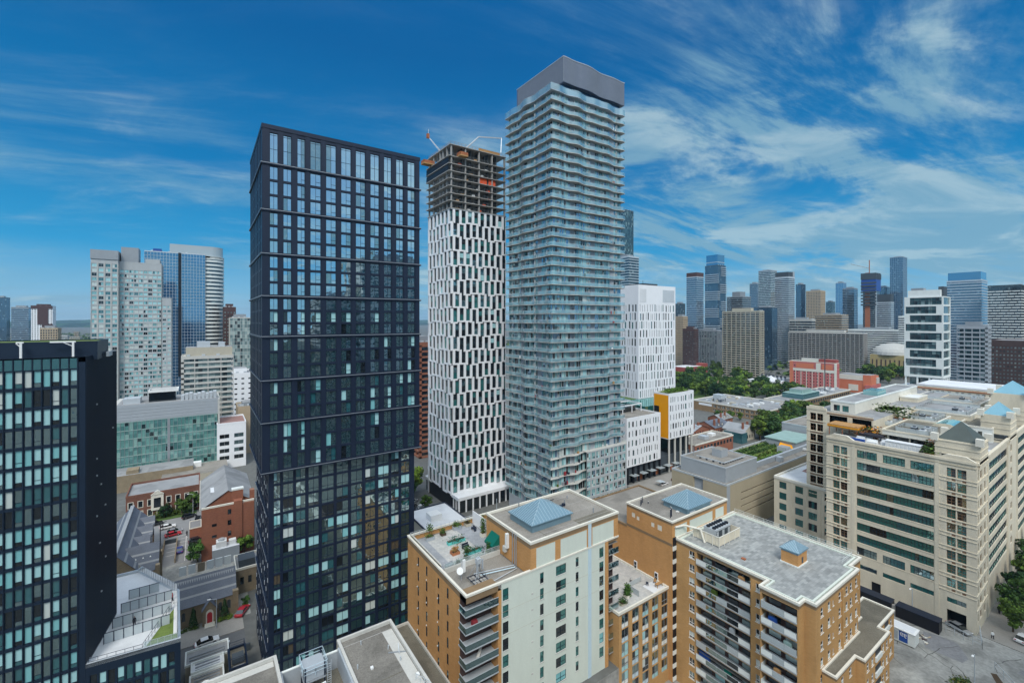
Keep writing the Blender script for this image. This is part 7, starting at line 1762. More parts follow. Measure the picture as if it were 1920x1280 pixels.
# arena with a shallow dome
t = thing('arena', 'old yellow brick arena with a pale shallow domed roof', 'arena', (726, 178, 0))
s = MB(); s.box(726, 178, 0, 770, 215, 27, 'ochre_wall')
for i in range(8): s.box(725.6, 179.5 + i * 4.6, 6, 726, 180.7 + i * 4.6, 21, 'brown_mid'); s.box(728 + i * 5, 177.6, 6, 729.4 + i * 5, 178, 21, 'brown_mid')
s.build('wall', t); s = MB(); n = 24
for i in range(n):
    for j in range(6):
        f = lambda a, b: (748 + 25 * math.cos(a) * math.cos(b), 196.5 + 23 * math.sin(a) * math.cos(b), 27 + 15 * math.sin(b))
        a0, a1, b0, b1 = 2 * math.pi * i / n, 2 * math.pi * (i + 1) / n, j * math.pi / 12, (j + 1) * math.pi / 12
        s.face([f(a0, b0), f(a1, b0), f(a1, b1), f(a0, b1)], 'dome_metal')
s.build('dome', t, smooth=True)
far('apartment_block', 'white low striped apartment block behind the domed arena', 799, 200, 19, 64, 58, 'bands', 'coping_white', 'gz_dark', 3.1, cat='apartment block', frac=.5)
far('apartment_block', 'slim white slab with dark window strips left of the white frame condo', 762, 189, 13, 6, 77, 'bands', 'coping_white', 'gz_dark', 3.0, cat='apartment block', frac=.45, pent=0)
t = far('apartment_block', 'pink and cream striped housing block with red corner turret', 501, 175, 8, 41, 30, 'grid', 'pink_wall', 'gz_dark', 3.0, cat='apartment block', bay=2.9, frac=.4, wframe=.4, cap='coping')
s = MB(); fq = Face(501, 216, 0, -1)
for i in range(9): fq.slab(s, i * 5.1, i * 5.1 + .5, 4, 22, -.25, .05, 'coping')
fq.slab(s, -.1, 41.1, 20.6, 23.2, -.2, .05, 'coping'); fq.slab(s, 24, 28, 23.2, 29.5, -.2, .05, 'coping'); fq.slab(s, -.1, 3, 0, 30, -.3, .05, 'coral_wall'); fq.slab(s, 6, 22, 23.4, 28.5, -.12, .05, 'coral_wall'); fq.slab(s, 29, 38, 23.4, 28.5, -.12, .05, 'coral_wall')
s.box(501.5, 175.3, 30, 508, 190, 33.5, 'red_brick_far'); s.box(500.7, 174.7, 0, 502, 176.4, 30, 'coping'); s.build('trim', t)
t = thing('school_hall', 'bright orange low hall with curved red front beside the pink block', 'hall', (535, 158, 0))
s = MB(); s.box(535, 158, 0, 557, 185, 17, 'coral_wall', top='roof_grey'); s.box(534.8, 162, 12.5, 535, 185, 17.2, 'coping'); s.box(534.7, 168, 2, 535, 176, 8, 'coping'); s.box(534.5, 157.4, 0, 549, 164, 18.2, 'coral_wall', top='roof_grey'); s.box(548, 157, 9, 556, 160, 15, 'concrete_light'); s.box(533, 156.9, 0, 560, 162, 8.5, 'pink_wall'); s.build('wall', t)

# ------------------------------------------------------------------ towers of the left skyline
t = far(T, 'dark blue glass slab farthest out beyond the navy panel tower', -351, 1340, 24, 20, 118, 'curtain', 'grey_dark', 'gz_blue', 3.6, e_face=True)
far(T, 'dark banded tower between the far blue slab and the checkered tower', -280, 1169, 22, 24, 95, 'bands', 'grey_metal', 'gz_blue', 3.4, frac=.3)
t = far(T, 'white and brown checkered tower beyond the navy panel tower', -219, 1004, 24, 20, 94, 'grid', 'white_panel', 'gz_dark', 3.1, e_face=True, bay=3, frac=.5, wframe=.5, cap='brown_far')
s = MB(); s.box(-212, 1003.5, 65, -200, 1004, 95, 'brown_far'); s.box(-219.3, 1003.4, 90, -195, 1004, 95, 'brown_far'); s.box(-207, 1003.3, 50, -194.8, 1003.6, 66, 'brown_far'); s.build('panel', t)
far('office_building', 'tan low block with brown window bays before the white and brown tower', -178, 854, 17, 20, 61, 'piers', 'tan_far', 'gz_dark', 3.3, cat='office', bay=2.6, e_face=True)
def mid_tower(name, label, x, y, X, Y, h_, cols, fl, ww, wh, wallm, gl, limit=96, pent=None, rib=None, e=True, frame='mullion_light', cat='tower'):
    """nearer tower: real recessed windows"""
    t = thing(name, label, cat, (x, y, 0)); items = []; W = MB(); n = int((h_ - 6) / fl)
    fs = [(Face(x, y, 1, 0), X, cols)] + ([(Face(x + X, y, 0, 1), Y, max(2, round(Y / (X / cols))))] if e else [])
    for f, L, c in fs:
        hs = []; b = L / c
        for j in range(n):
            z = h_ - 5 - wh - j * fl
            if z < 1: break
            for i in range(c):
                a = i * b + (b - ww) / 2; hs.append((a, a + ww, z, z + wh)); g = pick(gl); g2 = pick(gl) if rnd.random() < .5 else g
                items.append((f, a, z, .22, wproto(ww, wh, (.5,) if ww > 1.6 else (), (), .06, frame, (g, g2), .05)))
        f.wall(W, L, 0, h_, hs, wallm, .25)
        if rib:
            for i in range(c + 1): f.slab(W, max(0, i * b - .16), min(L, i * b + .16), 0, h_ - 4.4, -.22, 0, rib)
    W.face([(x, y + Y, 0), (x, y, 0), (x, y, h_), (x, y + Y, h_)], wallm); W.face([(x + X, y + Y, 0), (x, y + Y, 0), (x, y + Y, h_), (x + X, y + Y, h_)], wallm)
    if not e: W.face([(x + X, y, 0), (x + X, y + Y, 0), (x + X, y + Y, h_), (x + X, y, h_)], wallm)
    W.build('wall', t); r = MB(); r.face([(x, y, h_ - .2), (x + X, y, h_ - .2), (x + X, y + Y, h_ - .2), (x, y + Y, h_ - .2)], 'roof_grey'); r.ring(rect(x - .05, y - .05, x + X + .05, y + Y + .05), .35, h_ - .3, h_ + .5, wallm)
    if pent: r.box(x + pent[0], y + pent[1], h_ - .2, x + pent[2], y + pent[3], h_ + pent[4], wallm, top='roof_grey')
    r.build('roof', t); place_windows(t, items, limit=limit)
    return t
G1 = (('glass_aqua', 4), ('glass_blind', 4), ('glass_blind_white', 3), ('glass_teal', 2), ('glass_dark', 1.6), ('glass_blind_teal', 1))
t = mid_tower('condo_tower', 'pale grey condo tower with bowed ribbed front at the left of the blue office', -59, 394, 13.4, 20, 114, 4, 3.05, 2.4, 2.1, 'condo_grey', G1, rib='concrete_light')
s = MB(); s.box(-59.2, 393.5, 112, -45.4, 414, 118, 'grey_metal', top='roof_grey'); s.build('crown', t)
t = mid_tower('condo_tower', 'broad pale grey condo tower with rows of mixed blinds and stepped roof', -45.4, 398, 22.4, 20, 111, 9, 3.02, 2.1, 1.9, 'condo_grey', G1)
s = MB(); s.box(-44.6, 399, 110.9, -35.5, 412, 121.5, 'grey_metal', top='roof_grey'); s.box(-32, 400, 110.9, -24, 412, 114.5, 'condo_grey', top='roof_grey'); s.build('crown', t)
mid_tower('condo_tower', 'narrow lower grey wing against the right side of the broad grey condo', -22.6, 396, 5.2, 20, 87, 2, 3.02, 1.8, 1.5, 'condo_grey', G1, limit=60)
t = far('office_tower', 'mirror blue gridded glass office tower behind the grey condos', -42, 516, 45, 20, 134, 'curtain', 'light_metal', 'gz_mirror', 2.9, cat='office', bay=2.2, pent=0)
s = MB(); s.box(-17.6, 515.4, 20, -15.4, 515.9, 134.3, 'black_metal'); s.box(-36, 518, 134, -30, 530, 137, 'sign_blue'); s.build('dark_strip', t)
# drum-fronted banded half of the office
t = thing('office_tower', 'white banded round-cornered office tower attached to the mirror blue one', 'office', (3, 518, 0)); core = MB(); bd = MB()
def drum(r0, cx=7.0, cy=529.0):
    return [(-24, cy + 10), (-24, cy - r0)] + [(cx + r0 * math.sin(a), cy - r0 * math.cos(a)) for a in [i * math.pi / 2 / 10 for i in range(11)]] + [(cx + r0, cy + 10)]
core.prism(drum(11.1), 0, 133, 'gz_dark', bottom=True); core.build('glazing', t)
for j in range(36): bd.prism(drum(11.5), 2 + j * 3.7, 2 + j * 3.7 + 1.75, 'coping_white', bottom=True)
bd.build('wall', t); s = MB(); s.prism(drum(10.6), 133, 142.5, 'guard_frost', 'roof_grey', bottom=True); s.prism(drum(11.5), 130.5, 133.2, 'coping_white'); s.build('crown', t)
# stepped condo with long balconies
t = far('condo_tower', 'stepped beige condo with long glass balconies in front of the mirror blue office', -9, 298, 24, 18, 52, 'balconies', 'concrete_light', 'gz_pale', 2.85, cat='apartment block', bay=3, pent=0)
s = MB(); s.box(-7, 300, 52.2, 14.5, 314, 57, 'beige_panel', top='roof_grey'); s.box(-2, 303, 57, 4, 310, 60, 'light_metal'); s.box(8, 303, 57, 11, 309, 59.5, 'light_metal'); s.build('crown', t)
far(T, 'dark maroon tower sliver at the left edge of the charcoal tower', 17, 499, 10, 20, 84, 'grid', 'brown_far', 'gz_pale', 3.1, bay=2.4, frac=.4, wframe=.5, cap='brown_far')
far(T, 'pale glass tower beside the maroon sliver left of the charcoal tower', 21, 473, 16, 20, 74, 'curtain', 'concrete_light', 'gz_pale', 3.1, bay=2.6)
far('low_building', 'low white roofed building left of the charcoal tower', 13, 352, 16, 26, 36, 'grid', 'white_panel', 'gz_dark', 3.4, cat='building', bay=4, frac=.3, wframe=.4, cap='white_panel', pent=3)
t = mid_tower('low_building', 'white painted corner building with grouped dark windows and a red tar roof', 6.2, 258, 12, 20, 21.5, 2, 3.5, 4.0, 2.0, 'white_panel', (('glass_dark', 4), ('glass_low', 1)), e=False, frame='mullion_light', cat='building')
s = MB(); s.face([(6.6, 258.4, 21.4), (17.8, 258.4, 21.4), (17.8, 277, 21.4), (6.6, 277, 21.4)], 'roof_pink'); s.build('roof_patch', t)
far('low_building', 'tan box building with pale roof equipment beside the charcoal tower', 16, 281, 12, 16, 25, 'grid', 'tan_far', 'gz_dark', 5, cat='building', bay=5, frac=.1, wframe=.2, pent=2)
far('apartment_block', 'red brick balcony block glimpsed between the two central towers', 93, 218, 11, 20, 60, 'balconies', 'red_brick', 'gz_dark', 2.9, cat='apartment block', bay=2.4)
# teal glass hospital-like block
t = thing('institution_building', 'wide teal glass institution with grey louvred top and rooftop plant', 'building', (-31, 262, 0))
c = MB(); c.box(-30.8, 262.1, 0, 6.4, 285, 27, 'gz_hosp', skip='b'); c.build('glazing', t)
s = MB(); s.box(-31, 262, 26.5, 6.6, 285, 34, 'school_grey', top='roof_grey'); fq = Face(-31, 262, 1, 0)
for i in range(5): fq.slab(s, 0, 37.6, 27 + i * 1.4, 27.08 + i * 1.4, -.06, 0, 'grey_metal')
for i in range(27): fq.slab(s, i * 1.45 - .05, i * 1.45 + .05, 0, 26.5, -.06, .12, 'grey_metal')
for j in range(7): fq.slab(s, 0, 37.6, 3.4 + j * 3.8, 3.75 + j * 3.8, -.05, .12, 'copper_green')
s.box(-32.6, 261.8, 0, -31, 286, 34, 'concrete_light'); s.box(6.6, 261.8, 0, 7.4, 286, 33.5, 'concrete_light'); fq.slab(s, 18, 19, 0, 26.5, -.1, .1, 'grey_metal'); s.build('wall', t)
s = MB(); s.box(-20, 266, 34, -10, 274, 38.5, 'glass_dark'); s.ring(rect(-20.2, 265.8, -9, 274.2), .3, 38.3, 39.4, 'white_paint'); s.box(-29, 265, 34, -23, 272, 36.4, 'light_metal')
for i in range(9): s.box(-8 + i * 1.6, 264, 34, -6.7 + i * 1.6, 270, 36.2 + (i % 3) * .4, 'light_metal')
s.build('roof_plant', t)
t = thing('low_building', 'long low dark stone wing before the teal glass institution', 'building', (-31, 247, 0)); s = MB(); s.box(-31, 246, 0, -3, 259, 7.0, 'stone', top='roof_grey'); s.box(-26, 247, 7, -22, 252, 8.5, 'stone'); s.build('wall', t)
t = thing('low_building', 'flat roofed parking deck with white rooftop box in front of the teal glass', 'building', (-14, 236, 0)); s = MB(); s.box(-14, 238, 0, 10, 256, 5.0, 'beige_panel', top='gravel'); s.box(-3, 250, 5, 0, 253, 7, 'white_paint'); s.box(3.2, 255.9, 1, 6.0, 256.2, 4.2, 'black_metal'); s.build('wall', t)

# ------------------------------------------------------------------ churches, school and brick hall on the left
def slate_roof(mb, x0, y0, x1, y1, z0, z1, axis, wall='stone', bands=True):
    mb.gable(x0, y0, x1, y1, z0, z1, 'slate', wall, axis, .35)
    if bands:
        for u in (.30, .62):
            z = z0 + (z1 - z0) * u
            if axis == 'x':
                for y_, yc, s_ in ((y0 - .35, (y0 + y1) / 2, -1), (y1 + .35, (y0 + y1) / 2, 1)):
                    ya, yb = y_ + (yc - y_) * u, y_ + (yc - y_) * (u + .07); zb = z0 + (z1 - z0) * (u + .07)
                    mb.face([(x0 - .35, ya, z + .03), (x1 + .35, ya, z + .03), (x1 + .35, yb, zb + .03), (x0 - .35, yb, zb + .03)], 'slate_light')
            else:
                for x_, xc in ((x0 - .35, (x0 + x1) / 2), (x1 + .35, (x0 + x1) / 2)):
                    xa, xb = x_ + (xc - x_) * u, x_ + (xc - x_) * (u + .07); zb = z0 + (z1 - z0) * (u + .07)
                    mb.face([(xa, y0 - .35, z + .03), (xa, y1 + .35, z + .03), (xb, y1 + .35, zb + .03), (xb, y0 - .35, zb + .03)], 'slate_light')
def arch(mb, f, a, z, w_, h_, m, d=-.05, n=8):
    pts = [f.p(a, z, d), f.p(a + w_, z, d), f.p(a + w_, z + h_ - w_ / 2, d)]
    pts += [f.p(a + w_ / 2 + w_ / 2 * math.cos(q), z + h_ - w_ / 2 + w_ * .62 * math.sin(q), d) for q in [math.pi * i / n for i in range(1, n)]] + [f.p(a, z + h_ - w_ / 2, d)]
    mb.face(pts, m)
t = thing('church', 'stone chapel with banded slate roof, gabled porch and red arched door', 'church', (-4, 129.5, 0))
s = MB(); s.box(-5, 129.5, 0, 6.8, 139.4, 4.7, 'stone', skip='t'); s.box(6.3, 129, 0, 7.5, 130.2, 5.6, 'stone'); s.box(-5.4, 129, 0, -4.4, 130.2, 5.4, 'stone'); fq = Face(-5, 129.5, 1, 0)
for a in (1.2, 3.2, 8.4, 10.2): arch(s, fq, a, 1.6, .7, 2.0, 'glass_dark', -.02)
s.build('wall', t); s = MB(); slate_roof(s, -5, 129.5, 6.8, 139.4, 4.7, 9.3, 'x')
for i in range(26): s.face([(-5.2 + i * .46, 134.0, 8.95), (-4.74 + i * .46, 134.0, 8.95), (-4.97 + i * .46, 133.3, 8.3)], 'slate_light')
for k in range(5): s.face([(-3 + k * 2.3, 131.4, 6.45), (-2.75 + k * 2.3, 131.65, 6.68), (-3 + k * 2.3, 131.9, 6.92), (-3.25 + k * 2.3, 131.65, 6.68)], 'coping_white')
s.build('roof', t)
s = MB(); s.box(.2, 127.6, 0, 3.0, 129.5, 3.4, 'stone', skip='t'); s.gable(.2, 127.6, 3.0, 129.6, 3.4, 5.8, 'slate', 'stone', 'y', .2); arch(s, Face(.2, 127.6, 1, 0), .65, .5, 1.5, 3.0, 'coping', -.03); s.build('porch', t)
s = MB(); arch(s, Face(.2, 127.6, 1, 0), .88, .5, 1.04, 2.45, 'red_paint', -.06); s.build('door', t)
s = MB()
for i in range(3): s.box(.6, 126.3 + i * .4, 0.13, 2.6, 126.7 + i * .4, .3 + i * .16, 'coping')
s.build('steps', t)
s = MB()
for i in range(6): s.box(-4.6 + i * 1.9, 138.9, 8.0, -3.1 + i * 1.9, 139.2, 10.2, 'coping_white' if i != 2 else 'stone')
s.build('rear_parapet', t)
t = thing('stone_house', 'small stone house with flat roof between the chapel and the charcoal tower', 'house', (7, 135, 0)); s = MB(); s.box(7.4, 137.6, 0, 15, 146, 6.2, 'stone', top='roof_grey'); s.box(8.2, 139, 6.2, 12, 143, 8, 'grey_dark'); s.ring(rect(7.3, 137.5, 15.1, 146.1), .3, 6.1, 6.7, 'coping')
for a in (8.4, 10.2, 12): s.box(a, 137.56, 2.4, a + .8, 137.6, 4.2, 'glass_dark')
s.build('wall', t)
t = thing('church', 'big slate roofed church with several gabled aisles behind the left tower', 'church', (-20, 150, 0))
s = MB(); s.box(-23, 148, 0, -12.5, 184, 7, 'stone', skip='t'); s.box(-12.5, 149.5, 0, -9.6, 158.4, 6.5, 'stone', skip='t'); s.box(-9.9, 149, 0, -9.0, 150.2, 8.0, 'stone'); s.box(-9.9, 157.6, 0, -9.0, 158.8, 8, 'stone'); arch(s, Face(-12.5, 149.5, 1, 0), .9, 1.2, 1.0, 3.0, 'glass_dark', -.03); s.build('wall', t)
s = MB(); slate_roof(s, -23, 148, -12.5, 184, 7, 13.5, 'y')
for y_ in (150, 160, 167.5, 175): slate_roof(s, -17.5, y_, -9.6 if y_ == 150 else -12.2, y_ + 8.2 if y_ == 150 else y_ + 6.6, 6.6, 12.2 if y_ == 150 else 11.2, 'x')
for k in range(4): s.face([(-15.6 + k * 1.5, 151.5, 8.9), (-15.35 + k * 1.5, 151.8, 9.3), (-15.6 + k * 1.5, 152.1, 9.7), (-15.85 + k * 1.5, 151.8, 9.3)], 'coping_white')
s.build('roof', t); s = MB(); s.box(-18.2, 148.3, 12.6, -17.3, 183.7, 13.75, 'slate_light')
for y_ in (152, 160, 168, 176): s.box(-12.6, y_, 7, -12.1, y_ + .5, 9.4, 'slate_light')
s.build('ridge', t)
t = mid_tower('school_building', 'low dark red brick school with stone framed bay and flat grey roof', -22, 208, 21.5, 16, 9, 6, 3.4, 1.8, 1.9, 'school_brick', (('glass_dark', 3), ('glass_blind_white', 1)), e=False, frame='coping', cat='school')
s = MB(); fq = Face(-22, 208, 1, 0)
for i in range(8):
    for z_ in (1.3, 4.9): fq.slab(s, .5 + i * 2.7, 2.1 + i * 2.7, z_ - .2, z_ + 2.3, -.06, .02, 'coping'); fq.slab(s, .7 + i * 2.7, 1.9 + i * 2.7, z_, z_ + 2.1, -.08, .02, 'glass_dark')
s.build('window', t, kind='stuff')
s = MB(); s.box(-15, 207.4, 3.0, -11.4, 208, 8.6, 'coping'); s.box(-14.2, 207.3, 4, -12.2, 207.39, 7.4, 'glass_dark'); s.gable(-15, 207.2, -11.4, 208.4, 8.6, 10, 'coping', 'coping', 'y', .1); s.build('bay', t)
t = thing('brick_hall', 'tall red brick hall with grey gable roof, skylight and parapet front', 'hall', (0, 162, 0)); items = []
s = MB(); f = Face(0, 162, 1, 0); hs = []
def bw(a, z, w_, h_): hs.append((a, a + w_, z, z + h_)); items.append((f, a, z, .2, wproto(w_, h_, (), (.5,), .06, 'mullion_dark', ('glass_dark', 'glass_dark'), .05)))
for j in range(4): bw(6.6, 2.6 + j * 3.3, .95, 1.6)
for j in range(3): bw(2.6, 2.9 + j * 3.4, 1.2, .9)
f.wall(s, 13.6, 0, 15.4, hs, 'red_brick', .25); s.box(0, 162.01, 0, 13.6, 194, 14.6, 'red_brick', skip='st'); s.box(8.2, 161.3, 0, 10.4, 163.5, 16.4, 'red_brick'); s.box(10.42, 161.7, 0, 13.6, 162, 15.2, 'red_brick'); s.box(0, 162.01, 15.4, 13.6, 162.5, 15.9, 'coping'); s.build('wall', t)
s = MB(); s.gable(0, 164.6, 13.6, 194, 14.6, 19.2, 'roof_grey', 'red_brick', 'y', .4); s.box(-.45, 164.2, 14.45, -.3, 194.4, 14.9, 'coping'); s.build('roof', t)
s = MB(); s.bar((3.1, 172.0, 16.9), (3.1, 177.0, 16.9), 1.4, .2, 'roof_white'); s.build('skylight', t); s = MB(); s.box(7.8, 163.6, 14, 10.8, 165.2, 19, 'red_brick'); s.box(7.7, 163.5, 19, 10.9, 165.3, 19.5, 'coping_white'); s.box(12.6, 163, 0, 13.8, 165, 18.4, 'red_brick'); s.build('chimney', t)
place_windows(t, items)
t = thing('brick_shed', 'small red brick lean-to at the foot of the tall brick hall', 'shed', (-4, 176, 0)); s = MB(); s.box(-3.2, 180.5, 0, 0, 187, 3.6, 'red_brick', top='roof_grey'); s.ring(rect(-3.3, 180.4, 0, 187.1), .2, 3.5, 3.8, 'coping'); s.build('wall', t)
t = thing('plant_house', 'grey rooftop plant box with white cooling units at the foot of the brick hall', 'plant room', (3, 158, 0)); s = MB(); s.box(2.6, 157.2, 0, 9.4, 161.2, 4.6, 'school_grey', top='roof_white'); s.build('wall', t); s = MB(); s.box(3.6, 158, 4.6, 6.2, 160.4, 6.4, 'white_paint'); s.tube((4.9, 159.2, 6.4), (4.9, 159.2, 6.8), .9, 'light_metal', 12); s.box(6.8, 158.6, 4.6, 8.6, 160.2, 5.9, 'white_paint'); s.build('unit', t)
# low rear roofs along the street by the charcoal tower
low = [(-2.6, 108, 4.6, 112.4, 4.2, 'roof_grey', 'grey slate roofed low shop at the corner of the street below the chapel'), (-1.6, 104.6, 3.6, 107.6, 4.6, 'roof_white', 'pale narrow flat roof second from the street'), (-1.8, 101, 3.5, 104.2, 4.3, 'gravel', 'gravel topped narrow roof third from the street'), (-2.0, 96.5, 3.4, 100.6, 4.4, 'roof_grey', 'ribbed grey roof with white dish nearest the gravel roof building'), (4.4, 101, 7.4, 107.4, 4.9, 'gravel_dark', 'dark gravel roof with metal frames beside the charcoal tower')]
for k, (a, b, c, d, z, m_, lab) in enumerate(low):
    t = thing('shop_building', lab, 'building', (a, b, 0), 'low shop roofs by the charcoal tower'); s = MB(); s.box(a, b, 0, c, d, z, 'beige_panel', top=m_); s.build('wall', t); s = MB(); s.ring(rect(a - .1, b - .1, c + .1, d + .1), .25, z - .05, z + .4, 'coping_white' if k != 4 else 'dark_metal')
    for i in range(3): s.box(a + .6, b + .5 + i * .9, z, c - .6, b + .62 + i * .9, z + .25, 'grey_metal')
    s.build('parapet', t)
s = MB(); s.tube((0.6, 98.8, 4.4), (.6, 98.8, 5.2), .06, 'grey_metal', 6); s.tube((.6, 98.8, 5.2), (.55, 98.6, 5.5), .2, 'white_paint', 16, 1.0); s.build('roof_dish', base=(.6, 98.8, 4.4), label='white round dish on the ribbed grey roof', cat='dish')
s = MB()
for x_ in (4.6, 7.2):
    for y_ in (101.6, 104.2, 106.8): s.bar((x_, y_, 4.9), (x_, y_, 6.7), .12, .12, 'dark_metal')
for z_ in (5.8, 6.7): railing(s, rect(4.6, 101.6, 7.2, 106.8), z_ - 1.05, 1.05, 'dark_metal', 2.6, close=True)
s.box(4.9, 102, 5.2, 6.9, 104, 6.2, 'grey_dark'); s.build('steel_frame', base=(4.6, 101.6, 4.9), label='dark steel frame standing on the dark gravel roof', cat='frame')
# podium roofs between the charcoal tower and the unfinished tower
t = thing('low_building', 'white flat roofed sheds at the foot of the black and white tower', 'building', (60, 128, 0)); s = MB(); s.box(59, 132, 0, 74, 150, 4.5, 'beige_panel', top='roof_white'); s.box(62, 118, 0, 77, 130, 4.0, 'beige_panel', top='roof_white'); s.box(63, 138, 4.5, 67, 142, 6.5, 'white_paint'); s.ring(rect(58.9, 131.9, 74.1, 150.1), .3, 4.4, 4.9, 'dark_metal')
for i in range(5): s.box(64 + i * 2, 120, 4, 65 + i * 2, 123, 5.2, ('grey_dark', 'light_metal')[i % 2])
s.build('wall', t)
t = thing('low_building', 'pale low roof between the two brick blocks with grey equipment', 'building', (98, 96, 0)); s = MB(); s.box(92, 95, 0, 116, 106, 6.5, 'beige_panel', top='roof_grey'); s.ring(rect(91.9, 94.9, 116.1, 106.1), .3, 6.4, 6.9, 'coping'); s.box(100, 98, 6.5, 112, 102, 8.4, 'school_grey')
for i in range(6): s.tube((101.5 + i * 1.7, 100, 8.4), (101.5 + i * 1.7, 100, 8.9), .6, 'dark_metal', 10)
s.build('wall', t)
# ------------------------------------------------------------------ campus behind the green roof block
t = thing('campus_block', 'long two storey brown brick campus block with regular windows and cluttered flat roof', 'school', (328, 156.6, 0)); items = []
s = MB(); f = Face(328, 215, 0, -1); hs = []
for j in range(2):
    for i in range(11): hs.append((18 + i * 3.6, 20.6 + i * 3.6, .9 + j * 3.1, 2.9 + j * 3.1)); items.append((f, 18 + i * 3.6, .9 + j * 3.1, .25, wproto(2.6, 2.0, (.5,), (.5,), .12, 'coping', ('glass_dark',) * 4, .05)))
f.wall(s, 58.4, 0, 7, hs, 'campus_brick', .3); f.slab(s, 6, 17, 4.5, 6.2, -.1, .05, 'white_panel'); s.box(328.01, 156.6, 0, 376, 215, 7, 'campus_brick', top='roof_grey', skip='w'); s.ring(rect(327.8, 156.4, 376, 215), .5, 6.9, 7.6, 'coping'); s.build('wall', t)
s = MB(); rr = random.Random(9)
for i in range(26): a, b = rr.uniform(331, 370), rr.uniform(160, 208); w_ = rr.uniform(1, 3.2); s.box(a, b, 7, a + w_, b + w_ * rr.uniform(.6, 1.6), 7 + rr.uniform(.6, 2.0), rr.choice(('white_paint', 'light_metal', 'grey_metal', 'beige_panel')))
s.box(338, 196, 9.6, 345, 203, 12.5, 'light_metal')
for q in ((338.3, 196.3), (344.4, 196.3), (338.3, 202.4), (344.4, 202.4)): s.box(q[0], q[1], 7, q[0] + .4, q[1] + .4, 9.6, 'dark_metal')
s.split('roof_plant', t); place_windows(t, items)
t = thing('campus_block', 'second brown campus wing with pale roof stretching toward the pink block', 'school', (405, 164, 0)); s = MB(); s.box(385, 163, 0, 500, 186, 6.4, 'campus_brick', top='roof_grey'); s.ring(rect(384.8, 162.8, 500.2, 186.2), .5, 6.3, 7.0, 'coping')
for i in range(24): s.box(388 + i * 4.6, 162.7, 3.2, 390.6 + i * 4.6, 162.99, 5.2, 'glass_dark'); a, b = rr.uniform(440, 495), rr.uniform(165, 182); s.box(a, b, 6.4, a + 2.6, b + 2, 7.6 + rr.random(), rr.choice(('white_paint', 'light_metal', 'grey_metal')))
s.build('wall', t); s = MB(); s.box(408, 166, 6.4, 440, 182, 10.5, 'glass_teal', top='copper_green'); s.box(414, 169, 10.5, 432, 179, 13.5, 'copper_green', top='roof_grey'); s.build('glass_storey', t)
s = MB(); s.bar((462, 170, 6), (462, 170, 44), .6, .6, 'grey_dark'); s.bar((461, 170, 20), (463, 170, 20), .3, .3, 'grey_dark')
for i in range(9): s.bar((461.2, 170, 8 + i * 4), (462.8, 170, 11 + i * 4), .2, .2, 'grey_dark')
s.build('lattice_mast', base=(462, 170, 6), label='thin dark lattice mast left of the pink housing block', cat='mast')
houses = [(246, 160, 262, 172, 7, 'school_grey', 'pale gridded solar roof shed right of the yellow wall'), (262, 156, 280, 170, 8, 'slate', 'slate roofed brick house in the campus row'), (264, 139, 277, 152, 9, 'slate_light', 'grey gabled brick mansion with dormers beside the dark trees'), (290, 168, 304, 178, 7, 'roof_grey', 'flat grey roofed house before the long campus block')]
for k, (a, b, c, d, z, m_, lab) in enumerate(houses):
    t = thing('house', lab, 'house', (a, b, 0)); s = MB(); s.box(a, b, 0, c, d, z * .62, 'red_brick' if k != 2 else 'beige_panel', skip='t'); s.gable(a, b, c, d, z * .62, z, m_, 'red_brick' if k != 2 else 'beige_panel', 'x' if k % 2 else 'y', .5)
    for i in range(4): s.box(a - .05, b + 1 + i * 2.4, 1.4, a, b + 2 + i * 2.4, 3.4, 'glass_dark'); s.box(a + 1 + i * 2.6, b - .05, 1.4, a + 2 + i * 2.6, b, 3.4, 'glass_dark')
    s.build('wall', t); s = MB()
    for i in range(2): s.box(a + 2 + i * 5, b + 1.5, z * .7, a + 3 + i * 5, b + 2.5, z + 1.6, 'red_brick'); s.gable(a + 4 + i * 4, b + .5, a + 6 + i * 4, b + 3, z * .72, z * .95, m_, 'coping', 'y', .2)
    s.build('chimney', t)
t = thing('house', 'teal glazed pavilion with white sign band in front of the gabled mansion', 'pavilion', (258, 136, 0)); s = MB(); s.box(258, 137, 0, 264, 148, 6, 'glass_teal', top='roof_grey'); s.box(257.8, 143, 3.6, 258, 149, 5, 'white_paint'); s.build('wall', t)
t = thing('low_building', 'flat roofed brown brick building with tan window strip behind the green roof block', 'building', (208, 135, 0)); s = MB(); s.box(208, 134.6, 0, 244, 147, 7.6, 'red_brick', top='gravel'); s.ring(rect(207.8, 134.4, 244.2, 147.2), .4, 7.5, 8.1, 'coping')
for i in range(11): s.box(209.5 + i * 3.1, 134.55, 4.6, 211.4 + i * 3.1, 134.6, 6.4, 'glass_dark')
s.box(222, 138, 7.6, 226, 142, 9.4, 'light_metal'); s.box(232, 140, 7.6, 236, 143, 9.0, 'white_paint'); s.build('wall', t)
t = thing('long_shelter', 'long pale flat canopy roof among the park trees', 'building', (478, 250, 0)); s = MB(); s.box(478, 246, 0, 486, 292, 6.4, 'tan_far', top='roof_grey'); s.box(480, 240, 6.4, 490, 249, 9, 'roof_white'); s.build('wall', t)
t = thing('low_building', 'dark red brick building with pale roof at the foot of the maroon block', 'building', (520, 345, 0)); s = MB(); s.box(512, 345, 0, 556, 366, 11, 'red_brick_far', top='roof_white'); s.box(548, 344, 0, 560, 362, 14, 'red_brick_far', top='red_brick_far'); s.box(500, 360, 0, 530, 380, 8, 'stone', top='roof_grey'); s.build('wall', t)
t = thing('house', 'white pavilion with pyramid roof in front of the pink housing block', 'house', (500, 226, 0)); s = MB(); s.box(490, 222, 0, 506, 246, 8, 'white_panel', top='roof_white'); s.pyramid(494, 228, 504, 240, 8.01, 13, 'roof_white', .4)
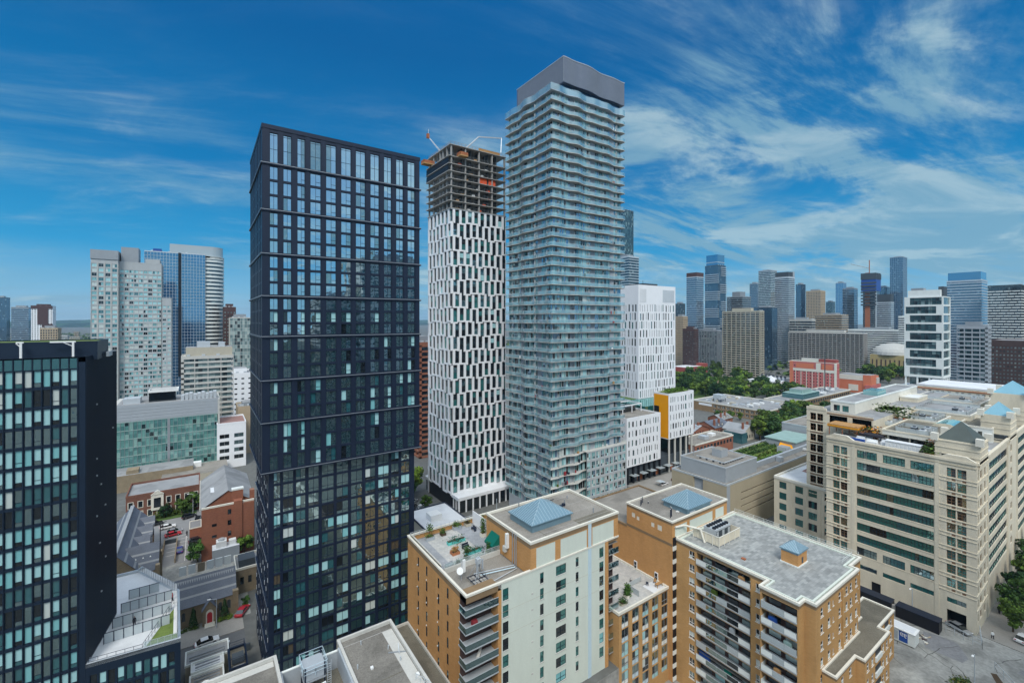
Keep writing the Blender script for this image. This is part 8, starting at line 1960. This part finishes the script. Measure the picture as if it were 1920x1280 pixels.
for i in range(8): s.box(489.9, 223.5 + i * 2.7, 5, 490, 225 + i * 2.7, 7, 'glass_dark')
s.build('wall', t)
t = thing('house', 'grey mansard terrace behind the white pavilion', 'house', (520, 232, 0)); s = MB(); s.box(516, 226, 0, 530, 256, 9, 'grey_metal', top='roof_grey')
for i in range(7): s.box(515.7, 228 + i * 4, 6, 516, 230 + i * 4, 9.6, 'white_panel'); s.box(517, 227.5 + i * 4, 9, 519, 229 + i * 4, 11.5, 'grey_dark')
s.build('wall', t)
# ------------------------------------------------------------------ trees
protos = []
for k in range(4):
    protos.append(make_tree('large leafy green tree', 'tree', (0, 0, 0), 100 + k, 11.5, 5.2, (('leaf_dark', 'leaf_mid', 'leaf_mid'), ('leaf_dark', 'leaf_dark', 'leaf_mid'), ('leaf_mid', 'leaf_bright', 'leaf_bright', 'leaf_dark'), ('leaf_dark', 'leaf_mid', 'leaf_olive', 'leaf_mid'))[k], 2200, .46))
used = [False] * 4
def put_tree(x, y, s, k, label, group, sz=None):
    if not used[k]:
        used[k] = True; p = protos[k]; p.location = (x, y, 0); p.rotation_euler = (0, 0, rnd.uniform(0, 6)); p.scale = (s, s, (sz or s)); p['label'] = label; p['group'] = group; return p
    return dup(protos[k], (x, y, 0), rnd.uniform(0, 6.28), label, group, (s, s, sz or s))
tr = random.Random(21)
def grove(n, x0, y0, x1, y1, label, group, smin=.8, smax=1.25, kinds=(0, 1, 2, 3), avoid=()):
    pts = []
    for _ in range(n * 30):
        if len(pts) >= n: break
        x, y = tr.uniform(x0, x1), tr.uniform(y0, y1)
        if any(math.hypot(x - a, y - b) < 5.2 for a, b in pts): continue
        if any(a - 3 < x < c + 3 and b - 3 < y < d + 3 for a, b, c, d in avoid): continue
        pts.append((x, y)); put_tree(x, y, tr.uniform(smin, smax), tr.choice(kinds), label, group)
grove(105, 382, 196, 476, 345, 'leafy tree in the dense campus grove beyond the long brown brick block', 'trees of the campus grove', .85, 1.35, avoid=((478, 240, 492, 294),))
grove(16, 492, 262, 548, 344, 'tree beyond the long pale canopy at the foot of the beige slab', 'trees at the foot of the beige slab', .9, 1.3, avoid=((478, 240, 492, 294), (553, 270, 566, 322)))
grove(10, 306, 128, 326, 152, 'tree in the row hiding the right end of the long brown brick block', 'trees before the long brown brick block', .8, 1.3)
grove(20, 272, 126, 300, 138, 'dark tree in the clump right of the gabled brick mansion', 'trees right of the mansion', .85, 1.3, (0, 1, 3))
grove(10, 330, 128, 384, 154, 'tree in the clump before the second campus wing', 'trees before the second campus wing', .9, 1.3)
grove(4, 308, 168, 318, 186, 'small tree between the slate houses and the long brown block', 'trees between houses and campus block', .45, .65)
grove(10, 560, 300, 620, 340, 'tree standing between the mottled grey block and the beige slab', 'trees left of the beige slab', 1.0, 1.5)
grove(14, 600, 232, 690, 262, 'tree in the belt right of the beige slab', 'trees right of the beige slab', 1.0, 1.5)
grove(14, 640, 170, 720, 205, 'tree in the belt before the domed arena and long slab', 'trees before the domed arena', 1.1, 1.6)
for k, (x, y, s, lab) in enumerate(((-0.9, 163.0, .62, 'round green tree at the corner of the brick hall by the parking lot'), (11.0, 160.5, .55, 'bright green tree between the brick hall and the charcoal tower'), (-6.0, 205.2, .5, 'ivy dark tree against the red brick school'), (-11, 205.6, .42, 'low dark tree at the left of the school lawn'), (-2.4, 206.4, .62, 'tall green tree right of the school lawn lamp'), (72.5, 176, 1.05, 'green tree between the two central towers'), (67.5, 170, .9, 'second green tree between the two central towers, nearer the charcoal tower'), (70, 157, .5, 'small tree beside the white sheds'), (9.2, 131.2, .22, 'low bush by the red car at the chapel corner'))):
    put_tree(x, y, s, (2, 2, 0, 1, 3, 2, 3, 0, 2)[k], lab, 'street and yard trees')
for x, y, lab in ((-1.6, 128.6, 'slim dark conifer left of the red chapel door'), (4.6, 128.8, 'slim dark conifer right of the red chapel door')):
    t = thing('conifer', lab, 'tree', (x, y, 0)); s = MB(); s.tube((x, y, 0), (x, y, 1.0), .1, 'bark', 6); s.build('trunk', t); s = MB(); r_ = random.Random(int(x * 10))
    for i in range(420):
        u = r_.random() ** .7; rad = (1 - u) * .85 + .08; a = r_.uniform(0, 6.28); P = Vector((x + rad * math.cos(a), y + rad * math.sin(a), .5 + u * 4.0)); q = Vector((math.cos(a), math.sin(a), .8)).to_track_quat('Z', 'Y')
        s.face([P + q @ Vector(v) for v in ((-.16, -.1, 0), (.16, -.1, 0), (.1, .16, 0), (-.1, .14, 0))], 'leaf_dark')
    s.build('crown', t)
for k, (x, y, s) in enumerate(((153.9, 18.7, .62), (161.5, 18.2, .78), (168.5, 18.6, .82), (176, 18.0, .85), (184.5, 18.4, .85), (194, 18.2, .9), (205, 18.4, .9))):
    put_tree(x, y, s, (0, 3, 1, 0, 3, 1, 0)[k], ('nearest street tree in front of the cream block, in a small pit', 'second street tree from the corner in front of the cream block', 'third street tree from the corner in front of the cream block', 'fourth street tree from the corner in front of the cream block', 'fifth street tree from the corner in front of the cream block', 'sixth street tree from the corner in front of the cream block', 'farthest visible street tree in front of the cream block')[k], 'street trees in front of the cream block')
s = MB(); r_ = random.Random(3)
for i in range(60): shrub(s, 113 + r_.random() * 12, 20.5 + r_.random() * 2.2 - 0, 0, 1.0, .9, ('leaf_dark', 'leaf_mid', 'leaf_olive'), 22, .22, i)
s.build('vegetation', kind='stuff', base=(113, 20, 0))
s = MB()
for i in range(26): shrub(s, 2.9 + r_.random() * 3.4, 127.4 + r_.random() * 1.4, 0.1, .6, .6, ('leaf_mid', 'leaf_bright'), 22, .16, i)
for i in range(14): shrub(s, -4.6 + r_.random() * 4, 127.6 + r_.random() * 1.2, 0.1, .6, .35, ('leaf_dark', 'leaf_mid'), 20, .16, 90 + i)
for i in range(40): shrub(s, -14 + r_.random() * 12, 206 + r_.random() * 1.4, 0.1, 1.0, 2.2, ('leaf_dark', 'leaf_mid'), 26, .28, 200 + i)
s.build('shrubbery', kind='stuff', base=(-4, 127, 0))

# ------------------------------------------------------------------ low city to the horizon
far_r = random.Random(77)
def block_label(i, side):
    return {'w': 'small low block in the distant wooded city below the far ridge', 'e': 'small low block in the distant city around the skyline towers'}[side]
cnt = 0
for side, n, (x0, x1), (y0, y1) in (('w', 90, (-900, 60), (620, 2600)), ('e', 90, (600, 2200), (120, 900))):
    for i in range(n):
        x, y = far_r.uniform(x0, x1), far_r.uniform(y0, y1)
        h_ = far_r.choice((8, 10, 14, 20, 28)) if side == 'w' else far_r.choice((8, 12, 18, 26, 34)); w_, d_ = far_r.uniform(12, 30), far_r.uniform(12, 30)
        m_ = far_r.choice(('concrete_light', 'tan_far', 'red_brick_far', 'beige_panel', 'grey_metal', 'brown_mid', 'concrete'))
        t = thing('low_rise', block_label(i, side), 'building', (x, y, 0), 'distant low blocks, ' + ('left' if side == 'w' else 'right'))
        s = MB(); s.box(x, y, 0, x + w_, y + d_, h_, m_, top=far_r.choice(('roof_grey', 'gravel', 'roof_white')))
        for j in range(int(h_ / 3.4)): s.box(x - .12, y - .12, 1.2 + j * 3.4, x + w_ + .1, y + d_ * .98, 2.8 + j * 3.4, 'gz_dark')
        s.build('wall', t)
s = MB(); r_ = random.Random(8)
def canopy_patch(n, x0, x1, y0, y1, avoid_y=None):
    for i in range(n):
        x, y = r_.uniform(x0, x1), r_.uniform(y0, y1); rad = r_.uniform(6, 14)
        for k in range(14):
            P = Vector((x + r_.gauss(0, .5) * rad, y + r_.gauss(0, .5) * rad, r_.uniform(2.5, 9.5))); q = Vector((r_.gauss(0, .6), r_.gauss(0, .6), 1)).to_track_quat('Z', 'Y'); a = rad * r_.uniform(.16, .34)
            s.face([P + q @ Vector(v) for v in ((-a, -a * .6, 0), (a * .3, -a, .4), (a, .2 * a, 0), (0, a, -.5), (-a * .8, a * .5, 0))], r_.choice(('leaf_dark', 'leaf_mid', 'leaf_dark')))
canopy_patch(1500, -1300, 300, 600, 3200); canopy_patch(900, 560, 2400, 180, 1300)
s.build('vegetation', kind='stuff', base=(0, 600, 0))
# far ridge on the left horizon
s = MB(); n = 60
for k, (dist, hgt, seed) in enumerate(((6200, 55, 1), (8200, 92, 5))):
    hr = random.Random(seed); hs = [hgt * (.72 + .28 * math.sin(i * .35 + seed) * math.sin(i * .13 + seed)) + hr.uniform(-4, 4) for i in range(n + 1)]
    for i in range(n):
        xa, xb = -6000 + i * 200, -6000 + (i + 1) * 200
        s.face([(xa, dist, 0), (xb, dist, 0), (xb, dist + 700, hs[i + 1]), (xa, dist + 700, hs[i])], 'leaf_dark'); s.face([(xa, dist + 700, hs[i]), (xb, dist + 700, hs[i + 1]), (xb, dist + 1800, 0), (xa, dist + 1800, 0)], 'leaf_dark')
s.build('hills', kind='structure', base=(-6000, 6200, 0))

# ------------------------------------------------------------------ air: faint blue haze over the far city
m, n, l = nmat('air'); out = n.new('ShaderNodeOutputMaterial'); pv = n.new('ShaderNodeVolumePrincipled')
pv.inputs['Color'].default_value = (0.42, 0.70, 0.95, 1); pv.inputs['Density'].default_value = 0.00007; l.new(pv.outputs[0], out.inputs['Volume'])
mb = MB(); mb.box(-8990, -2990, -12, 8990, 11990, 262, 'air'); mb.build('haze', kind='stuff', base=(0, 0, -12))

# ------------------------------------------------------------------ vehicles, people, street things
cw = make_car('car_white', 'white car parked in the church lot beside the red one', (-9.6, 195.2, 0), R(8), 'parked cars')
cb = make_car('car_black', 'black car at the left end of the lot under the church gable', (-13.3, 200.4, 0), R(12), 'parked cars', True)
crd = make_car('red_paint', 'bright red car parked in the church lot', (-7.8, 187.4, 0), R(8), 'parked cars')
cs = make_car('car_silver', 'silver car parked just behind the bright red one', (-7.6, 189.9, 0), R(8), 'parked cars')
cbl = make_car('car_blue', 'blue car parked beside the ramp wall of the church lot', (-5.6, 173.6, 0), R(92), 'parked cars')
cbk = dup(cb, (-3.6, 201.1, 0.005), R(20), 'black car crossing the church lot near the lamp post', 'parked cars'); cb2 = dup(cb, (-1.2, 177.6, 0), R(5), 'dark car half hidden under the brick lean-to', 'parked cars'); dup(cb, (-0.9, 196.4, 0), R(80), 'dark car nose on against the tall brick hall', 'parked cars')
dup(crd, (8.3, 128.3, .02), R(62), 'red hatchback parked beside the chapel near the charcoal tower', 'parked cars')
dup(cw, (1.0, 120.4, .01), R(5), 'white car on the street in front of the red chapel door', 'parked cars')
dup(cs, (144.6, 26.0, .02), R(-112), 'silver car leaving the garage of the cream block', 'parked cars')
dup(cw, (151.3, 16.9, .14), R(-8), 'white car at the right frame edge by the street tree', 'parked cars')
for k, (x, y, p) in enumerate(((66.5, 163.5, cb), (68.5, 167.3, cs), (69.2, 160.6, cw), (70.5, 157.4, cs), (66.2, 159.4, cb))): dup(p, (x, y, .01), R(20 + k * 9), ('black car highest in the lot between the two central towers', 'silver car second in the lot between the two central towers', 'white car in the lot between the two central towers', 'silver car lowest in the lot between the two central towers', 'black car nearest the charcoal tower in the lot between the towers')[k], 'parked cars')
for k, (x, y, p, lab) in enumerate(((166, 122.6, cw, 'white car parked on the street below the white campus building'), (175, 123.0, cb, 'black car following on the street below the campus building'), (151, 120.6, cs, 'silver car nearest the wavy tower on the campus street'))): dup(p, (x, y, .01), R(4), lab, 'parked cars')
for k, (x, y, p, lab) in enumerate(((190, 8, cs, 'silver car on the street below the cream block, far'), (206, 12.6, cb, 'black car at the kerb far along the cream block'))): dup(p, (x, y, .01), 0, lab, 'parked cars')
make_person('person in dark clothes walking across the church lot', (-1.9, 192.6, .01), R(200), 'cloth_dark', 'cloth_dark'); make_person('person in dark jacket standing alone in the church lot', (-4.0, 184.8, .01), R(120), 'cloth_dark', 'cloth_dark', .1); make_person('person just behind the walker in the church lot', (-3.2, 194.0, .01), R(190), 'grey_dark', 'cloth_dark')
make_person('person in dark clothes standing on the white roof terrace', (-9.8, 103.6, 17.62), R(-60), 'cloth_dark', 'cloth_dark', .12); make_person('person in a red top at the right end of the white terrace', (-4.6, 108.4, 17.66), R(180), 'cloth_red', 'cloth_dark', .1)
make_person('person in a white top walking on the pavement by the cream block corner', (146.6, 20.9, .14), R(30), 'white_paint', 'cloth_dark', .3); make_person('person in dark clothes farther along the cream block pavement', (160.6, 21.8, .14), R(180), 'cloth_dark', 'cloth_dark', .3)
def lamp(x, y, h_, label):
    t = thing('street_lamp', label, 'street lamp', (x, y, 0)); s = MB(); s.tube((x, y, 0), (x, y, h_), .11, 'light_metal', 8, .07); s.tube((x, y, h_), (x - 1.3, y, h_ + .35), .05, 'light_metal', 6); s.build('post', t); s = MB(); s.box(x - 1.8, y - .16, h_ + .28, x - 1.15, y + .16, h_ + .42, 'white_paint'); s.build('lamp_head', t)
lamp(-2.6, 204.8, 7.2, 'grey lamp post on the school lawn edge of the church lot'); lamp(2.9, 125.4, 6.8, 'slim pale lamp post before the red chapel door'); lamp(124.5, 20.2, 6.5, 'dark slim lamp post on the worn yard by the orange brick wing')
lamp(141.6, 33.6, 7, 'lamp post against the blank wall of the cream block behind the black hoarding')
s = MB(); s.bar((-10.8, 181.5, 0), (-10.8, 181.5, 7.5), .22, .22, 'black_metal'); s.bar((-10.8, 181.5, 7.2), (-9.2, 181.5, 7.4), .14, .14, 'black_metal'); s.build('utility_pole', base=(-10.8, 181.5, 0), label='black pole standing beside the ramp of the church lot', cat='pole')
s = MB(); s.box(-9.9, 168, 0, -9.6, 182, 1.4, 'stone'); s.box(-6.6, 166, 0, -6.35, 182, 1.4, 'stone'); s.box(-9.6, 181.4, 0, -6.6, 181.8, 1.2, 'grey_dark'); s.build('ramp_wall', base=(-9.9, 168, 0), label='low stone walls of the ramp down beside the church', cat='wall')
s = MB(); s.box(-2.6, 112.9, 0, 8.8, 113.3, 1.5, 'grey_dark'); s.box(-2.7, 112.8, 0, -2.1, 113.4, 3.2, 'white_paint'); s.box(4.4, 112.7, 0, 5.0, 113.4, 3.4, 'white_paint'); s.build('yard_wall', base=(-2.6, 112.9, 0), label='dark yard wall with two white gate piers below the chapel', cat='wall')
# black hoarding, site cabin and debris beside the cream block
t = thing('hoarding', 'black covered hoarding along the foot of the cream block', 'hoarding', (139.6, 28.2, 0)); s = MB()
for y0_, y1_ in ((28.2, 36.0), (36.9, 50.0)): s.box(138.6, y0_, 0, 141.2, y1_, 2.7, 'black_metal'); s.box(138.5, y0_ - .05, 2.7, 141.3, y1_ + .05, 2.85, 'dark_metal')
s.build('panel', t); s = MB(); s.box(138.9, 36.1, 0, 139.5, 36.8, 2.4, 'concrete'); s.build('gap_post', t)
t = thing('site_cabin', 'white site cabin with a blue sign bearing a white mark', 'cabin', (130.5, 31.8, 0)); s = MB(); s.box(128.2, 30.0, .25, 131.2, 36.6, 2.95, 'coping_white'); s.box(128.05, 29.85, 2.95, 131.35, 36.75, 3.1, 'white_paint'); s.box(128.5, 30.3, 3.1, 130.9, 36.3, 3.16, 'roof_white')
for q in (30.4, 33, 35.8): s.box(128.6, q, 0, 130.8, q + .35, .25, 'grey_dark')
s.build('shell', t); s = MB(); s.box(128.12, 32.9, .7, 128.2, 34.4, 2.5, 'school_grey'); s.build('window', t)
s = MB(); f = Face(128.2, 36.6, 0, -1); a0 = 3.9; f.slab(s, a0, a0 + 1.5, .55, 2.75, -.05, 0, 'sign_blue'); sg = s.build('sign', t)
s = MB(); w_ = 'white_paint'     # the mark: a broken square outline with an L stroke beside it
for a, b, c, d in ((.22, .78, 2.35, 2.5), (.22, .36, 1.75, 2.5), (.22, .78, 1.75, 1.9), (.64, .78, 2.05, 2.5), (.44, .56, 2.05, 2.2), (.92, 1.06, 1.6, 2.5), (.92, 1.3, 1.6, 1.75), (1.16, 1.3, 2.0, 2.5)): f.slab(s, a0 + a, a0 + b, c, d, -.075 - a * .01, -.04, w_)
s.build('mark', sg)
s = MB(); r_ = random.Random(12)
for i in range(26): x, y = 133 + r_.uniform(-.8, 2.4), 30.4 + r_.uniform(-1.6, 1.6); s.bar((x, y, .06 + .02 * i / 6), (x + r_.uniform(-1, 1), y + r_.uniform(-1, 1), .1 + .02 * i / 6), .22, .06, r_.choice(('tan_far', 'coping', 'brown_mid')))
s.build('timber_debris', base=(133, 30.4, 0), label='heap of broken timber boards between the white cabin and the black hoarding', cat='debris')
s = MB(); railing(s, [(141.5, 27.6), (140.5, 21.6)], 0, 1.9, 'light_metal', 1.6, r=.035); railing(s, [(140.5, 21.6), (147, 23.0)], 0, 1.9, 'light_metal', 1.6, r=.035); s.build('mesh_fence', base=(141, 25, 0), label='grey mesh fence outside the garage of the cream block', cat='fence')
s = MB(); railing(s, [(118, 12.8), (128, 14.4), (134, 18.8)], 0, 1.8, 'light_metal', 2.2, r=.035); s.build('mesh_fence', base=(118, 13, 0), label='grey mesh fence across the worn yard at the bottom right', cat='fence')
def umbrella(x, y, lab, m_):
    t = thing('patio_umbrella', lab, 'umbrella', (x, y, .01)); s = MB(); s.tube((x, y, 0), (x, y, 2.5), .05, 'light_metal', 6); s.build('pole', t); s = MB(); s.pyramid(x - 1.5, y - 1.5, x + 1.5, y + 1.5, 2.2, 2.9, m_); s.build('canopy', t)
umbrella(153, 112.5, 'teal patio umbrella on the street by the wavy tower', 'turquoise'); umbrella(163.5, 122.5, 'pale patio umbrella outside the white campus building', 'guard_frost')

# ------------------------------------------------------------------ the city to the south, seen mirrored in the dark tower's glass
far(T, 'tall pale slab mirrored in the charcoal tower glass', 70, -80, 40, 30, 106, 'grid', 'concrete_light', 'gz_teal', 3.2, bay=3, frac=.5, n_face=True)
far(T, 'grey balcony block mirrored in the charcoal tower glass', 52, -92, 17, 40, 84, 'balconies', 'concrete', 'gz_teal', 3.0)
far(T, 'brown block mirrored in the charcoal tower glass', 16, -110, 34, 30, 60, 'grid', 'beige_panel', 'gz_pale', 3.0, n_face=True)
far(T, 'white block mirrored in the charcoal tower glass', -40, -120, 50, 30, 66, 'bands', 'coping_white', 'gz_blue', 3.2)
far(T, 'cream block mirrored in the charcoal tower glass', 112, -70, 40, 40, 66, 'bands', 'cream', 'gz_dark', 3.3)
